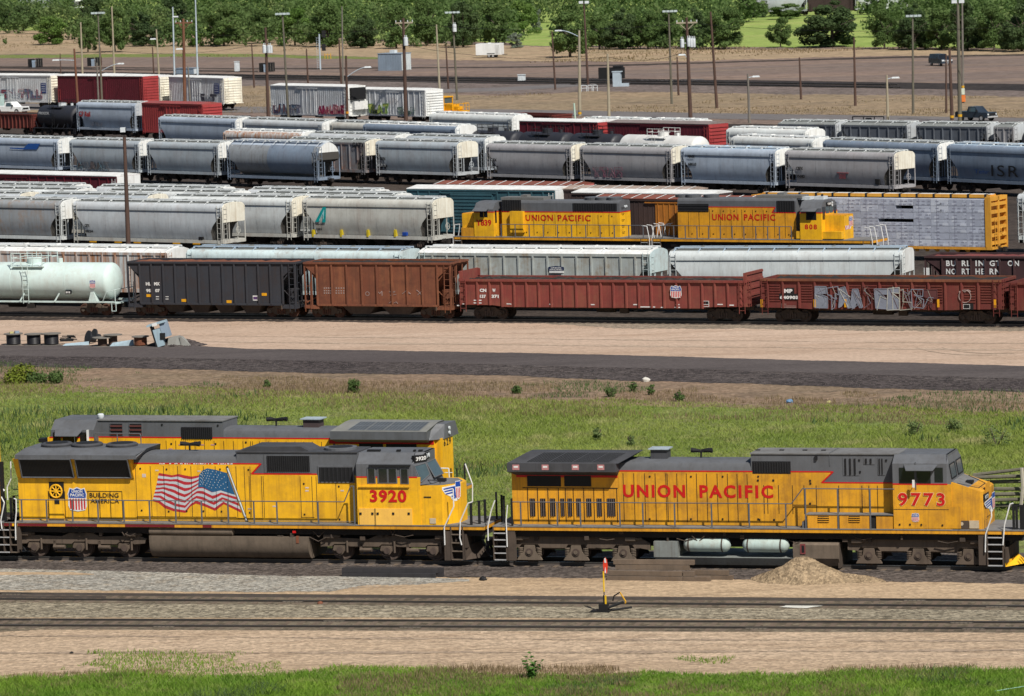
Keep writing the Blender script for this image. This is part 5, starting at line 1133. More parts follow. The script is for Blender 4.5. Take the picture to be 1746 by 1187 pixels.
def switcher(pxl,pxr,label,right_cab):
 B=LB(YT,pxl,pxr,'locomotive',label,'yellow diesel locomotives',hw=1.5);yh=-.9;x0,x1=-B.L/2,B.L/2
 m=MB();m.box(x0,x1,-1.5,1.5,ZD-.05,ZD,0);m.box(x0,x1,-1.49,1.49,ZD-.24,ZD-.051,1);m.box(x0+.8,x1-.8,-1.2,1.2,.8,ZD-.24,2);B.part('deck',m,[DECK,YEL2,UNDK])
 rg='K'if not right_cab else 'L'
 if not right_cab:
  zr=B.z('K',1300,368,yh);zt=zr+.95;xh0=B.x('K',850,yh,4);xh1=B.x('L',330,yh,3.5)
 else:
  zr=B.z('L',1500,369,yh);zt=zr+.72;xh0=B.x('L',905,yh,4);xh1=B.x('M',480,yh,3.5)
 m=MB();hood(m,xh0,xh1,ZD,zt,-yh,.22,0,.02)
 if not right_cab:
  m.box(xh0,xh1+.012,yh-.012,-yh+.012,ZD,zr-.04,1);m.box(xh0,xh1+.016,yh-.018,-yh+.018,zr-.04,zr+.04,2)
 else:
  xz=B.x('M',205,yh,3.8);xz2=B.x('M',240,yh,4.2);zl=B.z('M',350,490,yh);xg=B.x('L',1212,yh,3.8)
  m.prism([(xh0,ZD),(xh1,ZD),(xh1,zl),(xz,zl),(xz2,zr),(xg,zr),(xg,zr-.35),(xh0,zr-.35)],'y',yh-.012,yh,1);m.box(xg,xz2,yh-.018,yh,zr-.03,zr+.04,2);m.box(xz,xh1,yh-.018,yh,zl-.03,zl+.04,2);m.prism([(xz2-.05,zr),(xz2+.05,zr),(xz+.05,zl),(xz-.05,zl)],'y',yh-.02,yh,2)
 k=int((xh1-xh0)/.95)
 for i in range(1,k):x=xh0+(xh1-xh0)*i/k;m.box(x-.015,x+.015,yh-.022,yh-.012,ZD+.1,zr-.2,3);latch(m,x+.3,ZD+.35,yh-.02,3,.04);latch(m,x+.3,zr-.3,yh-.02,3,.04)
 B.part('long_hood',m,[LGR,YEL if not right_cab else YEL2,RED,BLK])
 m=MB()
 if not right_cab:
  a=((850,262,1020,360),(1470,290,1668,360),(1672,290,1746,360));
  for r in a:xa,xb,za,zb=B.rect(m.cut(),'K',*r,yh-.03,yh,0);louvre(m,xa,xb,za,zb,yh-.031,.22,1)
  xa,xb,za,zb=B.rect(m.cut(),'L',10,330,300,405,yh-.032,yh,0);louvre(m,xa,xb,za,zb,yh-.033,.22,1)
 else:
  xa,xb,za,zb=B.rect(m,'L',910,335,1212,415,yh-.03,yh,0);louvre(m,xa,xb,za,zb,yh-.031,.2,1,'h');xa,xb,za,zb=B.rect(m.cut(),'M',255,352,462,478,yh-.03,yh,0);louvre(m,xa,xb,za,zb,yh-.031,.2,1)
 B.part('side_grille',m,[BLK,DGR])
 fx=[B.x('L',v,0,4.9)for v in((60,165,280)if not right_cab else(960,1060,1240))]
 for x in fx:m=MB();m.lathe([(0,.62),(.22,.66),(.24,.5)],(x,0,zt),'z',20);B.part('roof_fan',m,LGR)
 m=MB();c=B.x('K',1080,0,5)if not right_cab else B.x('M',350,0,5);m.box(c-2.2,c+1.8,-.65,.65,zt,zt+.22);m.box(c-.5,c+.1,-.3,.3,zt+.22,zt+.4);B.part('dynamic_brake_housing',m,paint('roof_hatch',(.15,.15,.145),amt=.3))
 m=MB()
 if not right_cab:f=lambda a,b,s_:text(m.cut(),s_,B.x('K',a,yh,3.3),B.x('K',b,yh,3.3),B.z('K',1300,446,yh),B.z('K',1300,392,yh),yh-.03,0,.02,1.15);f(1060,1300,'UNION');f(1343,1628,'PACIFIC')
 else:
  za,zb=B.z('L',1500,500,yh),B.z('L',1500,436,yh);text(m,'UNION',B.x('L',1250,yh,3.3),B.x('L',1512,yh,3.3),za,zb,yh-.03,0,.02,1.15);text(m.cut(),'PACIFIC',B.x('L',1565,yh,3.3),B.x('M',245,yh,3.3),za,zb,yh-.03,0,.02,1.15)
 B.part('lettering',m,RED)
 yc=-1.45
 if not right_cab:xa,xb=B.x('K',610,yc,3),B.x('K',778,yc,3);xna,xnb=B.x('K',512,-.7,3),xa;zce=B.z('K',700,345,yc);zn=B.z('K',540,382,-.7)
 else:xa,xb=B.x('M',528,yc,3),B.x('M',770,yc,3);xna,xnb=xb,B.x('M',1032,-.8,3);zce=B.z('M',640,440,yc);zn=B.z('M',1100,520,-.8)
 zrc=zr if not right_cab else B.z('M',700,492,yc)
 m=MB();zct=zce+.62;m.prism([(-1.45,ZD),(-1.45,zce),(-1.05,zct-.12),(-.4,zct),(.4,zct),(1.05,zct-.12),(1.45,zce),(1.45,ZD)],'x',xa,xb,0)
 m.box(xa-.014,xb+.014,yc-.014,-yc+.014,ZD,zrc-.04,1);m.box(xa-.018,xb+.018,yc-.018,-yc+.018,zrc-.04,zrc+.04,2);B.part('cab',m,[LGR,YEL,RED])
 m=MB()
 if not right_cab:
  for r in((655,352,690,414),(694,356,726,414)):B.rect(m.cut(),'K',*r,yc-.02,yc,0)
  m.cut().box(xb+.02,xb+.03,-1.2,-.95,zrc-.9,zce-.1,0);m.cut().box(xb+.02,xb+.03,.95,1.2,zrc-.9,zce-.1,0)
 else:
  B.rect(m,'M',592,482,712,574,yc-.02,yc,0)
  m.cut().box(xb+.019,xb+.03,-1.25,-.8,zrc-.55,zrc+.45,0);m.cut().box(xb+.019,xb+.03,.8,1.25,zrc-.4,zrc+.45,0);m.cut().box(xb+.019,xb+.03,-.65,-.05,zrc-.1,zrc+.45,1);m.cut().box(xb+.019,xb+.03,.05,.65,zrc-.1,zrc+.45,1)
 B.part('side_window',m,[GLS,GLS2])
 m=MB()
 if not right_cab:p=(610,335,735,335);rr='K'
 else:p=(560,440,725,440);rr='M'
 a=B.q(rr,p[0],p[1],yc);b=B.q(rr,p[2],p[3],yc);m.hexa([(a[0],yc-.45,a[1]-.22),(b[0],yc-.45,a[1]-.22),(b[0],yc,a[1]),(a[0],yc,a[1])],[(a[0],yc-.45,a[1]-.19),(b[0],yc-.45,a[1]-.19),(b[0],yc,a[1]+.05),(a[0],yc,a[1]+.05)]);B.part('window_awning',m,LGR)
 m=MB();m.box(xna,xnb,-.85,.85,ZD,zn,0);m.box(xna-.02,xnb+.02,-.75,.75,zn,zn+.04,1)
 if right_cab:m.box(xnb,xnb+.012,-.8,.8,ZD,zn-.02,0);m.hexa([(xnb+.015,-.7,ZD+.75)]*1+[(xnb+.015,.3,ZD+.75),(xnb+.02,.3,ZD+.75),(xnb+.02,-.7,ZD+.75)],[(xnb+.015,-.7,ZD+1.05),(xnb+.015,.3,ZD+1.05),(xnb+.02,.3,ZD+1.05),(xnb+.02,-.7,ZD+1.05)],2)
 B.part('short_hood',m,[YEL,YEL2,WHT])
 if right_cab:
  m=MB()
  for k in range(4):y=-.65+.25*k;m.cut().add([(xnb+.028,y,ZD+.75),(xnb+.028,y+.1,ZD+.75),(xnb+.028,y-.05,ZD+1.05),(xnb+.028,y-.15,ZD+1.05)],[(0,1,2,3)])
  B.part('hazard_stripe',m,RED)
  m=MB();shield(m,.35,ZD+.95,ZD+1.75,xnb+.03,ax='x');B.part('shield_emblem',m,[BLU,WHT,RED])
  m=MB();m.box(xb+.02,xb+.1,-.55,.3,zce+.15,zce+.42,0);text(m,'Y808',-.5,.25,zce+.2,zce+.38,xb+.11,1,.03,ax='x');B.part('number_board',m,[BLK,WHT])
  m=MB()
  for dz in(.12,.32):m.cut().lathe([(0,.09),(.06,.09)],(xb+.02,.5,zce+dz),'x',10)
  B.part('headlight',m,LAMP)
  m=MB();B.rect(m,'M',480,702,1000,790,-1.4,-.9,0);B.part('equipment_box',m,YEL)
  m=MB();text(m,'808',B.x('M',580,yc,2.8),B.x('M',720,yc,2.8),B.z('M',650,680,yc),B.z('M',650,622,yc),yc-.02,0,.035,1.3);B.part('number',m,RED)
  m=MB();x,z=B.q('M',655,772,-1.4);shield(m,x,z,z+.38,-1.41,False);B.part('shield_emblem',m,[BLU,WHT,RED])
  m=MB();x=B.x('M',640,0,5.2);m.box(x-1.1,x+.2,-.5,.4,zct-.02,zct+.22,0);m.box(x+.5,x+1.3,-.3,.5,zct-.02,zct+.25,0);m.box(x+1.0,x+1.12,-.1,.1,zct,zct+.4,1);B.part('roof_vent',m,[LAMP,BLK])
 else:
  m=MB();B.rect(m,'K',495,506,775,585,-1.4,-.9,0);B.part('equipment_box',m,YEL2)
  m=MB();B.rect(m,'K',918,362,1038,548,-1.25,-.9,0);B.part('filter_box',m,YEL)
  m=MB();text(m,'Y839',B.x('K',625,yc,3),B.x('K',760,yc,3),B.z('K',690,490,yc),B.z('K',690,434,yc),yc-.02,0,.04);B.part('number',m,RED)
  m=MB();x,z=B.q('K',700,572,-1.4);shield(m,x,z,z+.32,-1.41,False);B.part('shield_emblem',m,[BLU,WHT,RED])
  m=MB()
  for dy in(0,.26):m.cut().lathe([(0,.1),(.06,.1)],(xh1,dy,zr+.42),'x',10)
  B.part('headlight',m,LAMP)
  m=MB()
  for i in range(5):z=ZD+.4+.5*i;m.path([(xh1+.02,-.6,z),(xh1+.1,-.6,z),(xh1+.1,-.25,z),(xh1+.02,-.25,z)],.02,5)
  B.part('end_ladder',m,BLK)
 n=10 if not right_cab else 11;zt_=ZD+1.02
 if not right_cab:pa,pb=B.x('K',845,-1.45),x1-.5
 else:pa,pb=x0+.9,B.x('M',425,-1.45)
 ps=[(pa+(pb-pa)*i/n,zt_)for i in range(n+1)];rail(B,'handrail',ps,ps,LGR,y=-1.45,r=.03)
 for e in(-1,1):
  for y in(-1.45,-.6,.6,1.45):
   if e*y==9:continue
   grab(B,[(e*(B.L/2-.6),ZD+1.0,y),(e*(B.L/2-.15),ZD+.95,y),(e*(B.L/2+.05),ZD-.1,y),(e*(B.L/2+.05),.8,y)],r=.035)
  a,b=sorted((e*(B.L/2-.7),e*(B.L/2-.1)));steps(B,a,b,.6,ZD-.05,4,y=-1.5);coupler(B,e*(B.L/2),e)
 m=MB();m.prism([(-1.35,1.5),(-1.35,.8),(-1.0,.5),(1.0,.5),(1.35,.8),(1.35,1.5)],'x',-2,2);B.part('fuel_tank',m,UND)
 loco_truck(B,[x0+2.3,x0+5.0],'emd',mat=UNDK,ped=UND);loco_truck(B,[x1-5.0,x1-2.3],'emd',mat=UNDK,ped=UND)
def sheet(name,z,mat,x0,x1,y0,y1):
 m=MB();m.add([(x0,y0,z),(x1,y0,z),(x1,y1,z),(x0,y1,z)],[(0,1,2,3)]);return tag(m.build(name,mat),kind='structure')
def interp(P,x):
 P=sorted(P)
 if x<=P[0][0]:return P[0][1]if len(P)<2 else P[0][1]+(P[1][1]-P[0][1])/(P[1][0]-P[0][0])*(x-P[0][0])if P[0][0]-x>200 else P[0][1]
 for a,b in zip(P,P[1:]):
  if x<=b[0]:return a[1]+(b[1]-a[1])*(x-a[0])/(b[0]-a[0])
 return P[-1][1]
def nz(x,seed,amp):
 return amp*(math.sin(x*.013+seed)+.6*math.sin(x*.047+seed*2.1)+.4*math.sin(x*.13+seed*3.3)+.3*math.sin(x*.41+seed*1.7)+.3*random.uniform(-1,1))/1.6
def band(name,top,bot,level,mat,ja=0.8,jb=0.8,x0=-1100,x1=2850,step=4,label=None):
 random.seed(hash(name)%1000 if False else len(name)*13+level*7);m=MB();vs=[];n=int((x1-x0)/step)+1;a,b=random.uniform(0,9),random.uniform(0,9)
 for i in range(n):
  px=x0+i*step;yt=interp(top,px)+nz(px,a,ja);yb=interp(bot,px)+nz(px,b,jb)
  if yb<yt+.2:yb=yt+.2
  for t in(0,.5,1):p=at(px,yt+(yb-yt)*t,.004*level);vs.append(p)
 fs=[]
 for i in range(n-1):
  for j in(0,1):k=3*i+j;fs.append((k,k+1,k+4,k+3))
 m.add(vs,fs);return tag(m.build(name,mat),kind='structure')
G_EARTH=soil('earth',[(0.17,0.125,0.105),(0.21,0.155,0.125),(0.12,0.09,0.08)],.02,3,.25,(1,2.0,1),.3,gscale=1.5)
G_YARD=soil('yard_earth',[(0.045,0.036,0.032),(0.07,0.055,0.046),(0.03,0.025,0.023)],.06,4,.3,(1,1,1),.4,gscale=3)
G_SAND=soil('pink_sand',[(0.40,0.29,0.215),(0.46,0.345,0.265),(0.32,0.225,0.16)],.05,5,.12,(.35,1.6,1),.35,gscale=5)
G_ROAD=soil('cinder_road',[(0.080,0.068,0.067),(0.10,0.086,0.083),(0.064,0.055,0.054)],.04,5,.14,(.3,2.0,1),.3,gscale=6)
G_CIND=soil('cinder_slope',[(0.058,0.048,0.047),(0.085,0.072,0.068),(0.042,0.036,0.036)],.12,6,.55,(1,1,1),.9,gscale=4.5)
G_WEED=soil('dry_earth',[(0.24,0.165,0.115),(0.20,0.15,0.10),(0.13,0.10,0.075)],.08,4,.3,(.5,1.5,1),.5,gscale=4)
G_GRND=soil('grass_soil',[(0.13,0.18,0.045),(0.18,0.20,0.07),(0.15,0.13,0.07)],.10,5,.3,(1,1.5,1),.5,gscale=5)
G_PINK=soil('pink_gravel',[(0.40,0.295,0.20),(0.47,0.355,0.25),(0.31,0.22,0.145)],.09,12,.28,(.5,1.5,1),.7,gscale=7)
G_TAN=soil('tan_dirt',[(0.38,0.275,0.175),(0.45,0.335,0.22),(0.25,0.18,0.115)],.1,8,.22,(.35,2,1),.5,gscale=7)
G_BALG=soil('light_ballast',[(0.275,0.262,0.23),(0.335,0.315,0.27),(0.24,0.20,0.15)],.2,12,.5,(1,1,1),.8,gscale=8)
G_BALB=soil('mixed_ballast',[(0.235,0.205,0.15),(0.30,0.26,0.19),(0.15,0.125,0.085)],.25,14,.55,(.6,1.4,1),.9,gscale=7)
G_BALD=soil('dark_ballast',[(0.085,0.07,0.062),(0.12,0.10,0.088),(0.05,0.042,0.038)],.2,12,.5,(1,1.4,1),.8,gscale=7)
G_TIE=soil('oiled_track_bed',[(0.10,0.082,0.06),(0.16,0.132,0.095),(0.21,0.17,0.12)],.3,10,.35,(.4,1.6,1),.6,gscale=5)
G_DRYG=soil('dry_grass_ground',[(0.27,0.20,0.13),(0.225,0.175,0.115),(0.15,0.115,0.09)],.03,2.5,.25,(.5,2,1),.4,gscale=1.2)
G_FAR=soil('far_earth',[(0.20,0.145,0.12),(0.155,0.122,0.108),(0.25,0.18,0.13)],.015,1.5,.15,(.3,2.2,1),.3,gscale=.8)
G_FTAN=soil('far_dry_grass',[(0.36,0.26,0.17),(0.30,0.225,0.145),(0.20,0.175,0.10)],.015,1.5,.2,(.3,2.2,1),.3,gscale=.8)
G_FGRN=soil('far_green_field',[(0.20,0.28,0.07),(0.26,0.33,0.09),(0.32,0.33,0.12)],.01,1.5,.15,(.25,2.5,1),.3,gscale=.8)
G_ASPH=soil('asphalt',[(0.14,0.13,0.13),(0.165,0.15,0.145),(0.12,0.11,0.11)],.05,4,.1,(1,1,1),.2,gscale=3)
sheet('ground',0.0,G_EARTH,-2200,2200,-300,6000)
C2=lambda*a:[(a[i],a[i+1])for i in range(0,len(a),2)]
band('far_meadow',C2(-400,-30,2100,-30),C2(-400,60,400,62,860,72,900,78,1286,80,1746,82,2100,84),1,G_FGRN,.8,1.0)
band('dry_meadow',C2(-400,50,0,52,400,60,860,78,1100,84,1746,84,2100,84),C2(-400,92,0,93,430,92,870,104,1100,106,1300,100,1746,92,2100,88),2,G_FTAN,1,1)
band('grass_verge',C2(-400,92,0,93,430,92,700,99),C2(-400,99,0,99,430,99,700,102),3,G_GRND,.8,.8,x1=700)
band('gravel_yard',C2(-400,99,0,99,430,97,870,106,1100,107,1300,102,1746,94,2100,90),C2(-400,116,0,117,430,121,870,129,1286,139,1746,144,2100,148),4,G_FAR,1,.5)
band('dark_spur_bed',C2(-400,112,0,113,430,116.5,870,113.5,1100,109,1300,103,1500,97.5,1746,92,2100,87),C2(-400,114,0,115,430,118.5,870,116,1100,111.5,1300,105.5,1500,100,1746,95,2100,90),5,G_YARD,.3,.4)
band('gravel_shoulder',C2(-400,124,0,125,430,134,870,142,1286,146,1746,154,2100,160),C2(-400,150,0,150,430,152,870,160,1000,156,1286,160,1746,168,2100,175),5,soil('far_ballast',[(0.135,0.11,0.10),(0.17,0.135,0.12),(0.10,0.085,0.078)],.05,3,.35,(1,1,1),.3,gscale=1.5),.5,1.0)
band('dry_slope',C2(-400,144,0,144,430,146,860,163,1000,157,1286,159,1500,163,1746,164,2100,168),C2(-400,205,0,205,430,186,860,188,1286,194,1746,201,2100,207),6,G_DRYG,1.5,.8)
band('service_road',C2(-400,173,0,176,430,182,860,186.5,1286,194,1746,201,2100,207),C2(-400,184,0,187,430,192,860,195,1286,204,1746,213,2100,220),7,G_ASPH,.3,.3)
band('crossing_road',C2(600,160,760,152,860,149,960,143.5,1087,136,1200,134.5),C2(600,166,760,158,860,155,960,149,1087,139.5,1200,136.5),8,G_ASPH,.2,.2,x0=600,x1=1200)
band('yard_ground',C2(-400,196,0,199,430,201,860,205,1286,212,1746,220,2100,226),C2(-400,538,0,545,430,547,870,549,1300,551,1746,554,2100,556),9,G_YARD,.8,1.6)
band('dirt_strip',C2(-400,540,0,547,430,549,870,551,1300,553,1746,556,2100,558),C2(-400,585,0,590,430,596,870,603,1300,614,1746,627,2100,634),11,G_SAND,1.2,.5)
band('ballast_shoulder',C2(930,550,1746,553,2100,556),C2(930,551,1000,556,1100,560,1300,562,1500,563,1746,565,2100,567),12,soil('olive_ballast',[(0.23,0.19,0.145),(0.27,0.22,0.17),(0.17,0.14,0.11)],.2,10,.3,(1,1,1),.7,gscale=6),.4,1.6,x0=930)
band('cinder_road',C2(-400,584,0,588.5,330,589.5,430,594.6,870,601,1300,612,1746,624,2100,632),C2(-400,603,0,606,440,613,870,622,1300,633,1746,646,2100,655),13,G_ROAD,.5,.6)
band('cinder_slope',C2(-400,602,0,605,440,612,870,621,1300,632,1746,645,2100,654),C2(-400,622,0,624,210,628,440,634,870,641,1000,646,1300,656,1746,669,2100,677),12,G_CIND,.5,1.2)
band('weedy_ground',C2(-400,618,0,620,440,632,870,639,1300,654,1746,667,2100,674),C2(-400,665,0,668,430,674,870,688,1300,698,1746,712,2100,720),10,G_WEED,1,2)
band('grass_field_soil',C2(-400,648,0,652,430,664,870,678,1300,688,1746,702,2100,712),C2(-400,960,2100,970),9,G_GRND,2,1)
band('dark_ballast_strip',C2(-400,930,2100,945),C2(-400,968,0,969,440,983,870,984,1300,988,1746,996,2100,1000),11,G_BALD,1,1.4)
band('gravel_strip',C2(-400,966,0,968,440,980,780,984,1000,985,1746,990),C2(-400,1060,2100,1080),10,G_TAN,1,1)
band('light_ballast_strip',C2(-400,965,0,969,230,975,440,981,700,984,800,988),C2(-400,1005,0,1006,560,1009,620,999,700,997,800,991),12,G_BALG,.8,1.4,x1=800)
band('sand_patch',C2(-400,974,0,975,120,976,160,979),C2(-400,978,0,980,120,979.5,160,980),13,G_TAN,.5,.8,x1=160)
band('track_ballast',C2(-400,1022,0,1026,870,1028,1746,1033,2100,1036),C2(-400,1051,0,1053,870,1053,1746,1058,2100,1060),12,G_BALB,.5,.5)
band('oily_verge',C2(-400,1063,0,1064,870,1063,1746,1069,2100,1071),C2(-400,1068,0,1076,150,1070,430,1068,870,1069,1286,1071,1500,1074,1746,1074,2100,1076),13,G_TIE,.3,1.4)
band('pink_gravel_lot',C2(-400,1064,0,1066,870,1066,1746,1071,2100,1073),C2(-400,1300,2100,1300),11,G_PINK,.5,1)
band('lawn_soil',C2(-400,1165,0,1163,230,1154,430,1158,590,1140,700,1142,870,1153,1000,1156,1100,1150,1300,1153,1480,1150,1746,1146,2100,1150),C2(-400,1300,2100,1300),12,G_GRND,1.5,1)
G_TYRE=soil('tyre_worn_sand',[(0.36,0.275,0.205),(0.42,0.325,0.25),(0.31,0.23,0.17)],.3,6,.2,(.35,2,1),.4,gscale=5)
G_STAIN=soil('stained_gravel',[(0.29,0.22,0.16),(0.36,0.275,0.20),(0.31,0.24,0.17)],.4,9,.3,(.3,2,1),.5,gscale=7)
for y0,y1,w_ in((568,586,.6),(577,597,1.2)):band('tyre_track',C2(-400,y0-2,900,(y0+y1)/2,2100,y1+3),C2(-400,y0-2+w_,900,(y0+y1)/2+w_*1.6,2100,y1+3+w_),14,G_TYRE,.6,.7)
for y0,y1,w_ in((1080,1094,1.4),(1112,1106,2.2)):band('tyre_track',C2(-400,y0,900,(y0+y1)/2+2,2100,y1),C2(-400,y0+w_,900,(y0+y1)/2+2+w_*1.3,2100,y1+w_),14,G_STAIN,1.2,1.3)
m=MB()
for px0,px1,c,d in((1562,1700,598,9),(1606,1730,597,7)):
 P=[at(px0+(px1-px0)*(t/12)**2,c+d*math.sin(t/12*math.pi-1.2)*.8,.062)for t in range(13)]
 for a,b in zip(P,P[1:]):n_=Vector((0,.16,0));m.add([a-n_,b-n_,b+n_,a+n_],[(0,1,2,3)])
tag(m.build('tyre_track',G_TYRE),kind='structure')
def rails(name,fr,off,xa,xb,bedmat,bedw=1.35,top=.16,ties=True,label=None):
 m=MB()
 for s in(-1,1):
  y=off+s*.755
  m.box(xa,xb,y-.07,y+.07,.0,.02,0);m.box(xa,xb,y-.015,y+.015,.02,top-.04,0);m.box(xa,xb,y-.037,y+.037,top-.04,top,1)
 if ties:
  n=int((xb-xa)/.62)
  for i in range(n):x=xa+i*.62+random.uniform(-.04,.04);m.box(x,x+.22,off-1.25+random.uniform(-.06,.06),off+1.25+random.uniform(-.06,.06),.0,.064+random.uniform(-.006,.006),3)
 m.add([(xa,off-bedw,.058),(xb,off-bedw,.058),(xb,off+bedw,.058),(xa,off+bedw,.058)],[(0,1,2,3)],2)
 m.add([(xa,off-bedw-.25,.0),(xb,off-bedw-.25,.0),(xb,off-bedw,.058),(xa,off-bedw,.058)],[(0,1,2,3)],2)
 o=m.build(name,[RAILM,RAILT,bedmat,WOODD]);o.location=(fr.O.x,fr.O.y,0);o.rotation_euler=(0,0,-fr.th);return tag(o,kind='structure')
def tline(x0,y0,x1,y1):return track(x0,y0,x1,y1,.16,0)
t1=tline(0,1059.3,1746,1064.2);rails('railway_track',t1,0,-90,90,G_TIE)
t2=tline(0,1014.6,1746,1026.8);rails('railway_track',t2,0,-140,140,G_TIE)
m=MB()
for(xa,ya),(xb,yb)in(((-200,1010),(430,1016.5)),((430,1016.5),(1250,1021.5)),((860,1020.0),(1500,1023.5)),((0,1017),(180,1018.5))):
 a,b=at(xa,ya,.1),at(xb,yb,.1);d=(b-a).normalized();n_=Vector((-d.y,d.x,0))*.035
 m.hexa([tuple(a-n_-Vector((0,0,.1))),tuple(b-n_-Vector((0,0,.1))),tuple(b+n_-Vector((0,0,.1))),tuple(a+n_-Vector((0,0,.1)))],[tuple(a-n_+Vector((0,0,.06))),tuple(b-n_+Vector((0,0,.06))),tuple(b+n_+Vector((0,0,.06))),tuple(a+n_+Vector((0,0,.06)))])
tag(m.build('switch_rails',RAILM),kind='structure')
m=MB()
for fr_,pts in((t1,((70,1),(570,1),(280,-1),(700,-1),(1640,1),(1660,-1),(1290,-1))),(t2,((20,1),(240,1),(500,-1),(640,1),(340,1),(1560,1),(1700,-1)))):
 for px,s in pts:
  x=fr_.xat(px,s*.755,.1);y=s*.755
  for q in range(6):P=fr_.pt(x-.45+q*.18,y-.07);m.lathe([(-.03,.03),(.01,.03)],(P.x,P.y,.09),'z',6,1)
  a,b=fr_.pt(x-.45,y-.05),fr_.pt(x+.45,y-.05);m.tube((a.x,a.y,.08),(b.x,b.y,.08),.028,6)
tag(m.build('joint_bars',[flat('joint_bar',(.17,.145,.115)),RAILM]),kind='structure')
rails('railway_track',NEAR,0,-110,110,G_BALD,top=RT-.0)
for a in((217,517,1707,529.5,1.2),):TD=track(*a,1.5);rails('railway_track',TD,0,-130,130,G_YARD,top=RT)
loco_9773();loco_3920();loco_629();loco_edge()
switcher(773,1106,'small yellow yard locomotive numbered Y839 with its cab at the left end',False)
switcher(1112,1486,'small yellow yard locomotive numbered 808 with its cab at the right end',True)
def mk_tank(root,fr,L):
 m=MB();x,z=fr.pl(*src('G',625,333),-1.35);shield(m,x,z-.32,z+.28,-1.345);m.build('shield_emblem',[BLU,WHT,RED],root)
 m=MB();x,z=fr.pl(*src('G',461,390),-1.33);m.box(x-.22,x+.22,-1.36,-1.2,z-.14,z+.14,0);
 for k in range(3):m.box(x-.17+k*.13,x-.09+k*.13,-1.362,-1.36,z-.08,z+.06,1)
 m.build('data_plate',[BLK,WHT],root)
tankcar(TD,-150,186,'pale green-white tank car with railed dome, left end of the nearest freight row',TKW,2.68,1.35,2.7,True,sill=TKW,marks=mk_tank,dome=1.4,railz=1.0,platform=TKW)
def mk_hl(root,fr,L):
 m=MB();y=-1.455
 for s_,a,b,c,d in(('HL',987,1022,322,345),('MX',1043,1083,322,345),('95',989,1024,368,391),('07',1050,1083,368,391)):
  x0,z1=fr.pl(*src('G',a,c),y);x1,z0=fr.pl(*src('G',b,d),y);text(m,s_,x0,x1,z0,z1,y-.02,0,.055)
 for a,c in((1055,420),(1120,420),(1055,436),(1120,436)):x,z=fr.pl(*src('G',a,c),y);m.box(x,x+.25,y-.012,y,z-.03,z+.02,0)
 for r_,a,c in(('G',1008,413),('G',1245,446),('G',1550,454),('H',82,405)):x,z=fr.pl(*src(r_,a,c),y);m.box(x-.2,x+.2,y-.014,y,z-.1,z+.1,1)
 x,z=fr.pl(*src('H',22,430),y);m.box(x-.2,x+.2,y-.014,y,z-.18,z+.18,0);m.box(x-.17,x+.17,y-.018,y,z-.1,z+.1,2)
 m.build('lettering',[WHT,TRB,flat('label_purple',(.1,.05,.15))],root)
open_hopper(TD,216,503,'black open-top hopper car with white letters and rusty rim, nearest freight row',HLMX,zt=4.12,zs=1.2,nrib=12,load=RUSTM,marks=mk_hl,bays=4,post=HLMX)
def mk_rust(root,fr,L):
 m=MB();y=-1.455;rg=random.Random(2)
 for a,b in((485,540),(565,632)):
  for c in(358,376,392):
   for k in range(4):x0,z1=fr.pl(*src('H',a+(b-a)*k/4,c),y);m.box(x0,x0+.1,y-.012,y,z1-.09,z1,0)
 for s_,a,b,c,d in(('O',765,795,385,415),('M',845,882,382,415)):
  x0,z1=fr.pl(*src('H',a,c),y);x1,z0=fr.pl(*src('H',b,d),y);text(m,s_,x0,x1,z0,z1,y-.012,0,-.005)
 def scr(pts):m.path([(p[0],y-.012,p[1])for p in[fr.pl(*src('H',*q),y)for q in pts]],.022,4)
 scr([(928,388),(968,385),(935,412),(975,405)]);scr([(1015,402),(1045,378),(1072,402),(1050,395)]);scr([(1112,375),(1135,395),(1120,410)]);scr([(1135,395),(1150,380)]);scr([(1145,410),(1135,395)]);scr([(925,465),(945,450),(950,468),(975,455),(985,468)])
 m.build('chalk_marks',flat('chalk',(.32,.24,.22)),root)
open_hopper(TD,517,768,'rust-brown open-top hopper car with bent rim and chalk graffiti',RUSTM,zt=4.12,zs=1.2,nrib=8,load=UNDK,marks=mk_rust,bays=2)
BLKL=soil('dark_load',[(0.03,0.025,0.024),(0.05,0.04,0.036),(0.02,0.018,0.017)],.8,5,.4,gscale=3)
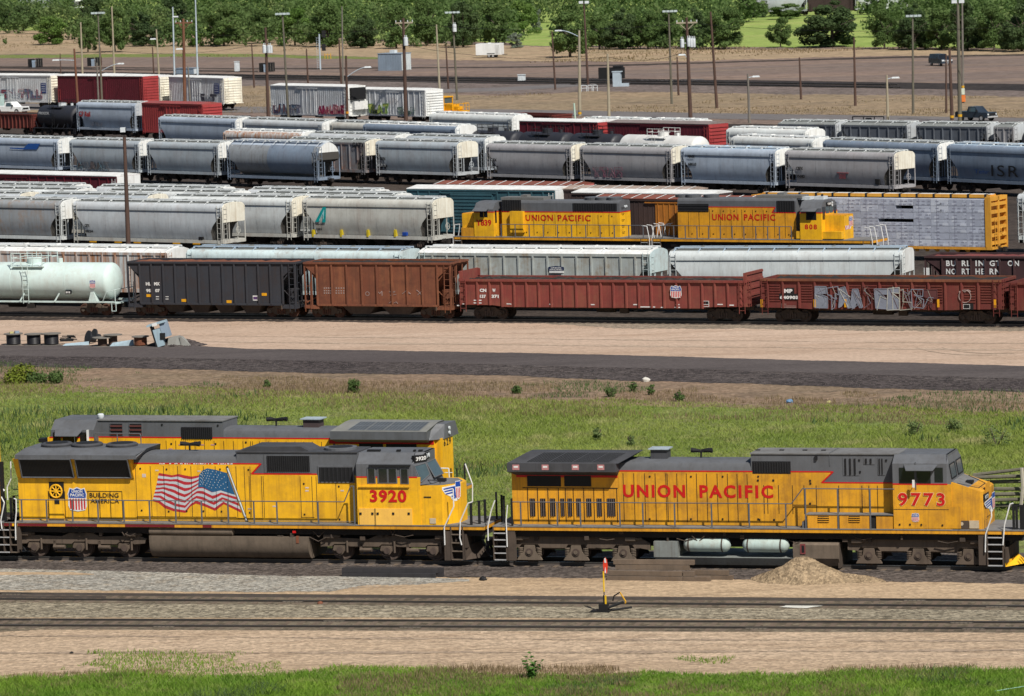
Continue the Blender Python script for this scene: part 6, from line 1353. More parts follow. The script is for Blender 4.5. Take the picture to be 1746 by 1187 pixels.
def mk_cnw(root,fr,L):
 m=MB();y=-1.505
 for s_,a,b,c,d in(('CN',1540,1585,366,389),('W',1625,1648,366,389),('137',1541,1583,407,430),('371',1620,1669,407,430)):
  x0,z1=fr.pl(*src('H',a,c),y);x1,z0=fr.pl(*src('H',b,d),y);text(m,s_,x0,x1,z0,z1,y-.02,0,.055)
 for r_,a,c,w_ in(('H',1437,469,.15),('H',1395,480,.1),('H',1735,469,.15),('H',1525,445,.3),('H',1525,463,.3),('I',34,470,.14),('I',316,472,.14),('I',598,474,.14),('I',885,474,.14),('I',1172,474,.14),('I',970,490,.55),('I',1072,493,.15),('I',1170,493,.2),('I',1460,473,.2),('I',1530,478,.25)):
  x,z=fr.pl(*src(r_,a,c),y);m.box(x-w_,x+w_,y-.014,y,z-.035,z+.035,0)
 x,z=fr.pl(*src('I',1360,469),y)
 for a,b in((-.23,-.03),(.03,.23)):m.box(x+a,x+b,y-.014,y,z-.02,z+.15,1)
 m.path([(x-.26,y-.012,z-.19),(x+.26,y-.012,z-.19),(x+.26,y-.012,z+.19),(x-.26,y-.012,z+.19),(x-.26,y-.012,z-.19)],.02,4,0)
 m.path([(x-.26,y-.012,z-.04),(x+.26,y-.012,z-.04)],.02,4,0)
 m.build('lettering',[WHT,BLK],root)
 m=MB();x,z=fr.pl(*src('I',1166,427),y);_,zt=fr.pl(*src('I',1166,345),y);shield(m,x,z,zt,y-.125,w=.78);m.build('shield_emblem',[BLU,WHT,RED],root)
gondola(TD,783,1273,'long red gondola car with white numbers, dark load and a blue and white shield',GONR,zt=3.1,zs=1.28,nrib=22,belly=.12,endz=.55,marks=mk_cnw,load=BLKL,kind='d')
def mk_mp(root,fr,L):
 m=MB();y=-1.505
 a=fr.pl(*src('J',162,345),y);b=fr.pl(*src('J',296,422),y);m.prism([(a[0]+.5,a[1]),(a[0]+1.1,a[1]),(a[0]+1.1,(a[1]+b[1])/2),(b[0],(a[1]+b[1])/2),(b[0],b[1]),(a[0],b[1]),(a[0],(a[1]+b[1])/2),(a[0]+.5,(a[1]+b[1])/2)],'y',y-.055,y-.05,1)
 for s_,p,q,c,d in(('MP',195,250,352,378),('640903',168,288,395,418)):
  x0,z1=fr.pl(*src('J',p,c),y);x1,z0=fr.pl(*src('J',q,d),y);text(m,s_,x0,x1,z0,z1,y-.06,0,.055,1.1)
 x,z=fr.pl(*src('J',1373,465),y);m.box(x-.45,x+.5,y-.02,y,z-.22,z+.2,1);m.path([(x-.2,y-.022,z-.15),(x+.25,y-.022,z-.15),(x+.25,y-.022,z+.13),(x-.2,y-.022,z+.13),(x-.2,y-.022,z-.15)],.015,4,0)
 for p in(53,396,594,893,1195,1562):x,z=fr.pl(*src('J',p,443),y);m.box(x-.08,x+.08,y-.125,y-.11,z-.28,z+.26,2)
 for c in(450,462,472):x,z=fr.pl(*src('J',175,c),y);m.box(x,x+1.1*(1 if c!=450 else.35),y-.055,y-.05,z-.02,z+.02,3)
 m.build('lettering',[WHT,BLK,flat('amber_reflector',(.7,.33,.01)),flat('dusty_mark',(.3,.2,.18))],root)
 m=MB();x,z=fr.pl(*src('J',1365,400),y);m.ring((x,y-.06,z),.42,.03,'y',24,0);m.path([(x-.4,y-.06,z+.28),(x-.2,y-.02,z+.42),(x,y-.02,z+.3),(x+.2,y-.02,z+.45),(x+.42,y-.02,z+.3)],.05,4,0);m.build('round_emblem',flat('chalk',(.32,.24,.22)),root)
 graffiti(root,fr,'J',395,1185,335,492,y-.12,[(.17,.15,.17),(.42,.42,.38),(.10,.035,.035),(.34,.33,.28),(.20,.22,.27)],10,4,.25)
def graffiti(root,fr,reg,zx0,zx1,zy0,zy1,y,cols,nlet,seed,fill=.45):
 rg=random.Random(seed);m=MB();mats=[flat('spray_%d_%d_%d'%tuple(int(100*q)for q in c),c)for c in cols]
 x0,z1=fr.pl(*src(reg,zx0,zy0),y);x1,z0=fr.pl(*src(reg,zx1,zy1),y);w_=(x1-x0)/nlet;h=z1-z0;K=len(mats)
 for i in range(nlet):
  a=x0+w_*i;c=z0+h*rg.uniform(0,.12);d=z1-h*rg.uniform(0,.2);dd=y-.002*i;k=rg.randrange(K);cx,cz=a+w_*.5,(c+d)/2
  J=lambda px,pz,e=0:(px+rg.uniform(-.07,.07)*w_,dd-e,max(z0,min(z1,pz+rg.uniform(-.06,.06)*h)))
  l,r,u,v=a-w_*.06,a+w_*rg.uniform(.85,1.05),c,d;tr=w_*rg.uniform(.22,.34)
  sh=[[(l,u),(l,v),(r,v),(r,v-h*.25),(l+tr,v-h*.25),(r,cz),(r,u)],[(l,u),(l+w_*.2,v),(l+w_*.55,v),(r,u),(r-tr,u),(cx,cz-h*.1),(l+tr,u)],[(l,v),(r,v),(r,v-h*.3),(cx+tr/2,v-h*.3),(cx+tr/2,u),(cx-tr/2,u),(cx-tr/2,v-h*.3),(l,v-h*.3)],[(l,u),(l,v),(l+tr,v),(l+tr,u+h*.3),(r,u+h*.35),(r,u)]][rg.randrange(4)]
  P=[J(*q)for q in sh]
  if rg.random()<fill+.35:m.add(P,[tuple(range(len(P)))],k if K<5 else(4,2,0)[k%3])
  P=[(p[0],p[1]-.004,p[2])for p in P];m.path(P+[P[0]],h*.02,4,(k+1)%K)
  for q in range(3):m.path([J(rg.uniform(l,r),rg.choice((u,cz,v)),.006),J(rg.uniform(l,r),rg.uniform(u,v),.006),J(rg.uniform(l,r),rg.choice((u,cz,v)),.006)],h*rg.choice((.01,.018)),4,(k+1+q)%K)
 m.build('graffiti',mats,root)
gondola(TD,1297,1707,'dark red gondola car with louvred side panels, grey graffiti and number 640903',GONR2,zt=3.25,zs=1.25,nrib=14,belly=.06,marks=mk_mp,louvre=True,kind='d',rusttop=RUSTM,load=UNDK)
gondola(TD,1722,2080,'brown gondola car cut by the right edge in the nearest freight row',GONR2,zt=3.1,zs=1.2,kind='d')
E1=track(0,427.7,287,431.5,4.2,1.5)
hopper(E1,-170,285,'heavily rust-streaked white ribbed hopper car behind the white tank car',HRU,ROOFW,4.2,'rib',end=HW)
E2=track(317,441.0,679,444.6,3.78,1.5)
hopper(E2,317,684,'smooth white hopper car with pale blue roof walk behind the black open hopper',HMT,ROOFG,4.22,'round',walk=WALKB,end=HMT)
E3=track(713,430.9,1104,433.6,4.2,1.5)
def mk_up(root,fr,L):
 m=MB();x,z=fr.pl(*src('I',355,283),-1.5);_,zt=fr.pl(*src('I',355,212),-1.5);H_=zt-z;y=-1.57
 m.box(x-.55,x+.55,y-.01,y+.1,z+.25,z+H_*.62,0);m.prism([(x-.62,z+H_*.55),(x-.62,z+H_*.9),(x,z+H_),(x+.62,z+H_*.9),(x+.62,z+H_*.55)],'y',y-.016,y,1)
 text(m,'UNION',x-.4,x+.4,z+H_*.76,z+H_*.88,y-.02,0,.03);text(m,'PACIFIC',x-.5,x+.5,z+H_*.6,z+H_*.72,y-.02,0,.03);m.build('shield_emblem',[WHT,flat('navy',(.01,.02,.07))],root)
hopper(E3,713,1108,'weathered white ribbed hopper car with dark shield emblem behind the long red gondola',paint('hopper_stained_white',(0.36,0.39,0.38),dirt=(0.22,0.2,0.15),amt=.6,streak=.5,rough=.7,rust=(.2,.12,.05),rustamt=.7),ROOFW,4.2,'rib',end=HMT,sill=HMT,marks=mk_up)
E4=track(1138,444.8,1536,443.9,3.78,1.5)
hopper(E4,1140,1538,'smooth pale grey hopper car with blue-grey roof walk behind the right gondola',hopmat('hopper_pale',(.50,.54,.545),.12),ROOFG,4.22,'round',walk=WALKB,end=HW)
E5=track(1605,439.5,1746,440.2,4.1,1.45)
def mk_bn(root,fr,L):
 m=MB();y=-1.46
 for s_,a,b,c,d in(('BU',1242,1305,168,205),('RL',1343,1400,168,205),('IN',1432,1490,168,205),('GT',1523,1595,168,205),('ON',1640,1715,168,205),('NO',1242,1307,220,258),('RT',1343,1398,220,258),('HE',1432,1490,220,258),('RN',1523,1593,220,258)):
  x0,z1=fr.pl(*src('J',a,c),y);x1,z0=fr.pl(*src('J',b,d),y);text(m,s_,x0,x1,z0,z1,y-.012,0,.03,1.2)
 x0,z1=fr.pl(*src('J',1098,215),y);m.box(x0,x0+.4,y-.012,y,z1-.5,z1,0);m.build('lettering',WHT,root)
open_hopper(E5,1576,1960,'dark burgundy open hopper car with large white lettering, cut by the right edge',BNC,zt=4.1,zs=1.2,nrib=13,inx=1.3,load=paint('ore_load',(.17,.04,.035),amt=.5),marks=mk_bn,near=False)
F1=track(133,409.7,365,415.5,1.22,1.5)
hopper(F1,-170,103,'grey hopper car with brown drips, left of the one with orange sill marks',paint('hopper_dripped',(.27,.29,.31),dirt=(.2,.17,.13),amt=.3,streak=.6,rust=(.28,.16,.08),rustamt=.7),ROOFG,4.34,end=HW,sill=HW)
def mk_cefx(root,fr,L):
 m=MB();y=-1.50
 for s_,a,b,c,d in(('CEFX',572,607,722,741),('308284',575,631,762,781)):
  x0,z1=fr.pl(*src('W',a,c),y-.04);x1,z0=fr.pl(*src('W',b,d),y-.04);text(m,s_,x0,x1,z0,z1,y-.06,0,.05)
 x,z=fr.pl(*src('W',1357,822),y);m.box(x-.22,x+.22,y-.02,y+.2,z-.15,z+.15,0)
 for a in(630,800,930,1195,1330):x,z=fr.pl(*src('W',a,842+(a-630)*.02),y);m.box(x-.4,x+.4,y-.03,y,z-.06,z+.06,1)
 m.build('lettering',[BLK,flat('amber_reflector',(.7,.33,.01))],root)
hopper(F1,123,378,'cream-grey hopper car with orange marks on its sill, its white end open to view',HG1,ROOFG,4.34,end=HCR,sill=HCR,marks=mk_cefx)
F2=track(429,403.3,736,409.7,1.22,1.5)
for a,b,l,mt in((-190,32,'pale hopper car whose roof shows at the left edge, third row',HG1),(57,250,'pale hopper car whose roof shows above the cream-grey hopper beside the pole',HG2),(287,497,'white hopper car left of the one with the teal arrow-like logo',HW)):
 hopper(F2,a,b,l,mt,ROOFG,4.34,end=HCR,sill=HCR)
def mk_agh(root,fr,L):
 m=MB();y=-1.545
 def pg(pts,k):m.add([(p[0],y-.012-.002*k,p[1])for p in[fr.pl(*src('X',*q),y)for q in pts]],[tuple(range(len(pts)))],k)
 pg([(425,708),(478,608),(500,608),(497,712),(474,712),(478,660),(452,708)],0);pg([(452,700),(482,635),(488,622),(484,690),(480,690),(478,652),(458,700)],1)
 for s_,a,b,c,d in(('AGHX',427,473,718,732),('1333',432,470,750,766)):
  x0,z1=fr.pl(*src('X',a,c),y-.05);x1,z0=fr.pl(*src('X',b,d),y-.05);text(m,s_,x0,x1,z0,z1,y-.03,2,.05)
 for a in(410,600,780,965):x,z=fr.pl(*src('X',a,790),y);m.box(x-.1,x+.1,y-.012,y+.3,z-.25,z+.35,3)
 x,z=fr.pl(*src('X',1030,790),y);m.box(x-.22,x+.22,y-.012,y+.2,z-.14,z+.14,4)
 m.build('lettering',[flat('teal',(.0,.30,.30)),flat('pale_teal',(.35,.6,.6)),BLK,flat('yellow_mark',(.55,.42,.02)),BLU],root)
hopper(F2,515,737,'cream hopper car with a teal arrow-like logo, next to the left yard locomotive',HCR,ROOFG,4.34,end=HCR,sill=HCR,marks=mk_agh)
F3=track(0,318.3,675,329.0,4.74,.8);F4=track(0,311.6,636,322.6,4.74,.8)
for i,(a,b)in enumerate(((-120,128),(176,392),(428,668))):
 hopper(F3,a,b,['white hopper roof at the left edge, second roof line above the third row','white hopper roof just behind the tall brown pole, second roof line','white hopper roof left of the teal boxcar, nearer of two roof lines'][i],HW,ROOFG,4.34,end=HW)
for i,(a,b)in enumerate(((-130,120),(162,366),(420,630))):
 hopper(F4,a,b,['white hopper roof at the left edge right below the red boxcar with white roof','white hopper roof starting below the white end of the red boxcar','white hopper roof left of the teal boxcar, farther of two roof lines'][i],HG1,ROOFG,4.34,end=HW)
boxcar(track(0,297.1,199,301.6,4.8,1.5),-190,199,'dark red ribbed boxcar with white roof and white end at the left',BXR,ROOFW,ROOFW,5.1,style='rib',doorx=2,endribs=False)
boxcar(track(694,322.6,946,325.2,4.8,1.5),694,946,'teal boxcar with a smooth white roof behind the left yard locomotive',BXT,ROOFW,ROOFW,5.1,style='rib',door=BXT,doorx=-.9,doorw=4.5,doorh=True,endribs=False)
boxcar(track(739,315.5,980,317.8,4.8,1.5),739,980,'red boxcar with a rusty roof striped by white ribs behind the teal one',BXR2,ROOFR,paint('boxcar_pink_end',(.5,.13,.13)),5.1,ribroof=True)
boxcar(track(950,323.2,1173,326.5,4.8,1.5),955,1172,'boxcar with pale brown striped roof, farthest roof above the gap between the yard locomotives',BXB,paint('roof_tan',(.36,.28,.23)),zt=5.1,ribroof=True)
boxcar(track(960,329.2,1216,332.4,4.8,1.5),975,1215,'boxcar with a plain white roof above the gap between the yard locomotives',BXB,ROOFW,zt=5.1)
boxcar(track(1010,338.9,1278,342.6,4.8,1.5),1010,1276,'brown boxcar with orange door and rusty roof seen between the two yard locomotives',BXB,ROOFR,zt=5.1,ribroof=True,door=ORG,doorx=-.25,doorw=2.2,style='louvre')
m_=None
CBT=track(1440,421.2,1692,425.6,1.05,1.45)
root,fr,L=make(CBT,1283,1690,1.2,'centrebeam_flatcar','yellow centre-beam flatcar loaded with white-wrapped lumber, tall ribbed bulkhead at its right end','flatcar','flatcars',1.45);h=L/2;ztb=fr.pl(1600,333.6,-.3)[1]
m=MB();m.box(-h,h,-1.4,1.4,1.0,1.2);
for i in range(int(L/.9)):x=-h+.5+i*.9;m.hexa([(x-.1,-1.3,.8),(x+.1,-1.3,.8),(x+.1,-1.2,.8),(x-.1,-1.2,.8)],[(x-.25,-1.43,1.02),(x+.25,-1.43,1.02),(x+.25,-1.3,1.02),(x-.25,-1.3,1.02)])
m.build('deck',CBY,root)
m=MB();m.box(-h+.5,h-.5,-.5,.5,ztb-.12,ztb+.12,0);m.box(-h+.5,h-.5,-.12,.12,1.2,ztb-.12,2);m.box(-h+.5,h-.5,-.3,.3,ztb+.121,ztb+.15,1)  # web painted black: shade deep in the stack's gaps put into its colour
for i in range(14):x=-h+.9+(L-1.8)*i/13;m.box(x-.09,x+.09,-.52,.52,ztb-.14,ztb+.16,2)
m.build('centre_beam',[CBY,ROOFW,BLK],root)
for e in(-1,1):
 m=MB();a,b=sorted((e*(h-.5),e*(h-.42)));m.box(a,b,-1.42,1.42,1.2,ztb);xo=e*h
 c,d=sorted((xo,xo-e*.12));
 for y in(-1.42,1.28):m.box(min(e*h,e*(h-.42)),max(e*h,e*(h-.42)),y,y+.14,1.0,ztb)
 m.box(c,d,-1.28,1.28,ztb-.3,ztb);m.box(c,d,-.1,.1,1.2,ztb)
 for k in range(6):z=1.5+(ztb-2.1)*k/5;m.box(min(xo-e*.05,xo-e*.3),max(xo-e*.05,xo-e*.3),-1.28,1.28,z-.13,z+.13)
 m.build('bulkhead',CBY,root)
m=MB();ladder(m,h+.05,-.6,1.2,3.4,.4,ax='y');m.ring((h+.12,.3,2.4),.3,.03,'x',12);m.build('ladder',CBY,root)
underframe(root,L,UNDK);add_trucks(root,L,2.0)
_wr=[paint('wrap_c',(.36,.385,.46),dirt=(.22,.24,.30),amt=.5,streak=.1),paint('wrap_a',(.42,.45,.53),dirt=(.26,.28,.35),amt=.5,streak=.1),paint('wrap_b',(.51,.54,.61),dirt=(.3,.31,.38),amt=.5,streak=.1),flat('wrap_print',(.27,.28,.35))]
rg=random.Random(11);zt=ztb-.18;rows=7;cols=13;bx0,bx1=-h+.55,h-.56;n=0;rh=(zt-1.22)/rows;cw=(bx1-bx0)/cols
def bundle_mesh(sd):
 r2=random.Random(sd);m=MB();m.box(0,cw-.02,0,1.0,0,rh-.02,sd%3)
 for lay in range(2):
  z=rh*(.08+.46*lay);off=r2 .uniform(0,.3)
  for k in range(3):
   x=.06+off+k*(cw/3.1)+r2 .uniform(0,.2)
   if r2 .random()<.7:m.box(x,min(cw-.05,x+cw*.17),-.008,.0,z,z+rh*.16,3)
   if r2 .random()<.55:m.box(max(0,x-.2),min(cw-.04,x+cw*r2 .uniform(.06,.3)),-.007,.0,z+rh*.02,z+rh*.36,r2 .randrange(3))
 m.box(cw*.3,cw*.33,-.009,0,0,rh-.02,3)
 return m.mesh('lumber_bundle',_wr)
bm=[bundle_mesh(s)for s in range(9)]
for r in range(rows):
 for c in range(cols):
  o=link('lumber_bundle',bm[rg.randrange(9)],None);x=bx0+c*cw;P=fr.pt(x,-1.36);o.location=(P.x,P.y,1.22+r*rh);o.scale=(1,1,.5 if(r,c)in((3,7),(3,8),(5,8))else 1);o.rotation_euler=(0,0,-fr.th)
  tag(o,'white-wrapped bundle of lumber stacked on the yellow flatcar','lumber','wrapped lumber bundles on the flatcar')
hopper(track(1731,408.5,1990,413.5,1.22,1.5),1734,1995,'pale grey hopper car cut by the right edge behind the lumber flatcar',HG1,ROOFG,4.6,end=HW,sill=HW)
I1=track(0,286.2,538,304.3,1.22,1.5);NO=1.5
def mk_blue(root,fr,L):
 m=MB();m.add([(p[0],-1.56,p[1])for p in[fr.pl(*src('W',*q),-1.55)for q in((65,205),(160,208),(190,178),(273,178),(250,218),(150,218),(68,212))]],[tuple(range(7))]);m.build('lettering',flat('mark_blue',(.02,.10,.38)),root)
hopper(I1,-40,98,'pale blue hopper car with a dark blue swoosh emblem, leftmost of its long row',HBL,ROOFG,4.34,end=HW,marks=mk_blue,sill=HBL)
hopper(I1,118,236,'blue-grey hopper car with small graffiti crossed by the tall brown pole',HG2,ROOFG,4.34,end=HW,marks=lambda r,f,L:graffiti(r,f,'W',520,740,295,358,-1.55,[(.10,.09,.09),(.12,.2,.25),(.15,.12,.12)],5,2,.0))
hopper(I1,250,371,'plain blue-grey hopper car just right of the tall brown pole',HG2,ROOFG,4.34,end=HW)
def mk_acf(root,fr,L):
 m=MB();x,z=fr.pl(*src('W',1605,300),-1.5);m.box(x-.55,x+.6,-1.6,-1.5,z-.7,z+.7,0);text(m,'FURX',x-.35,x+.35,z+.1,z+.35,-1.61,1);text(m,'88416',x-.35,x+.4,z-.35,z-.1,-1.61,1)
 m.build('lettering',[HBL2,BLK],root)
_r,_f,_L=hopper(I1,386,541,'cylindrical two-tone blue hopper car with a round white end and two dark openings',paint('hopper_two_tone_grey',(.235,.255,.275),amt=.3),HBL,4.4,'cyl',end=HW,sill=HBL2,zsill=1.3)
m=MB();r=(4.4+.45-1.3)/2;zc=1.3+r
P=[(math.sin(t)*min(1.57,r*1.1),zc+math.cos(t)*(r+.012))for t in[math.pi*i/20 for i in range(4,17)]]
xa,xb=_f.xat(src('X',105,0)[0],-1.5,2.5),_L/2-.9
m.add([(xa,-y,z)for y,z in P]+[(xb,-y,z)for y,z in P],[(i,i+1,len(P)+i+1,len(P)+i)for i in range(len(P)-1)]);m.build('blue_half',HBL2,_r,True)
m=MB()
for y in(-.62,.62):m.lathe([(0,.36),(.03,.36)],(_L/2-.35,y,2.1),'x',16)
m.build('end_opening',BLK,_r)
J1=track(639,295.0,1510,321.6,1.22,1.5)
hopper(J1,488,622,'rust-striped grey ribbed hopper car with dark letters behind the cylindrical blue one',GATX,ROOFG,4.34,'rib',end=HCR,marks=lambda r,f,L:(lambda m:(text(m,'GATX',*[f.pl(*src('X',q,190),-1.55)[0]for q in(678,758)],*[f.pl(*src('X',715,q),-1.55)[1]for q in(206,170)],-1.56,0,.04,1.2),m.build('lettering',BLK,r)))(MB()))
def mk_no(reg,a,c,l1,l2,mt=BLK):
 def f(root,fr,L):
  m=MB();x,z=fr.pl(*src(reg,a,c),-1.53);text(m,l1,x,x+.9,z,z+.3,-1.565,0);text(m,l2,x,x+1.1,z-.75,z-.45,-1.565,0);m.build('lettering',mt,root)
 return f
hopper(J1,640,779,'grey hopper car with its cream end fully open to view in mid row',HG2,ROOFG,4.34,end=HCR,sill=HG1,marks=mk_no('X',865,290,'CEFX','3118'))
hopper(J1,829,973,'grey-brown hopper car right of the gap in the mid row',HBR,ROOFG,4.34,end=HCR,marks=mk_no('X',1615,298,'CSX','10527'))
def mk_c(root,fr,L):graffiti(root,fr,'Y',600,800,335,412,-1.55,[(.2,.06,.10),(.16,.10,.12),(.25,.12,.15)],4,9,-.3)
hopper(J1,988,1144,'grey-brown hopper car with red graffiti low on its side',HBR,ROOFG,4.34,end=HCR,marks=mk_c)
hopper(J1,1160,1321,'pale blue hopper car with orange ticks along its sill, mid row',HBL,WALKB,4.34,end=HW,marks=mk_no('Y',1243,275,'NAHX','68010'))
def mk_e(root,fr,L):
 m=MB();x,z=fr.pl(*src('Z',272,340),-1.53);text(m,'CEFX',x,x+.9,z,z+.3,-1.565,0);text(m,'35682',x,x+1.1,z-.75,z-.45,-1.565,0)
 a=fr.pl(*src('Z',535,358),-1.53);b=fr.pl(*src('Z',610,400),-1.53);m.box(a[0],b[0],-1.57,-1.5,a[1]-.06,a[1]+.02,1);text(m,'DDGS',a[0]+.3,b[0]-.3,b[1],b[1]+.45,-1.57,1)
 x,z=fr.pl(*src('Z',797,418),-1.5);m.box(x-.25,x+.25,-1.56,-1.4,z-.25,z+.25,0);m.build('lettering',[BLK,flat('faded_red',(.25,.06,.07))],root)
hopper(J1,1338,1524,'taupe hopper car at the right end of the mid row, cream end open to view',HBR,ROOFG,4.34,end=HCR,sill=HBR,marks=mk_e)
K1=track(1400,299.3,1746,315.4,1.22,1.5)
hopper(K1,1246,1385,'white-roofed hopper car just above the taupe one, its white end showing',HW,ROOFW,4.5,end=HW);hopper(K1,1403,1598,'long slate-blue hopper car behind the taupe one',HBL2,ROOFG,4.5,end=HW)
hopper(K1,1614,1830,'slate-blue hopper car with dark scrawled graffiti, cut by the right edge',HBL2,WALKB,4.5,end=HW,marks=lambda r,f,L:(lambda m:(text(m,'ISR',*[f.pl(*src('Z',q,350),-1.55)[0]for q in(1535,1710)],*[f.pl(*src('Z',1620,q),-1.55)[1]for q in(385,312)],-1.565,0,.0,1.2),text(m,'Tehr',*[f.pl(*src('Z',q,350),-1.55)[0]for q in(1425,1520)],*[f.pl(*src('Z',1470,q),-1.55)[1]for q in(365,340)],-1.565,1,.0),m.build('lettering',[BLK,flat('mark_navy',(.03,.08,.25))],r)))(MB()))
K2=track(1235,215.4,1373,218.6,4.74,.8);hopper(K2,1238,1372,'white hopper car with only roof and curved end showing, upper right of the yard',HW,ROOFW,4.34,end=HW)
J2=track(380,219.8,828,231.8,4.74,.8)
for i,(a,b)in enumerate(((380,512),(525,672),(692,826))):hopper(J2,a,b,['hopper car with rust-spotted white roof above the cylindrical blue hopper','hopper car with pale grey roof directly behind the rust-striped one','hopper car with pale roof behind the grey one with the open cream end'][i],[HRU,HG1,HG2][i],[ROOFW,ROOFG,ROOFG][i],4.34,end=HW)
L1=track(271,201.9,549,211.3,4.4,1.5)
for i,(a,b)in enumerate(((270,401),(413,549),(562,700))):hopper(L1,a,b,['pale slate hopper car right of the low red boxcar','pale slate hopper car below the white refrigerator cars','cream hopper car glimpsed behind the slate one with the white curved end'][i],[HBL,HG1,HCR][i],ROOFG,4.4,end=HW)
L2=track(619,214.2,777,219.4,4.4,1.5);hopper(L2,619,776,'slate-blue hopper car with white curved end, left of the black tank car tops',HBL2,ROOFW,4.4,end=HW)
N1=track(730,197.2,873,201.8,4.4,1.5);hopper(N1,732,873,'white hopper car left of the dark red boxcars',HW,ROOFW,4.4,end=HW)
N0=track(986,199.6,1187,203.4,4.74,.8);hopper(N0,986,1088,'white hopper roof behind the left dark red boxcar',HW,ROOFW,4.34,end=HW);hopper(N0,1096,1184,'white hopper roof behind the right dark red boxcar',HW,ROOFW,4.34,end=HW)
N2=track(885,206.9,1208,212.8,4.8,1.5)
boxcar(N2,886,1019,'dark red boxcar with a bright white roof behind the black tank cars',BXR,ROOFW,BXR2,5.1,style='rib');boxcar(N2,1036,1208,'dark red boxcar with a dull grey roof, right of the white-roofed one',BXR,paint('roof_dull',(.22,.18,.17)),BXR2,5.1)
gondola(track(904,195.0,943,196.0,2.9,1.5),862,943,'small brown gondola car peeking behind the white hopper left of the dark red boxcars',GONR2,zt=2.9,near=False)
P1=track(885,223.8,1185,232.2,4.05,0)
for a,b,l,mt,pf,fx in((778,872,'black tank car under the white curved hopper end, leftmost of the tank cars',TKB,BLK,None),(878,958,'black tank car below the white-roofed red boxcar',TKB,BLK,None),(964,1043,'black tank car beside the white one',TKB,BLK,None),(1050,1182,'white tank car with white railed platform in front of the red boxcar',TKWH,TKWH,None)):
 tankcar(P1,a,b,l,mt,2.63,1.42,2.63,False,pf)
O1=track(1434,213.0,1680,216.6,4.2,1.5)
for i,(a,b)in enumerate(((1326,1424),(1434,1546),(1562,1682),(1694,1728))):hopper(O1,a,b,['charcoal ribbed hopper car, leftmost of the dark ones at the upper right','charcoal ribbed hopper car under the dark pipe rack','charcoal ribbed hopper car in front of the parked black pickup','short brown-grey hopper car left of the black car at the right edge'][i],[HGRY,HGRY,HGRY,HBR][i],ROOFG,4.2,'rib',end=HG1)
tankcar(O1,1736,1850,'black tank car at the upper right edge',TKB,2.63,1.42,2.63,False)
M1=track(131,220.3,345,227.0,1.22,1.5)
def mk_cp(root,fr,L):
 m=MB();a=fr.pl(*src('Q',535,788),-1.55);b=fr.pl(*src('Q',610,755),-1.55);text(m,'CP Rail',a[0],b[0],a[1],b[1],-1.57,0,.04);m.build('lettering',flat('cp_red',(.45,.03,.03)),root)
 graffiti(root,fr,'Q',612,692,822,858,-1.56,[(.06,.06,.07),(.1,.1,.12)],4,5,-.4)
hopper(M1,130,230,'grey cylindrical-sided hopper car with red lettering beside the black tank car',HBL,ROOFG,4.5,end=HG1,marks=mk_cp)
tankcar(M1,60,124,'black tank car with a white dome fitting left of the hopper with red lettering',TKB,2.7,1.45,2.7,False,fittings=LAMP,marks=lambda r,f,L:(lambda m:(text(m,'PROCOR',-L/2+.9,-L/2+3.3,3.0,3.35,-1.47,0,.03),m.build('lettering',WHT,r)))(MB()))
boxcar(M1,242,345,'low-standing red boxcar right of the hopper with red lettering',BXR2,paint('roof_red',(.30,.06,.055)),BXR2,5.05)
gondola(M1,-70,56,'brown gondola car with posts and orange ladder rungs at the left edge',GONR2,zt=3.0,near=False,load=UNDK)
Q1=track(98,174.0,243,175.9,1.1,1.5)
def mk_rf(reg,a,b,c,d,g=None):
 def f(root,fr,L):
  m=MB();p=fr.pl(*src(reg,a,c),-1.53);q=fr.pl(*src(reg,b,d),-1.53);m.box(p[0],q[0],-1.545,-1.5,q[1],p[1],0)
  for k in range(4):z=p[1]-(p[1]-q[1])*(k+.6)/4.6;m.box(p[0]+.15,q[0]-.15,-1.55,-1.5,z-.06,z+.06,1)
  m.build('placard',[flat('placard_navy',(.03,.05,.16)),flat('placard_text',(.4,.42,.5))],root)
  if g:graffiti(root,fr,*g)
 return f
boxcar(Q1,-45,86,'white refrigerator car with navy placard at the upper left edge',BXW,ROOFW,paint('boxcar_cream',(.55,.52,.44),amt=.3),5.25,1.1,name='refrigerator_car',marks=mk_rf('Q',275,312,562,632,('Q',10,290,600,670,-1.56,[(.15,.16,.2),(.3,.08,.1),(.12,.16,.25)],7,3,0)),doorw=2.6)
boxcar(Q1,98,243,'tall dark red boxcar with bright red ribbed end at the upper left',BXR,ROOFW,BXR2,5.25,1.1)
Q2=track(287,173.0,381,176.4,1.1,1.5)
boxcar(Q2,165,272,'white refrigerator car mostly hidden behind the tall dark red boxcar',BXW,ROOFW,paint('boxcar_cream',(.55,.52,.44),amt=.3),4.9,1.1,name='refrigerator_car')
boxcar(Q2,288,381,'white refrigerator car with rusty cream end beside the rusty crossarm pole',BXW,ROOFW,paint('boxcar_cream',(.55,.52,.44),amt=.3),4.95,1.1,name='refrigerator_car',marks=mk_rf('Q',1448,1482,565,635,('Q',1300,1465,632,690,-1.56,[(.05,.05,.07),(.1,.1,.12)],4,6,.2)),doorw=2.6)
Q3=track(463,194.2,594,197.8,1.1,1.5)
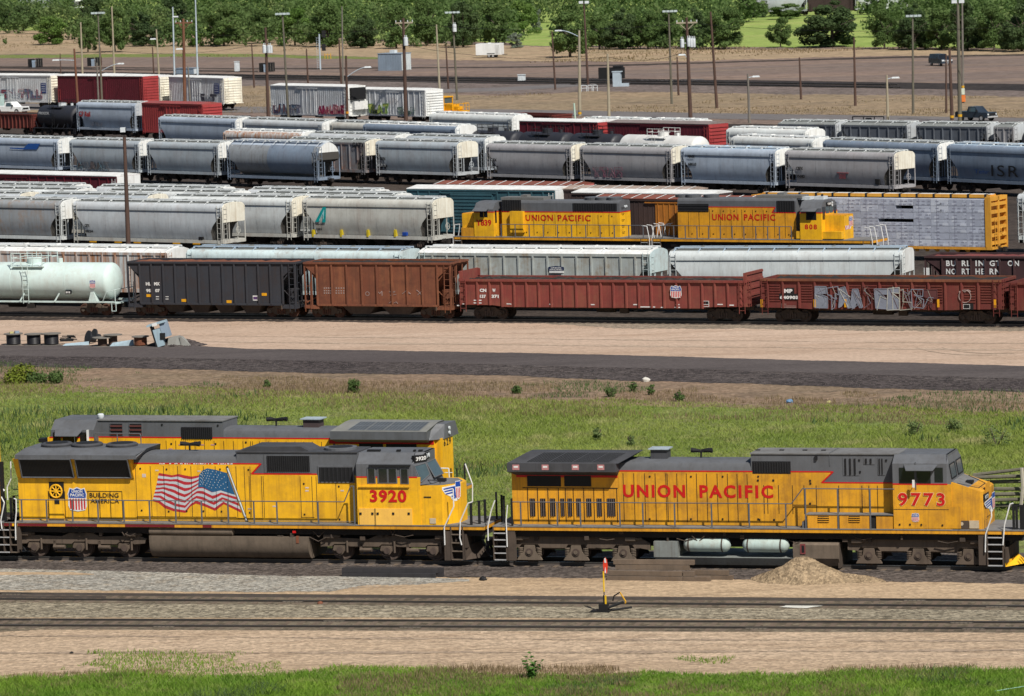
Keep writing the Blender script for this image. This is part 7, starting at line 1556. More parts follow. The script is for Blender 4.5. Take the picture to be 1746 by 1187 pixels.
boxcar(Q3,461,592,'white refrigerator car with magenta graffiti and dark machinery end',BXW,ROOFW,BXW,5.2,1.1,name='refrigerator_car',endribs=False,doorw=3.4,marks=lambda r,f,L:(graffiti(r,f,'R',145,330,702,772,-1.6,[(.07,.06,.14),(.25,.09,.08),(.08,.13,.2),(.3,.3,.32)],6,1,.9),graffiti(r,f,'R',450,625,705,778,-1.6,[(.35,.03,.10),(.25,.02,.06),(.5,.25,.25)],7,8,.9),(lambda m:(m.box(L/2+.06,L/2+.5,-1.2,1.2,3.2,4.8,0),m.box(L/2+.06,L/2+.7,-.9,1.3,1.9,3.0,1),m.build('cooling_unit',[BLK,WHT],r)))(MB())))
Q4=track(612,195.3,725,198.0,1.1,1.5)
boxcar(Q4,611,725,'white ribbed refrigerator car with green graffiti next to the yellow rail tractor',BXW,ROOFW,BXW,4.7,1.1,style='rib',name='refrigerator_car',doorw=2.4,marks=lambda r,f,L:(graffiti(r,f,'R',780,925,695,772,-1.62,[(.16,.33,.08),(.03,.05,.03),(.45,.5,.12)],4,12,.9),graffiti(r,f,'R',985,1105,715,778,-1.62,[(.08,.12,.12),(.15,.25,.18),(.3,.35,.3)],4,14,.6)))
FT=track(1340,19.0,1500,15.5,1.22,1.5)
hopper(FT,1270,1375,'distant grey hopper car half hidden by trees at the top',HG1,ROOFG,4.4,end=HG1);boxcar(FT,1378,1452,'distant dark boxcar half hidden by the big tree at the top',BXB,zt=5);hopper(FT,1458,1545,'distant pale ribbed hopper car between trees at the top',HW,ROOFG,4.4,'rib',end=HG1)
hopper(track(0,14,130,13.5,1.22,1.5),28,128,'distant white hopper car above the trees at the top left corner',HW,ROOFW,4.4,end=HW)
band('main_line_bed',C2(-400,119,0,120,430,127,870,131.5,1286,137,1746,143.5,2100,148),C2(-400,125,0,126,430,136,870,143,1286,147,1746,155,2100,160),8,soil('oily_ballast',[(0.032,0.028,0.028),(0.045,0.038,0.036),(0.022,0.02,0.02)],.1,3,.3,gscale=2),.3,.4)
band('siding_bed',C2(-400,111,0,114,430,121),C2(-400,113,0,116.5,430,123),9,G_YARD,.2,.3,x1=440)
for a in((0,122,1746,147.5),(0,124.5,1746,152)):rails('railway_track',tline(*a),0,-230,230,G_YARD,ties=False)
def scale_at(py):return(py-YH)/CAM_H
def pole(px,pt_,bx,by,label,mat=WOOD,r=.15,name='wooden_pole',lamps=(),arm=None,tx=(),bands=(),cat='pole',group='poles beyond the yard',bar=None,lamp2=None):
 B_=at(bx,by,0);s=scale_at(by);hgt=(by-pt_)/s*1.006
 top_p=at(px,pt_,0)if False else None
 fr=Fr(B_,0);xt,zt=fr.pl(px,pt_,0)
 complex_=lamps or arm or tx or bands or bar or lamp2
 m=MB();m.tube((0,0,-.1),(xt,0,zt),r*1.25,8,0,r*.75)
 if not complex_:
  o=m.build(name,mat);o.location=B_;return tag(o,label,cat,group)
 root=empty('utility_pole'if arm or tx else('light_pole'if(lamps or bar or lamp2)else name),B_,0,label,cat,group)
 m.build('pole',mat,root,True)
 for(lx,ly,k)in lamps:
  x,z=fr.pl(lx,ly,0);xa=xt*(z-k)/zt if zt else 0
  a=MB();x0_=xt*(z-k)/zt;P=[(x0_+(x-x0_)*t,0,z-k+(k+.05)*math.sin(t*math.pi/2))for t in[i/6 for i in range(7)]];a.path(P,.05,5);a.build('lamp_arm',STLB,root)
  h=MB();d=.55 if x>x0_ else-.55;h.hexa([(x-.5,-.14,z-.05),(x+.5,-.14,z-.05),(x+.5,.14,z-.05),(x-.5,.14,z-.05)],[(x-.4,-.1,z+.14),(x+.4,-.1,z+.14),(x+.4,.1,z+.14),(x-.4,.1,z+.14)]);h.build('lamp_head',LAMP,root)
 if bar:
  x0,x1,y=bar;a0,z=fr.pl(x0,y,0);a1,_=fr.pl(x1,y,0);a=MB();a.box(a0,a1,-.12,.12,z-.06,z+.06)
  for i in range(4):x=a0+(a1-a0)*(i+.5)/4;a.box(x-.22,x+.22,-.3,.1,z-.1,z+.16)
  a.build('floodlight_bar',paint('floodlight_grey',(.42,.5,.5),amt=.2),root)
 if arm:
  x0,x1,y,mt=arm;a0,z=fr.pl(x0,y,0);a1,_=fr.pl(x1,y,0);a=MB();a.box(a0,a1,-.1,.1,z-.1,z+.1);xm=(a0+a1)/2
  for e in(a0+.35,a1-.35):a.tube((e,0,z-.05),(xt*.9,0,z-1.0),.06,5)
  a.build('cross_arm',mt,root);a=MB()
  for t in(.03,.3,.7,.97):a.tube((a0+(a1-a0)*t,0,z+.1),(a0+(a1-a0)*t,0,z+.35),.06,6)
  a.build('insulator',LAMP,root)
 for(x_,y_,w_)in tx:
  x,z=fr.pl(x_,y_,0);a=MB();a.lathe([(-.55,.2),(-.5,.27*w_),(.5,.27*w_),(.56,.2)],(x,-.3,z),'z',14)
  for e in(-.1,.1):a.tube((x+e,-.3,z+.5),(x+e,-.3,z+.85),.05,5)
  a.tube((x,-.3,z),(xt*z/zt,0,z),.05,5)
  a.build('transformer',LAMP,root,True)
 for y_,c in bands:
  x,z=fr.pl(bx,y_,0);a=MB();xx=xt*z/zt;a.lathe([(-.15,r*1.3),(.15,r*1.3)],(xx,0,z),'z',10);a.build('marker_band',c,root)
 if lamp2:
  for dx in(-.45,.45):
   a=MB();a.box(xt+dx-.32,xt+dx+.32,-.3,.2,zt-.1,zt+.28);a.build('lamp_head',LAMP,root)
 return root
RUSTP=paint('rusty_pole',(.16,.07,.04),dirt=(.07,.035,.025),amt=.5,rough=.9)
PAL=paint('pale_pole_wood',(.33,.29,.21),dirt=(.2,.17,.12),amt=.4,rough=.9);GRP=paint('grey_pole_wood',(.17,.155,.135),dirt=(.09,.08,.07),amt=.5,rough=.9)
BAND=flat('band_yellow',(.65,.35,.02))
pole(137.5,38,141.5,150,'bare weathered pole behind the white refrigerator car at the left',PAL)
pole(190.5,11,196,150,'tall bare pale pole in front of the trees above the dark red boxcar',PAL)
pole(167,24,175,195,'slim greenish floodlight mast with a flat bar on top at the upper left',WOODG,.12,bar=(155,179,23))
pole(170.5,82,174,192,'rust-brown lamp pole with its arm to the right before the dark red boxcar',RUSTP,.17,lamps=((206,109,1.0),))
pole(126.5,83,134,196,'rust-brown lamp pole with its arm to the left before the dark red boxcar',RUSTP,.17,lamps=((95,103,.1),))
pole(165,107,169,194,'short grey post before the dark red boxcar',GRP,.13)
pole(102.5,91,104.5,150,'short thin dark pole left of the dark red boxcar',WOODB,.09)
pole(260,80,263.5,150,'short brown pole left of the pale pole with a globe lamp',WOODB,.12)
pole(266.5,50,272.5,152,'pale pole with a small globe lamp beside its top',PAL,.15,lamps=((261,67,.1),))
pole(294.5,12,298,150,'pale blue steel mast with a bracket, left of the rusty crossarm pole',STLB,.13,'steel_mast',cat='mast',lamps=((299,29,.1),))
pole(333,-5,337.5,150,'tall pale blue steel mast reaching the top of the picture',STLB,.13,'steel_mast',cat='mast')
pole(312.5,32,315.5,200,'rusty utility pole with a braced crossarm and a box lamp',RUSTP,.22,arm=(299,328,39.5,RUSTP),lamps=((306,84,.2),))
pole(320.5,113,326,200,'short grey pole right of the rusty crossarm pole',GRP,.13)
pole(429,74,433.5,150,'brown pole standing alone on the dirt right of the cream refrigerator end',WOODB,.12)
pole(452.5,47,457.5,200,'brown utility pole with a white transformer can at the left of the magenta graffiti car',WOODB,.2,tx=((460,84,1.5),(451,84,1.0)))
pole(481.5,24,492.5,214,'floodlight mast with a flat bar on top in front of the magenta graffiti car',WOODG,.14,bar=(469,494,24.5))
pole(522.5,83,525.5,150,'short brown pole behind the roof of the magenta graffiti car',WOODB,.13)
pole(583,11,585,150,'tall thin grey pole left of the grey shed',GRP,.12)
pole(578,69,582.5,150,'brown pole next to the tall thin grey one',WOODB,.14)
pole(590,95,592.5,214,'brown lamp pole with curved arm to the right between the two refrigerator cars',WOODB,.17,lamps=((627,115,1.2),),bands=((192,flat('band_orange',(.6,.25,.02))),))
pole(687.5,31,692.5,214,'dark utility pole with crossarm and transformer before the green graffiti car',WOODB,.22,arm=(674,704,39.5,PAL),tx=((692,71,1.1),))
pole(744,42,749.5,153,'pale pole right behind the green graffiti car',PAL,.15)
pole(760.5,79,764.5,152,'short brown pole between the pale pole and the floodlight mast',WOODB,.13)
pole(771.5,20,779.5,171,'floodlight mast with a transformer and a meter box right of the yellow rail tractor',WOODG,.14,bar=(758,784,22),tx=((775,48,1.1),))
pole(941,53,947,153,'thin brown pole left of the white lamp pole in mid picture',WOODB,.13)
pole(987.5,52,988.5,198,'pale lamp pole with curved arm and yellow foot',PAL,.19,lamps=((952,52.5,.9),),bands=((193,BAND),))
pole(995.5,5,1002.5,145,'tall brown pole with two lamp heads on top',WOODB,.16,lamp2=True)
pole(1036,92,1038.5,200,'pale grey pole left of the utility pole with four transformers',PAL,.17)
pole(1140,20,1145.5,178,'slim dark floodlight mast with a flat bar left of the transformer pole',WOODG,.14,bar=(1129,1155,20))
pole(1154.5,97,1157,163,'short dark pole just left of the transformer pole',WOODB,.13)
pole(1170.5,30,1177.5,204,'utility pole with pale crossarm, four transformers and a lamp',WOODB,.22,arm=(1153,1189,39.5,PAL),tx=((1163,74,.95),(1174,72,.8),(1178.5,73,.8),(1183,73,.8)),lamps=((1163,94,.5),))
pole(1211.5,20,1222.5,185,'leaning bare brown pole right of the transformer pole',WOODB,.17)
pole(1275,126,1278,210,'short grey lamp pole above the right dark red boxcar',GRP,.15,lamps=((1289,131,.1),))
pole(1363,98,1366,170,'short dark pole on the dry slope between two pale ones',WOODB,.13)
pole(1456,64,1458.5,181,'dark pole in front of the big round tree',WOODB,.15)
pole(1512,128,1514,210,'short pale lamp pole above the charcoal hoppers',PAL,.15,lamps=((1527,133,.1),))
pole(1556,28,1557,195,'slim green floodlight mast with a flat bar at the right',WOODG,.14,bar=(1544,1571,28))
pole(1613,92,1613.5,193,'thin dark pole beside the dark van',WOODB,.12)
pole(1619,84,1623.5,208,'thicker dark pole with a yellow band left of the black pickup',WOODB,.19,bands=((199,BAND),))
pole(1633,4,1637,207,'tall greenish pole with lamp heads and a yellow band left of the black pickup',WOODG,.22,lamp2=True,bands=((197,BAND),))
r_=pole(1640.5,-6,1642,176,'tall thin pole carrying a white and an orange sign at the right',GRP,.15,bands=((148,BAND),))
_f=Fr(at(1642,176,0),0)
m=MB();x,z=_f.pl(1640,156,-.25);m.box(x-.38,x+.38,-.27,-.24,z-.42,z+.42);m.build('sign_board',flat('sign_white',(.55,.6,.5)),r_);m=MB();x,z=_f.pl(1641,168,-.25);m.box(x-.4,x+.4,-.27,-.24,z-.45,z+.45);m.build('sign_board',flat('sign_orange',(.65,.18,.04)),r_)
_b=at(220.5,460,0);_f=Fr(_b,0);xt,zt=_f.pl(212,234,0);r_=empty('light_pole',_b,0,'thick dark brown pole with a small lamp on top, rising among the left hoppers','pole','poles beyond the yard')
m=MB();m.tube((0,0,0),(xt,0,zt),.22,10,0,.13);m.build('pole',WOODB,r_,True);m=MB();m.tube((xt,0,zt),(xt,0,zt+.75),.03,5,1);m.box(xt-.3,xt+.12,-.2,.2,zt+.42,zt+.8,0);m.box(xt+.12,xt+.16,-.16,.16,zt+.46,zt+.76,1);m.build('lamp_head',[LAMP,BLK],r_)
m=MB();x,z=at(978.5,176),0;_b=at(981,206,0);m.tube((0,0,0),(-.1,0,2.3),.12,8);o=m.build('marker_post',paint('post_white_green',(.45,.6,.5),amt=.3));o.location=_b;tag(o,'short white-green marker post beside the pale lamp pole','post')
def wire(pts,label):
 m=MB()
 for(ax,ay,az),(bx,by,bz)in zip(pts,pts[1:]):
  A,B_=at(ax,ay,az),at(bx,by,bz);P=[]
  for i in range(11):t=i/10;p=A.lerp(B_,t);p.z-=1.3*4*t*(1-t)*.6;P.append(tuple(p))
  m.path(P,.03,4)
 tag(m.build('overhead_wire',BLK),label,'wire')
_z=lambda px,py,by:Fr(at(px,by,0),0).pl(px,py,0)[1]
def wz(px,py,by):z=_z(px,py,by);return(px,py,z)
wire([wz(328,52,200),wz(453,50,200)],'overhead wire from the rusty crossarm pole to the pole with a transformer can')
wire([wz(704,80,214),wz(1036,98,200)],'long overhead wire from the crossarm pole to the pale grey pole');wire([wz(1036,97,200),wz(1163,90,204)],'overhead wire from the pale grey pole to the transformer pole')
wire([wz(210,88,192),wz(430,77,150)],'overhead wire from the left lamp poles to the lone brown pole')
wire([wz(453,52,200),wz(687,42,214)],'overhead wire between the transformer can pole and the dark crossarm pole');wire([wz(1189,41,204),wz(1746,44,210)],'long overhead wire running right from the pole with four transformers');wire([wz(704,41,214),wz(1153,41,204)],'highest overhead wire between the two crossarm poles')
_b=at(546.5,119,0);_f=Fr(_b,0);r_=empty('railway_signal',_b,0,'railway signal mast with two black heads before the trees','signal')
m=MB();xt,zt=_f.pl(546,58,0);m.tube((0,0,0),(0,0,zt),.12,8);ladder(m,-.35,0,.2,zt-.5,.35);m.build('mast',STLB,r_)
for y_ in(58,81):m=MB();x,z=_f.pl(552,y_,-.3);m.box(x-.35,x+.35,-.45,-.15,z-.6,z+.6);m.tube((0,0,z),(x,-.3,z),.05,5);m.build('signal_head',BLK,r_)
m=MB()
for i in range(3):m.path([(i*.55,0,0),(i*.55,0,1.1)],.06,5)
m.path([(0,0,.8),(1.1,0,.8)],.05,5);o=m.build('bollard_rail',BAND);o.location=at(554,101,0);tag(o,'low yellow guard posts right of the railway signal','guard rail')
def hut(px0,px1,py_b,hgt,dep,label,name='equipment_shed',mat=SHED,mat2=None,th=R_(30),sides=True,cat='shed',split=None):
 a=at(px0,py_b,0);s=scale_at(py_b);wpx=(px1-px0)/s;r=empty(name,a,th,label,cat);wl=(wpx-dep*math.sin(th))/math.cos(th)
 m=MB();m.box(0,wl,0,dep,0,hgt)
 for i in range(int(wl/.5)):x=(i+.5)*.5;m.box(x-.03,x+.03,-.03,0,.1,hgt-.15)
 m.box(-.08,wl+.08,-.08,dep+.08,hgt,hgt+.1);m.build('wall',mat,r);m=MB();m.box(wl,wl+.02,.05,dep-.05,.05,hgt-.02);m.box(wl+.02,wl+.06,dep*.55,dep*.85,.1,hgt*.8);m.build('door',mat2 or mat,r);return r,wl
r_,wl=hut(645,703,121,2.9,3.0,'blue-grey corrugated equipment shed with a bright end wall',mat=SHED,mat2=paint('shed_light',(.5,.55,.56),amt=.2),th=R_(32));m=MB();m.box(1.6,2.6,1.3,2.2,3.0,3.5);m.build('roof_unit',LAMP,r_)
hut(300,342,127,1.0,1.6,'low pale equipment cabinet behind the white refrigerator car','equipment_cabinet',SHED,LAMP,cat='cabinet');hut(400,409,122,1.7,.5,'small white signal cabinet beside the far track','signal_cabinet',LAMP,cat='cabinet',th=R_(10));hut(883,896,138,.9,.6,'tiny white equipment box between the far tracks','equipment_box',LAMP,cat='cabinet',th=R_(10))
hut(-12,9,187,2.2,1.2,'pale mint shed wall at the left edge','equipment_shed',paint('mint_wall',(.45,.6,.58),amt=.2),cat='shed',th=R_(20));r_,wl=hut(135,154,176,1.5,.9,'pale blue portable cabinet with an orange frame before the dark red boxcar','portable_cabinet',paint('pale_blue_box',(.4,.55,.65),amt=.2),LAMP,cat='cabinet',th=R_(25));m=MB();m.path([(wl+.1,.5,0),(wl+.1,.5,1.5),(wl+.35,.6,0)],.05,5);m.build('frame',ORG,r_)
for px,py,l in((60,115,'dark signal cabinets with a pale box in front, leftmost beyond the main line'),(161,113,'dark crossing cabinets right of the leftmost group beyond the main line'),(455,123,'dark green and black equipment crates beside the main line')):
 r_=empty('signal_cabinet',at(px,py,0),R_(15),l,'cabinet');m=MB();m.box(-1.3,-.2,-.3,.5,0,1.6,0);m.box(.2,1.3,-.2,.6,.1,1.65,0)
 for x in(.3,.75,1.2):m.box(x,x+.06,-.25,-.2,.2,1.5,1)
 m.build('cabinet_body',[BLK,GRP],r_);m=MB();m.box(-.35,.15,-.7,-.25,0,1.1,0);m.box(-.45,.25,-.5,-.2,1.1,1.35,0);m.build('pale_box',SHED,r_)
r_=empty('relay_cabinet',at(1048,148,0),R_(15),'pale relay cabinet and dark crate beside the crossing road','cabinet');m=MB();m.box(-2.6,1.3,.5,1.5,1.2,2.9,0);m.box(-.3,1.1,.4,1.5,2.9,3.15,0);m.build('dark_crate',BLK,r_);m=MB();m.box(-.2,1.0,-.3,.5,0,2.2,0);m.box(-.3,1.2,-.35,.55,2.2,2.35,0);m.box(1.0,2.2,-.2,.3,0,.5,0);m.build('cabinet_body',STLB,r_)
r_=empty('crate_frame',at(1005,156,0),R_(10),'small white cage frames beside the tall brown pole','frame');m=MB()
for k in(-1.2,-.2,.4):m.path([(k,0,0),(k,0,.9),(k+.8,0,.9),(k+.8,0,0)],.05,5);m.path([(k,0,.5),(k+.8,0,.5)],.04,5)
m.build('frame',LAMP,r_)
def wheel(root,x,y,r=.36,w_=.24):m=MB();m.lathe([(-w_/2,r*.8),(-w_/2+.03,r),(w_/2-.03,r),(w_/2,r*.8)],(0,0,0),'y',18,0);m.lathe([(-w_/2-.01,r*.55),(w_/2+.01,r*.55)],(0,0,0),'y',14,1);m.build('wheel',[BLK,STEP],root,True,(x,y,r))
r_=empty('cargo_trailer',at(838,98.5,0),R_(16),'white enclosed cargo trailer parked before the trees','trailer');W2=paint('trailer_white',(.72,.74,.74),dirt=(.5,.48,.45),amt=.2,rough=.4)
m=MB();m.box(-2.5,2.1,-1.1,1.1,.55,2.6);m.prism([(-2.5,.55),(-2.5,2.6),(-2.62,2.5),(-2.62,.6)],'y',-1.1,1.1);m.box(-2.45,2.05,-1.12,-1.1,.56,.66);m.build('trailer_body',W2,r_);m=MB();m.box(1.0,1.9,-1.13,-1.1,.7,2.35);m.build('side_door',paint('trailer_door',(.6,.62,.62),amt=.2),r_);m=MB();m.box(2.1,3.0,-.08,.08,.5,.6);m.box(-.5,.95,-1.16,-1.1,.75,.86);m.build('tow_frame',BLK,r_);m=MB();m.box(-.5,.0,-.3,.3,2.6,2.72);m.build('roof_vent',W2,r_)
for x in(-.15,.6):
 for y in(-.98,.98):wheel(r_,x,y,.34)
def pickup(px,py,th,label,mat,chrome=True,name='pickup_truck'):
 r=empty(name,at(px,py,0),th,label,'pickup truck');m=MB()
 m.hexa([(-2.6,-.95,.5),(2.7,-.95,.45),(2.7,.95,.45),(-2.6,.95,.5)],[(-2.6,-.92,1.12),(2.62,-.9,1.12),(2.62,.9,1.12),(-2.6,.92,1.12)]);m.box(-2.5,-.75,-.88,.88,1.1,1.2)
 m.hexa([(-.75,-.86,1.12),(1.25,-.86,1.12),(1.25,.86,1.12),(-.75,.86,1.12)],[(-.55,-.72,1.82),(.55,-.72,1.82),(.55,.72,1.82),(-.55,.72,1.82)]);m.build('body',mat,r)
 m=MB();m.hexa([(-.35,-.875,1.2),(.85,-.875,1.2),(.85,.875,1.2),(-.35,.875,1.2)],[(-.3,-.755,1.72),(.5,-.755,1.72),(.5,.755,1.72),(-.3,.755,1.72)])
 m.hexa([(.6,-.7,1.2),(1.16,-.75,1.2),(1.16,.75,1.2),(.6,.7,1.2)],[(.4,-.65,1.77),(.6,-.65,1.77),(.6,.65,1.77),(.4,.65,1.77)]);m.build('window',GLS2,r)
 m=MB();m.box(2.62,2.7,-.8,.8,.72,1.0,0);m.box(2.7,2.82,-.92,.92,.48,.66,1);m.build('grille',[BLK,STEP],r)
 for y in(-.72,.72):m=MB();m.lathe([(0,.12),(.06,.11)],(2.66,y,.88),'x',12);m.build('headlight',LAMP,r,True)
 for x in(-1.65,1.75):
  for y in(-.85,.85):wheel(r,x,y,.42,.26)
 m=MB();m.box(.95,1.1,-1.1,-.9,1.2,1.42);m.build('mirror',BLK,r);return r
pickup(1664,206.5,R_(48),'black pickup truck with chrome front parked at the right of the poles',SUVC)
pickup(20,195,R_(35),'white pickup truck behind the brown gondola at the left edge',W2)
r_=empty('parked_van',at(1604,112.5,0),R_(70),'dark blue van with bright headlights facing the yard at the upper right','van');m=MB()
m.hexa([(-2.5,-.98,.45),(2.4,-.98,.45),(2.4,.98,.45),(-2.5,.98,.45)],[(-2.5,-.95,1.25),(2.3,-.93,1.15),(2.3,.93,1.15),(-2.5,.95,1.25)]);m.hexa([(-2.5,-.93,1.2),(1.3,-.9,1.15),(1.3,.9,1.15),(-2.5,.93,1.2)],[(-2.4,-.75,1.92),(.5,-.72,1.92),(.5,.72,1.92),(-2.4,.75,1.92)]);m.build('body',SUVC,r_)
m=MB();m.hexa([(.75,-.8,1.2),(1.34,-.82,1.18),(1.34,.82,1.18),(.75,.8,1.2)],[(.4,-.66,1.86),(.62,-.66,1.86),(.62,.66,1.86),(.4,.66,1.86)]);m.build('windscreen',GLS,r_);m=MB();m.box(2.36,2.44,-.45,.45,.75,1.0);m.box(2.38,2.46,-.3,.3,.5,.6);m.build('grille',STEP,r_)
for y in(-.72,.72):m=MB();m.box(2.32,2.43,y-.2,y+.2,.82,1.05);m.build('headlight',LAMP,r_)
for x in(-1.6,1.55):
 for y in(-.85,.85):wheel(r_,x,y,.38)
for y in(-1.08,1.08):m=MB();m.box(.9,1.05,y-.12,y+.12,1.2,1.42);m.build('mirror',LAMP if y>0 else BLK,r_)
r_=empty('rail_tractor',at(764,203,0),R_(40),'yellow rail car mover with glazed cab at the end of the green graffiti car','rail tractor');m=MB();m.box(-2.6,2.9,-1.1,1.1,.8,1.15,0);m.box(.2,1.4,-.7,.7,1.15,1.95,0);m.box(1.5,2.2,-.5,.5,1.15,1.7,0);m.build('chassis',[TRB,BLK],r_)
m=MB()
for x in(-2.4,-1.1,.1):
 for y in(-.9,.9):m.box(x-.06,x+.06,y-.06,y+.06,1.1,2.95)
m.box(-2.5,.2,-1.0,1.0,2.9,3.05);m.box(-2.4,.1,-.95,.95,1.1,1.8);m.box(-2.4,.1,-.93,-.87,2.3,2.38);m.box(.08,.14,-.9,.9,2.0,2.1);m.build('cab',TRB,r_);m=MB();m.box(-2.36,.07,-.88,.88,1.85,2.88);m.build('cab_window',GLS2,r_)
m=MB()
for x in(1.9,2.4,2.9):m.tube((x,-1.0,1.1),(x,-1.0,2.1),.04,5);m.tube((x,1.0,1.1),(x,1.0,2.1),.04,5)
m.path([(1.9,-1,2.1),(2.9,-1,2.1),(2.9,1,2.1),(1.9,1,2.1)],.04,5);m.path([(1.9,-1,1.6),(2.9,-1,1.6),(2.9,1,1.6)],.03,5);m.build('railing',TRB,r_)
for x in(-1.7,1.7):
 for y in(-.9,.9):wheel(r_,x,y,.5,.3)
m=MB();m.tube((-2.4,-.8,3.05),(-2.4,-.8,3.4),.06,6);m.build('beacon',ORG,r_)
r_=empty('pipe_rack',at(1484,226,0),R_(35),'low dark pipe frame rising behind the charcoal hoppers','frame');m=MB();s=scale_at(226)
for k in(-2.4,-.9,.6,1.9,2.5):m.tube((k,0,0),(k,0,26/s*1.0),.07,5)
m.path([(-2.4,0,26/s),(-.9,0,26/s),(.6,0,26/s),(1.9,0,26/s)],.07,5);m.lathe([(-.3,.3),(.3,.3)],(-.2,0,20/s),'x',10);m.build('frame',BLK,r_)
def tie_stack(px,py,th,rows,label,L_=2.6,group=None,mat=WOODD,seed=1,mark=None):
 rg=random.Random(seed);root0=at(px,py,0)
 for z0,y0,xs in rows:
  for x in xs:
   m=MB();l=L_ if not isinstance(x,tuple)else x[1];x_=x if not isinstance(x,tuple)else x[0]
   m.box(0,l,0,.23,0,.2);o=m.build('railway_tie',mat);a=th+rg.uniform(-.02,.02);P=root0+Vector((math.cos(th)*x_+math.sin(th)*y0,-math.sin(th)*x_+math.cos(th)*y0,z0+.02));o.location=P;o.rotation_euler=(rg.uniform(-.03,.03),0,-a);tag(o,label,'railway tie',group)
th_=NEAR.th
tie_stack(583,985,th_,[(0,0,[(0,4.35)]),(.21,.02,[(0,4.4)]),(0,.3,[(.0,4.6)]),(.21,.3,[(.05,4.55)])],'long black timber in the neat stack below the right truck of the locomotive 3920',group='black timbers stacked by the track',mat=paint('black_timber',(.032,.03,.033),dirt=(.015,.014,.014),amt=.4,rough=.8),seed=2)
tie_stack(1035,991,th_,[(0,0,[(0,3.4),(3.42,1.2)]),(.22,.1,[(.05,3.3),(3.4,.5)]),(0,.5,[(3.9,1.6)]),(.22,.55,[(3.6,1.7)]),(.44,.35,[(.3,1.2),(1.4,2.2)]),(.66,.4,[(.2,3.6)])],'rough brown railway tie in the untidy pile left of the sand heap',group='old railway ties in an untidy pile',seed=5)
def heap(name,px,py,rx,ry,h,mat,label,cat,seed=1,n=64):
 rg=random.Random(seed);o0=at(px,py,0);m=MB();vs=[];fs=[];ph=[rg.uniform(0,6)for _ in range(8)]
 for i in range(n+1):
  for j in range(n//2+1):
   u=-1+2*i/n;v=-1+2*j/(n//2);x,y=u*rx,v*ry
   rr=math.hypot(u*.98,v)+.06*math.sin(u*7+ph[0])*math.sin(v*5+ph[1]);z=h*(max(0,1-rr)**1.15)*1.25;z=min(z,h*(1-.12*u*u))if z>0 else 0
   z=z*(1+.06*math.sin(u*9+ph[2]))+(rg.uniform(-.03,.03)if z>.05 else-.02);vs.append((x,y,z))
 q=n//2+1
 for i in range(n):
  for j in range(n//2):a=i*q+j;fs.append((a,a+q,a+q+1,a+1))
 m.add(vs,fs);o=m.build(name,mat,None,True);o.location=o0;o.rotation_euler=(0,0,-th_);return tag(o,label,cat)
SANDH=soil('sand_heap',[(0.27,0.20,0.125),(0.33,0.245,0.155),(0.20,0.145,0.09)],.5,10,.35,(1,1,1),.9,gscale=9)
heap('sand_pile',1372,991,2.5,1.35,.98,SANDH,'large heap of tan sand in front of the locomotive 9773','sand pile',3);heap('sand_mound',1445,992,2.0,.8,.34,SANDH,'low spread of tan sand running out to the right of the large heap','sand pile',4)
heap('cinder_mound',300,590,2.5,1.2,.55,G_CIND,'low dark cinder mound around the tilted metal cabinet','cinder mound',6)
_b=at(1031,1045,0);_f=Fr(_b,th_);r_=empty('switch_stand',_b,th_,'switch stand with a tall yellow mast and red and white target','switch stand');xt,zt=_f.pl(1032,953,0)
m=MB();rg=random.Random(9);m.box(-.55,.25,-.25,.25,0,.12);m.box(-.2,.15,-.2,.2,.1,.38);m.tube((.1,0,.2),(.75,.3,.42),.06,6);m.box(-.6,-.35,-.3,-.2,0,.08);m.build('base',BLK,r_)
m=MB();za=_f.pl(1031,1015,0)[1];zb=_f.pl(1031,974,0)[1];m.tube((-.02,0,.3),(-.02,0,za),.03,8,1);m.box(.04,.10,-.06,.0,.35,za,0);m.tube((0,0,za),(0,0,za+.15),.025,6,1);m.tube((0,0,za+.15),(0,0,zb),.035,6,0);m.tube((0,0,zb),(xt,0,zt),.02,6,1);m.build('mast',[flat('mast_yellow',(.8,.5,.01)),BLK],r_)
m=MB();c=zt-.28;m.prism([(xt-.06,c-.32),(xt+.06,c-.32),(xt+.1,c),(xt+.07,c+.25),(xt,c+.34),(xt-.08,c+.2),(xt-.1,c)],'y',-.03,.0,0);m.prism([(xt-.03,c+.12),(xt+.05,c+.12),(xt+.02,c+.32),(xt-.04,c+.3)],'y',-.04,-.03,1);m.prism([(xt-.04,c-.3),(xt+.03,c-.3),(xt,c-.05)],'y',-.04,-.03,1);m.build('target',[flat('target_red',(.7,.05,.02)),WHT],r_)
m=MB();P=[_f.pl(*q,.3)for q in((1045,1025),(1047,1016),(1057,1010),(1067,1026),(1066,1029))];m.path([(x,.3,z)for x,z in P[:3]],.03,5,1);m.path([(x,.3,z)for x,z in P[2:]],.03,5,0);m.path([(P[0][0]-.4,.1,.05),(P[0][0]+.8,.35,.2)],.05,5,1);m.build('throw_lever',[BAND,BLK],r_)
def reel(px,py,label,r=.62,h=.75,full=True,flange=True,tilt=0,mat2=None,standing=True,top=None):
 root=empty('cable_reel',at(px,py,0),0,label,'cable reel','cable reels beside the cinder road');root.rotation_euler=(tilt,0,0.3);m=MB();m.lathe([(0,r*.55),(h,r*.55)],(0,0,.05),'z',20);m.build('core',WOODB,root)
 if full:
  m=MB();P=[]
  for k in range(9):P+=[(.06+k*(h-.06)/9,r*.86),(.09+k*(h-.06)/9,r*.9)]
  m.lathe(P,(0,0,.05),'z',24);m.build('cable',mat2 or CAB,root,True)
 for z in(0,h+.04):m=MB();m.lathe([(0,r*1.18),(.06,r*1.18)],(0,0,z),'z',24);m.build('flange',GRP,root)
 if top:
  m=MB();m.box(-.25,.0,-.1,.1,h+.1,h+.22,0);m.box(.1,.4,-.15,.1,h+.1,h+.25,1);m.build('debris',[flat('rag_yellow',(.5,.45,.2)),SHED],root)
 return root
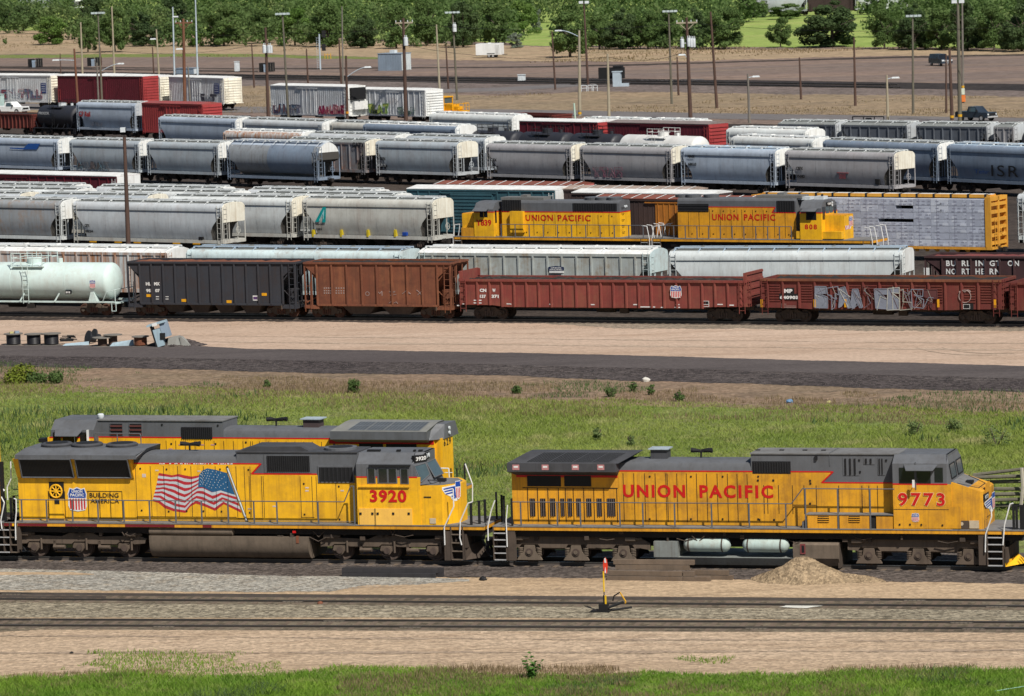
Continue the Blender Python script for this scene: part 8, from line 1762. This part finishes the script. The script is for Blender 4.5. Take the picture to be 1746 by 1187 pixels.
reel(23.5,589,'cable reel with odds and ends on top, leftmost of the three full black reels',r=.56,h=.74,top=True);reel(58,589,'middle one of the three full black cable reels',r=.54,h=.72);reel(88,589,'right one of the three full black cable reels',r=.57,h=.75)
reel(175,591,'empty splintered wooden cable reel beside the pale blue sheet metal',r=.58,h=.55,full=False);reel(193,590,'small tilted wooden reel behind the splintered one',r=.55,h=.7,full=False)
reel(240,591,'rusty coil reel left of the tilted metal cabinet',r=.5,h=.62,mat2=RUSTM)
for k,(px,l)in enumerate(((148,'left one of two upright black reel discs'),(158,'right one of two upright black reel discs'))):
 m=MB();m.lathe([(-.05,.5),(.05,.5)],(0,0,.5),'x',20);m.lathe([(.0,.2),(.45,.2)],(0,0,.5),'x',14);o=m.build('reel_disc',CAB);o.location=at(px,588-3*k,0);o.rotation_euler=(0,.25,.5);tag(o,l,'reel disc')
SHM=paint('sheet_metal_blue',(.30,.40,.46),dirt=(.2,.2,.2),amt=.35,rough=.45)
for px,py,w_,h_,l in((128,590,1.9,.28,'pale blue metal sheet lying between the reels, left piece'),(207,591,1.7,.45,'pale blue metal trough right of the splintered reel')):
 m=MB();m.hexa([(-w_/2,-.1,0),(w_/2,-.1,0),(w_/2,.3,0),(-w_/2,.3,0)],[(-w_*.35,.1,h_*.6),(w_/2,.0,h_),(w_/2,.1,h_),(-w_*.35,.15,h_*.6)]);o=m.build('scrap_metal',SHM);o.location=at(px,py,0);tag(o,l,'scrap metal')
r_=empty('scrap_cabinet',at(268,592,0),.1,'tilted pale blue metal cabinet thrown out beside the cinder road','cabinet');m=MB();rot=Matrix.Rotation(R_(15),4,'Y')
def tb(m,x0,x1,y0,y1,z0,z1,mi,piv=(0,0,0),a=-15):
 k=len(m.v);m.box(x0,x1,y0,y1,z0,z1,mi);R=Matrix.Rotation(R_(a),4,'Y')
 for i in range(k,len(m.v)):p=R@(Vector(m.v[i])-Vector(piv))+Vector(piv);m.v[i]=tuple(p)
tb(m,0,.12,-.4,.4,0,1.55,1);tb(m,.12,.62,-.42,.42,0,1.2,0);tb(m,-.2,1.1,-.5,.5,1.5,1.62,0);tb(m,.65,1.15,-.35,.4,.5,1.5,2);m.box(.3,.66,-.46,-.42,.55,1.0,1);m.build('cabinet_body',[SHM,BLK,SHED],r_)
m=MB();m.hexa([(.75,-.4,0),(1.75,-.4,0),(1.75,.5,0),(.75,.5,0)],[(.85,-.35,.62),(1.55,-.3,.75),(1.55,.4,.75),(.85,.45,.62)]);m.hexa([(1.75,-.42,0),(2.5,-.45,0),(2.5,.2,0),(1.75,.4,0)],[(1.6,-.4,.7),(1.75,-.42,.7),(1.75,.2,.7),(1.6,.35,.7)]);m.build('open_box',paint('scrap_grey',(.27,.27,.25),amt=.3),r_);m=MB();tb(m,.2,.55,-.53,-.5,1.44,1.64,0);m.build('label_plate',WHT,r_)
m=MB();rg=random.Random(4)
for k in range(7):m.tube((rg.uniform(-.5,.2),rg.uniform(-.2,.2),.35+.05*k),(rg.uniform(.2,.8),rg.uniform(-.2,.2),.3+.05*k),.04,5)
m.box(-.4,.5,-.2,.2,.25,.36);o=m.build('scrap_metal',BLK);o.location=at(113,588,0);tag(o,'dark heap of scrap rods right of the full black reels','scrap metal')
def rock(px,py,r,label,mat,name='rock',seed=1):
 rg=random.Random(seed);m=MB();pr=[]
 for i in range(7):t=math.pi*i/6;pr.append((-r*math.cos(t)*.7,max(.01,r*math.sin(t))))
 m.lathe(pr,(0,0,r*.45),'z',9);m.v=[tuple(c+rg.uniform(-.16,.16)*r for c in p)for p in m.v];o=m.build(name,mat);o.location=at(px,py,0);return tag(o,label,'rock'if name=='rock'else 'rubbish')
rock(1101,652,.26,'white boulder at the edge of the cinder slope',flat('white_rock',(.6,.58,.52)),seed=3);rock(824,991,.18,'black scrap of rubber on the dirt below the gap between the big locomotives',BLK,'rubber_scrap',5);rock(122,1116,.1,'small black stone on the gravel at the lower left',BLK,seed=7);rock(546,1031.5,.13,'reddish scrap beside the nearer ballast',RUSTM,'rusty_scrap',8)
rock(1347,688,.22,'crumpled blue plastic in the weeds at the right',flat('plastic_blue',(.12,.25,.42)),'plastic_scrap',9);rock(1413,688,.14,'small yellow rubbish in the weeds at the right',flat('rag_yellow',(.5,.45,.2)),'plastic_scrap',10)
m=MB();pts=[]
for k in range(14):t=2*math.pi*k/14;pts.append((math.cos(t)*.9*random.uniform(.7,1.2),math.sin(t)*.5*random.uniform(.7,1.2),0))
m.add(pts,[tuple(range(14))]);o=m.build('lime_spill',flat('lime_white',(.62,.61,.55),.9));p=at(1366,1033.5,.075);o.location=p;o['kind']='structure'
r_=empty('log_stack',at(1722,872,0),.2,'stack of old grey logs and rails behind the nose of the locomotive 9773','log stack');rg=random.Random(3)
for k in range(6):m=MB();z=.25+k*.28;m.tube((-1.9+rg.uniform(-.2,.2),rg.uniform(-.2,.2),z),(3.5,rg.uniform(-.2,.2),z+rg.uniform(-.1,.2)),.09,7);m.build('log',WOODG,r_)
m=MB();m.tube((-1.7,0,1.75),(3.5,.3,2.3),.08,7);m.build('log',WOODG,r_)
_f=Fr(at(1722,872,0),.2);m=MB();P=[_f.pl(*q,-.4)for q in((1738,890),(1744,830),(1742,798))];m.path([(x,-.4,z)for x,z in P],.09,6);m.build('branch',paint('driftwood',(.42,.38,.32),amt=.3),r_)
LEAFS=dict(dark=leafmat('leaf_dark',(.075,.125,.05),(.115,.17,.065),None,.6,.5),mid=leafmat('leaf_mid',(.11,.18,.055),(.165,.25,.08),None,.6,.5),light=leafmat('leaf_light',(.12,.22,.045),(.18,.28,.07),None,.6,.45),silver=leafmat('leaf_silver',(.16,.20,.15),(.25,.29,.22)),red=leafmat('leaf_red',(.07,.008,.015),(.12,.012,.02)),yellow=leafmat('leaf_yellow',(.12,.17,.02),(.20,.22,.03)))
BARK=paint('bark',(.09,.07,.055),dirt=(.04,.03,.025),amt=.5,rough=.95)
def leaf_mesh(name,C,n,size,mat,rng,squash=.8,up=.25):
 C=np.array(C,float);w_=C[:,3]**2;k=rng.choice(len(C),n,p=w_/w_.sum());d=rng.normal(size=(n,3));d/=np.linalg.norm(d,axis=1)[:,None]
 rad=C[k,3]*(.55+.5*rng.random(n)**.7)*(1+.18*np.sin(d[:,0]*9+k)*np.cos(d[:,2]*8+k*2));c=C[k,:3]+d*rad[:,None]*np.array([1,1,squash])
 c[:,2]=np.maximum(c[:,2],.05)
 nrm=d+rng.normal(size=(n,3))*.55+np.array([0,0,up]);nrm/=np.linalg.norm(nrm,axis=1)[:,None]
 t=np.cross(nrm,rng.normal(size=(n,3)));t/=np.linalg.norm(t,axis=1)[:,None];b=np.cross(nrm,t);s=size*(.55+.9*rng.random(n))[:,None]
 q=.55+.4*rng.random(n)[:,None];V=np.stack([c-t*s,c-b*s*q,c+t*s,c+b*s*q],1).reshape(-1,3)
 return raw_mesh(name,V,np.arange(4*n).reshape(n,4),mat)
def raw_mesh(name,V,F,mat):
 me=bpy.data.meshes.new(name);n,k=F.shape;me.vertices.add(len(V));me.vertices.foreach_set('co',V.astype(np.float32).ravel());me.loops.add(n*k);me.loops.foreach_set('vertex_index',F.astype(np.int32).ravel())
 me.polygons.add(n);me.polygons.foreach_set('loop_start',np.arange(0,n*k,k,dtype=np.int32));me.polygons.foreach_set('loop_total',np.full(n,k,np.int32));me.materials.append(mat);me.update(calc_edges=True);return me
def tree_proto(seed,kind,n=2600,shape='round',size=.021):
 rng=np.random.default_rng(seed);rg=random.Random(seed);C=[]
 z0,rh={'round':(.08,.40),'low':(.04,.42),'tall':(.08,.32)}[shape];cz=.55
 for i in range(34):
  z=z0+(.92-z0)*rg.random();k=math.sqrt(max(.05,1-((z-(z0*.4+.36))/.60)**2));t=rg.uniform(0,6.3);rr=rh*k*math.sqrt(rg.uniform(.02,1))*rg.uniform(.85,1.1);C.append((math.cos(t)*rr,math.sin(t)*rr,z,rg.uniform(.085,.15)))
 C.append((rg.uniform(-.06,.06),0,.93,.07))
 me=leaf_mesh('crown',C,n,size,LEAFS[kind],rng);m=MB();m.tube((0,0,-.02),(rg.uniform(-.02,.02),0,.42),.03,7,0,.018)
 for i in range(8):t=rg.uniform(0,6.3);z=rg.uniform(.2,.5);m.tube((0,0,z),(math.cos(t)*rh*.8,math.sin(t)*rh*.8,z+rg.uniform(.15,.35)),.013,5,0,.004)
 return me,m.mesh('trunk',[BARK])
PROT={}
for i,(k,sh)in enumerate((('mid','round'),('light','round'),('dark','round'),('mid','low'),('light','low'),('dark','low'),('silver','low'),('red','low'),('mid','tall'),('dark','tall'))):PROT[(k,sh)]=tree_proto(20+i,k,7600,sh)
_ti=[0]
def tree(px,py,toppx,wpx,kind,shape,label,cat='tree',name=None,group='trees beyond the yard'):
 s=scale_at(py);h=(py-toppx)/s;w_=wpx/s/.92;me,tr=PROT[(kind,shape)];r=empty(name or('shrub'if cat=='shrub'else 'broadleaf_tree'),at(px,py,0),random.uniform(0,6),label,cat,group)
 r.scale=(w_,w_,h)
 link('crown',me,r);link('trunk',tr,r);_ti[0]+=1
for a in((40,53,4,62,'dark','round','dark round tree behind the light green one at the upper left'),(90,76,22,74,'light','low','light green round tree standing alone on the dry grass at the upper left'),(10,50,-5,50,'dark','round','dark tree in the top left corner'),(150,90,26,44,'mid','low','mid green tree behind the bare pole at the left'),(196,89,4,62,'mid','low','tall mid green tree behind the tall pale pole'),(243,79,14,78,'dark','low','broad dark green tree left of the pale blue steel mast'),(160,60,-12,70,'dark','round','large dark tree behind the floodlight mast at the left'),(334,80,50,30,'light','low','small light green tree at the foot of the tall steel mast'),(382,79,2,76,'mid','low','full green tree left of the lone brown pole'),(300,60,-14,80,'dark','tall','dark tree behind the rusty crossarm pole'),(450,74,10,64,'mid','low','green tree behind the pole with a transformer can'),(503,78,10,62,'light','low','light green tree right of the floodlight bar mast'),(560,80,-2,70,'mid','round','tall tree behind the railway signal'),(622,82,22,60,'dark','low','dark bushy tree left of the dark crossarm pole'),(676,83,6,58,'mid','tall','green tree behind the dark crossarm pole'),(728,78,-4,64,'mid','tall','slender green tree with visible trunks left of the pale pole'),(790,81,0,66,'dark','tall','dark tree with bare lower trunks behind the floodlight mast'),(846,76,4,60,'mid','low','green tree behind the white trailer'),(893,60,0,58,'light','low','light green leafy tree right of the white trailer'),(880,82,55,30,'silver','low','small silvery bush right of the white trailer'),(914,53,12,26,'silver','low','silver-grey tree behind the light green leafy one'),(972,98,22,80,'mid','low','big mid green tree behind the white lamp pole'),(1022,84,26,52,'mid','low','green tree right of the big one at the lamp pole'),(1062,84,14,66,'dark','low','darker green tree above the relay cabinet'),(1105,84,20,52,'mid','low','green tree left of the slim floodlight mast'),(1140,80,8,50,'mid','tall','thin-leaved tree behind the slim floodlight mast'),(1186,82,14,50,'dark','low','dark tree behind the utility pole with four transformers'),(1236,84,16,70,'mid','low','rounded tree behind the leaning pole'),(1331,81,32,42,'mid','low','small tree alone before the bright green field'),(1420,80,4,112,'dark','low','wide dark tree standing before the bright green field'),(1508,84,16,52,'mid','low','round green tree right of the wide dark one'),(1560,85,10,60,'dark','low','dark green tree behind the right floodlight mast'),(1605,85,18,60,'mid','low','mid green tree above the dark van'),(1650,86,6,62,'dark','low','dark tree behind the tall greenish pole'),(1695,87,12,60,'mid','low','mid green tree at the upper right'),(1742,88,4,66,'dark','low','dark tree at the right edge'),(1318,14,-22,40,'red','low','purple-leaved tree at the top right of centre'),(1285,30,-10,50,'dark','low','dark tree beside the purple-leaved one'),(1495,30,-15,40,'mid','low','green tree behind the distant pale hopper'),(1340,33,8,60,'mid','low','low green bush under the distant grey hopper')):
 tree(*a)
C=[];rg=random.Random(77)
def row(py,x0,x1,step,h,skip=()):
 px=x0
 while px<x1:
  if not any(a<=px<=b for a,b in skip):
   P=at(px,py+rg.uniform(-3,3),0);hh=h*rg.uniform(.7,1.15)
   for k in range(7):C.append((P.x+rg.uniform(-2.4,2.4),P.y+rg.uniform(-2,2),hh*rg.uniform(.08,.85),hh*rg.uniform(.15,.27)))
   C.append((P.x,P.y,hh*.3,hh*.3))
  px+=step*rg.uniform(.7,1.3)
row(56,-430,880,30,10,((905,950),));row(38,-430,1290,32,10.5);row(20,-430,1300,36,11);row(2,-430,1290,40,11.5);row(-16,-430,2200,44,12);row(62,1490,2200,28,10);row(42,1545,2200,32,10.5);row(20,1560,2200,36,11);row(60,960,1260,26,7.5);row(-34,-430,2200,48,13);row(77,140,870,20,5.5);row(68,130,870,24,8);row(82,985,1250,20,4.5);row(72,985,1250,24,7);row(83,1545,2200,18,5.5);row(74,1545,2200,24,8);row(46,-430,60,22,9)
WOODL=leafmat('woods_leaf',(.10,.165,.055),(.16,.245,.08),(.25,.31,.125),.05,.5)
o=link('distant_woods',leaf_mesh('distant_woods',C,350000,.31,WOODL,np.random.default_rng(5)));tag(o,kind='stuff')
def pix_inv(px,py):
 d=np.array(FW)[None]*F_PX+np.array(RV)[None]*(px[:,None]-873.0)+np.array(UV)[None]*(593.5-py[:,None]);t=-CAM_H/d[:,2];return np.array(CP)[None]+d*t[:,None]
def npn(x,y,s,seed):
 v=0
 for i,(a,b)in enumerate(((1,.7),(2.1,1.9),(4.3,3.7),(9.1,8.3))):v=v+np.sin(x*a/s+seed*(i+1)+1.3*np.sin(y*b/s*.8+seed))*np.cos(y*b/s+seed*2.7+i)/(i+1)
 return v
def blades(name,n,topf,botf,hgt,wid,mat,seed,x0=-420,x1=2160,dens=None,lean=.35,pw=1.0):
 n=int(n*1.28);rng=np.random.default_rng(seed);px=rng.uniform(x0,x1,n);t=rng.random(n)**pw;T=np.array([interp(topf,x)for x in px]);B_=np.array([interp(botf,x)for x in px]);T=T+2.5*npn(px,px*0,60,seed);py=T+(B_-T)*t
 P=pix_inv(px,py)
 if dens is not None:
  k=dens(P[:,0],P[:,1],t,rng,px,py);P=P[k];px=px[k]
 n=len(P);h=hgt*(.45+.9*rng.random(n))*(1+.3*np.clip(npn(P[:,0],P[:,1],5,seed+3),-1,1));a=rng.uniform(0,2*np.pi,n);wv=wid*(.6+.8*rng.random(n))
 dx,dy=np.cos(a)*wv,np.sin(a)*wv;lx,ly=rng.normal(size=n)*lean*h,rng.normal(size=n)*lean*h
 V=np.zeros((n,3,3));V[:,0]=P+np.stack([-dx,-dy,np.zeros(n)],1);V[:,1]=P+np.stack([dx,dy,np.zeros(n)],1);V[:,2]=P+np.stack([lx,ly,h],1)
 o=link(name,raw_mesh(name,V.reshape(-1,3),np.arange(3*n).reshape(n,3),mat));return tag(o,kind='stuff')
GF=leafmat('field_grass_leaf',(.24,.32,.06),(.36,.42,.10),(.48,.45,.20),.10,.45);GF2=leafmat('bottom_grass_leaf',(.15,.29,.035),(.25,.39,.05),(.36,.40,.12),.3,.45);GD=leafmat('dark_weed_leaf',(.08,.135,.045),(.12,.18,.06),(.16,.19,.08),.2,.35);GY=leafmat('dry_grass_leaf',(.29,.22,.125),(.24,.18,.10),(.19,.165,.075),.2,.3)
FT_=C2(-400,652,0,655,430,667,870,681,1300,691,1746,705,2100,714);FB_=C2(-400,905,2100,915)
blades('field_grass',290000,FT_,C2(-400,890,2100,900),.21,.028,GF,1,lean=.8,dens=lambda x,y,t,r,px,py:((py<800)|(r.random(len(x))<.5))&(npn(x,y,7,2.2)+1.6*r.random(len(x))>-.5))
blades('field_dark_weeds',26000,FT_,C2(-400,850,2100,880),.40,.06,GD,4,dens=lambda x,y,t,r,px,py:npn(x,y,8,5.5)+.35*(px>1380)*(py>720)+.5*(px<300)*(py>700)>.75)
blades('field_dry_grass',30000,C2(-400,638,0,648,430,656,870,668,1300,680,1746,690,2100,700),C2(-400,690,0,690,870,710,1746,730,2100,740),.26,.022,GY,6,dens=lambda x,y,t,r,px,py:npn(x,y,4,1.5)+r.random(len(x))>.3)
blades('field_straw_patches',46000,C2(-400,690,1746,720),C2(-400,860,2100,860),.32,.024,GY,16,dens=lambda x,y,t,r,px,py:npn(x,y,9,9.5)>.75)
blades('roadside_weeds',20000,C2(-400,612,0,618,440,640,870,650,1300,660,1746,670,2100,680),FT_,.22,.03,GD,8,dens=lambda x,y,t,r,px,py:(npn(x,y,5,3.1)>.7)|((px<130)&(r.random(len(x))<.8))|((px>1560)&(r.random(len(x))<.45)))
blades('roadside_straw',22000,C2(-400,622,0,628,440,645,870,656,1300,664,1746,676,2100,684),FT_,.24,.022,GY,9,dens=lambda x,y,t,r,px,py:npn(x,y,6,4.1)>.1)
LT_=C2(-400,1164,0,1162,230,1153,430,1157,590,1139,700,1140,870,1152,1000,1155,1100,1149,1300,1152,1480,1149,1746,1144,2100,1150)
blades('bottom_grass',120000,LT_,C2(-400,1215,2100,1215),.20,.026,GF2,10,lean=.7,dens=lambda x,y,t,r,px,py:npn(x,y,4,6.2)+1.5*r.random(len(x))>-.6)
blades('bottom_dry_grass',60000,C2(-400,1158,300,1146,870,1140,1746,1138),C2(-400,1205,2100,1205),.22,.02,GY,11,dens=lambda x,y,t,r,px,py:npn(x,y,3,8.2)+.5*(px>880)*(px<1350)>.25)
blades('bottom_dark_grass',30000,LT_,C2(-400,1205,2100,1205),.26,.03,GD,21,lean=.7,dens=lambda x,y,t,r,px,py:npn(x,y,2.2,4.4)>.8)
blades('gravel_tufts',26000,C2(-400,1100,0,1108,870,1124,1746,1112,2100,1115),LT_,.13,.028,GF2,12,dens=lambda x,y,t,r,px,py:npn(x,y,3.2,7.7)+.5*(px<480)-.45*(px>560)*(px<1400)>.85)
blades('far_grass_tufts',14000,C2(-400,60,430,66,870,78,1746,84),C2(-400,100,870,108,1746,95),.35,.10,GY,13,dens=lambda x,y,t,r,px,py:npn(x,y,25,1.7)>.3)
blades('slope_dry_grass',16000,C2(-400,148,0,150,870,162,1746,168),C2(-400,200,870,190,1746,200),.25,.06,GY,14,dens=lambda x,y,t,r,px,py:(npn(x,y,15,2.7)>.1))
def stones(name,n,topf,botf,size,mat,seed,x0=-300,x1=2050):
 rng=np.random.default_rng(seed);px=rng.uniform(x0,x1,n);t=rng.random(n);T=np.array([interp(topf,x)for x in px]);B_=np.array([interp(botf,x)for x in px]);P=pix_inv(px,T+(B_-T)*t);s=size*(.4+rng.random(n)**2*1.3)
 base=np.array([[1,0,0],[-.5,.87,0],[-.5,-.87,0],[0,0,.9]]);a=rng.uniform(0,6.3,n);V=np.zeros((n,4,3))
 for i in range(4):bx,by,bz=base[i];V[:,i,0]=P[:,0]+(bx*np.cos(a)-by*np.sin(a))*s;V[:,i,1]=P[:,1]+(bx*np.sin(a)+by*np.cos(a))*s;V[:,i,2]=bz*s*.8+.01
 F=np.array([[0,1,3],[1,2,3],[2,0,3]])[None]+4*np.arange(n)[:,None,None];o=link(name,raw_mesh(name,V.reshape(-1,3),F.reshape(-1,3),mat));return tag(o,kind='stuff')
def stonemat(name,a,b_):return leafmat(name,a,b_,None,6.0,0.0)
stones('gravel',22000,C2(-400,1064,1746,1072),C2(-400,1165,1746,1150),.035,stonemat('pink_stone',(.34,.25,.19),(.48,.38,.31)),1)
stones('ballast_stones',20000,C2(-400,968,0,969,440,981,780,988),C2(-400,1005,0,1006,560,1009,780,992),.045,stonemat('grey_stone',(.22,.23,.225),(.36,.36,.34)),2,x1=790)
stones('track_stones',16000,C2(-400,1024,1746,1033),C2(-400,1052,1746,1058),.05,stonemat('brown_stone',(.14,.11,.08),(.32,.27,.20)),3)
stones('cinder_stones',26000,C2(-400,603,0,606,440,613,870,622,1300,633,1746,646,2100,655),C2(-400,622,0,624,210,628,440,634,870,641,1000,646,1300,656,1746,669,2100,677),.06,stonemat('cinder_stone',(.055,.045,.045),(.19,.16,.15)),4)
stones('shoulder_stones',9000,C2(-400,548,1746,556),C2(-400,554,0,558,1746,566),.06,stonemat('shoulder_stone',(.22,.17,.13),(.36,.28,.22)),5)
def bush(px,py,h,w_,kind,label,n=420,leaf=.07,name='shrub',cat='shrub',group=None,yw=None):
 rg=random.Random(int(px));C=[(rg.uniform(-.3,.3)*w_,rg.uniform(-.3,.3)*w_,h*rg.uniform(.25,.8),w_*rg.uniform(.16,.3))for _ in range(9)]+[(0,0,h*.3,w_*.33),(0,0,h*.85,w_*.15)]
 r=empty(name,at(px,py,0),0,label,cat,group);link('foliage',leaf_mesh('foliage',C,n,leaf,LEAFS[kind],np.random.default_rng(int(px))),r);m=MB()
 for k in range(6):t=rg.uniform(0,6.3);m.tube((0,0,0),(math.cos(t)*w_*.3,math.sin(t)*w_*.3,h*.8),.02,4)
 m.build('stem',BARK,r)
LEAFS['weed']=leafmat('weed_leaf',(.17,.24,.08),(.22,.28,.11),None,1.5,.45);SAP=leafmat('sapling_leaf',(.06,.17,.03),(.13,.27,.05),None,3.0,.35);LEAFS['sap']=SAP
def sapling():
 rg=random.Random(5);r=empty('sapling',at(908,1160,0),0,'broad-leaved green sapling at the edge of the bottom lawn','sapling');m=MB();V=[];F=[]
 for k in range(9):
  t=rg.uniform(0,6.3);l=rg.uniform(.15,.42);top=Vector((math.cos(t)*l,math.sin(t)*l*.8,rg.uniform(.5,1.12)));m.tube((0,0,0),top,.012,4,0,.006)
  for q in range(30):
   u=rg.uniform(.2,1.03);p=top*u+Vector((rg.uniform(-.08,.08),rg.uniform(-.08,.08),rg.uniform(-.04,.04)));a=rg.uniform(0,6.3);d=Vector((math.cos(a),math.sin(a),rg.uniform(-.4,.5)))*.075;n_=d.cross(Vector((rg.uniform(-1,1),rg.uniform(-1,1),1))).normalized()*.055;i=len(V);V+=[p-d,p-n_,p+d,p+n_];F.append((i,i+1,i+2,i+3))
 mm=MB();mm.add(V,F);mm.build('foliage',SAP,r);m.build('stem',BARK,r)
sapling()
bush(606,671,.95,.9,'mid','dark green bush at the top edge of the grass field left of centre',700,.06);bush(30,654,.95,2.1,'yellow','yellow-flowering bush at the left edge of the field',1800,.08);bush(62,654,.7,1.5,'mid','green bush right of the yellow-flowering one',1200,.07);bush(92,655,.8,1.4,'mid','low green bush at the foot of the cinder slope at the left',800,.07)
for i,(px,py,h,w_,k,l)in enumerate(((1080,668,.65,.7,'mid','left one of two small bushes below the white boulder'),(1111,675,.75,.6,'mid','right one of two small bushes below the white boulder'),(1042,678,.6,1.0,'mid','scruffy bush left of the two below the white boulder'),(1158,686,.7,.9,'mid','scruffy bush right of the two below the white boulder'),(1700,762,1.2,2.3,'weed','dark green bush in the field above the nose of the locomotive 9773'),(1560,744,.9,1.3,'weed','leafy weed clump above the cab of the locomotive 9773'),(1625,738,.8,1.4,'weed','dark weed clump left of the bush above the nose of the locomotive 9773'),(1020,752,.8,.7,'weed','tall dark weed in the field above the exhaust stack of 9773'),(1075,762,.7,.6,'weed','dark weed right of the tall one above 9773'),(880,672,.5,.9,'mid','small weed by the dirt left of the white boulder'))):bush(px,py,h,w_*.8,k,l,380,.055)
bush(455,661,.5,.6,'mid','tiny green weed on the brown earth left of the dark green bush',300,.05);bush(9.5,76,1.4,1.2,'mid','tiny sapling on the dry grass at the far left',150,.2)
rt=at(1706,1183,0);m=MB();m.tube((0,0,.12),(1.4,.55,.2),.012,5);o=m.build('cable',flat('cable_mint',(.35,.6,.5)));o.location=at(1696,1184,0);tag(o,'thin pale green line lying on the grass in the lower right corner','cable')
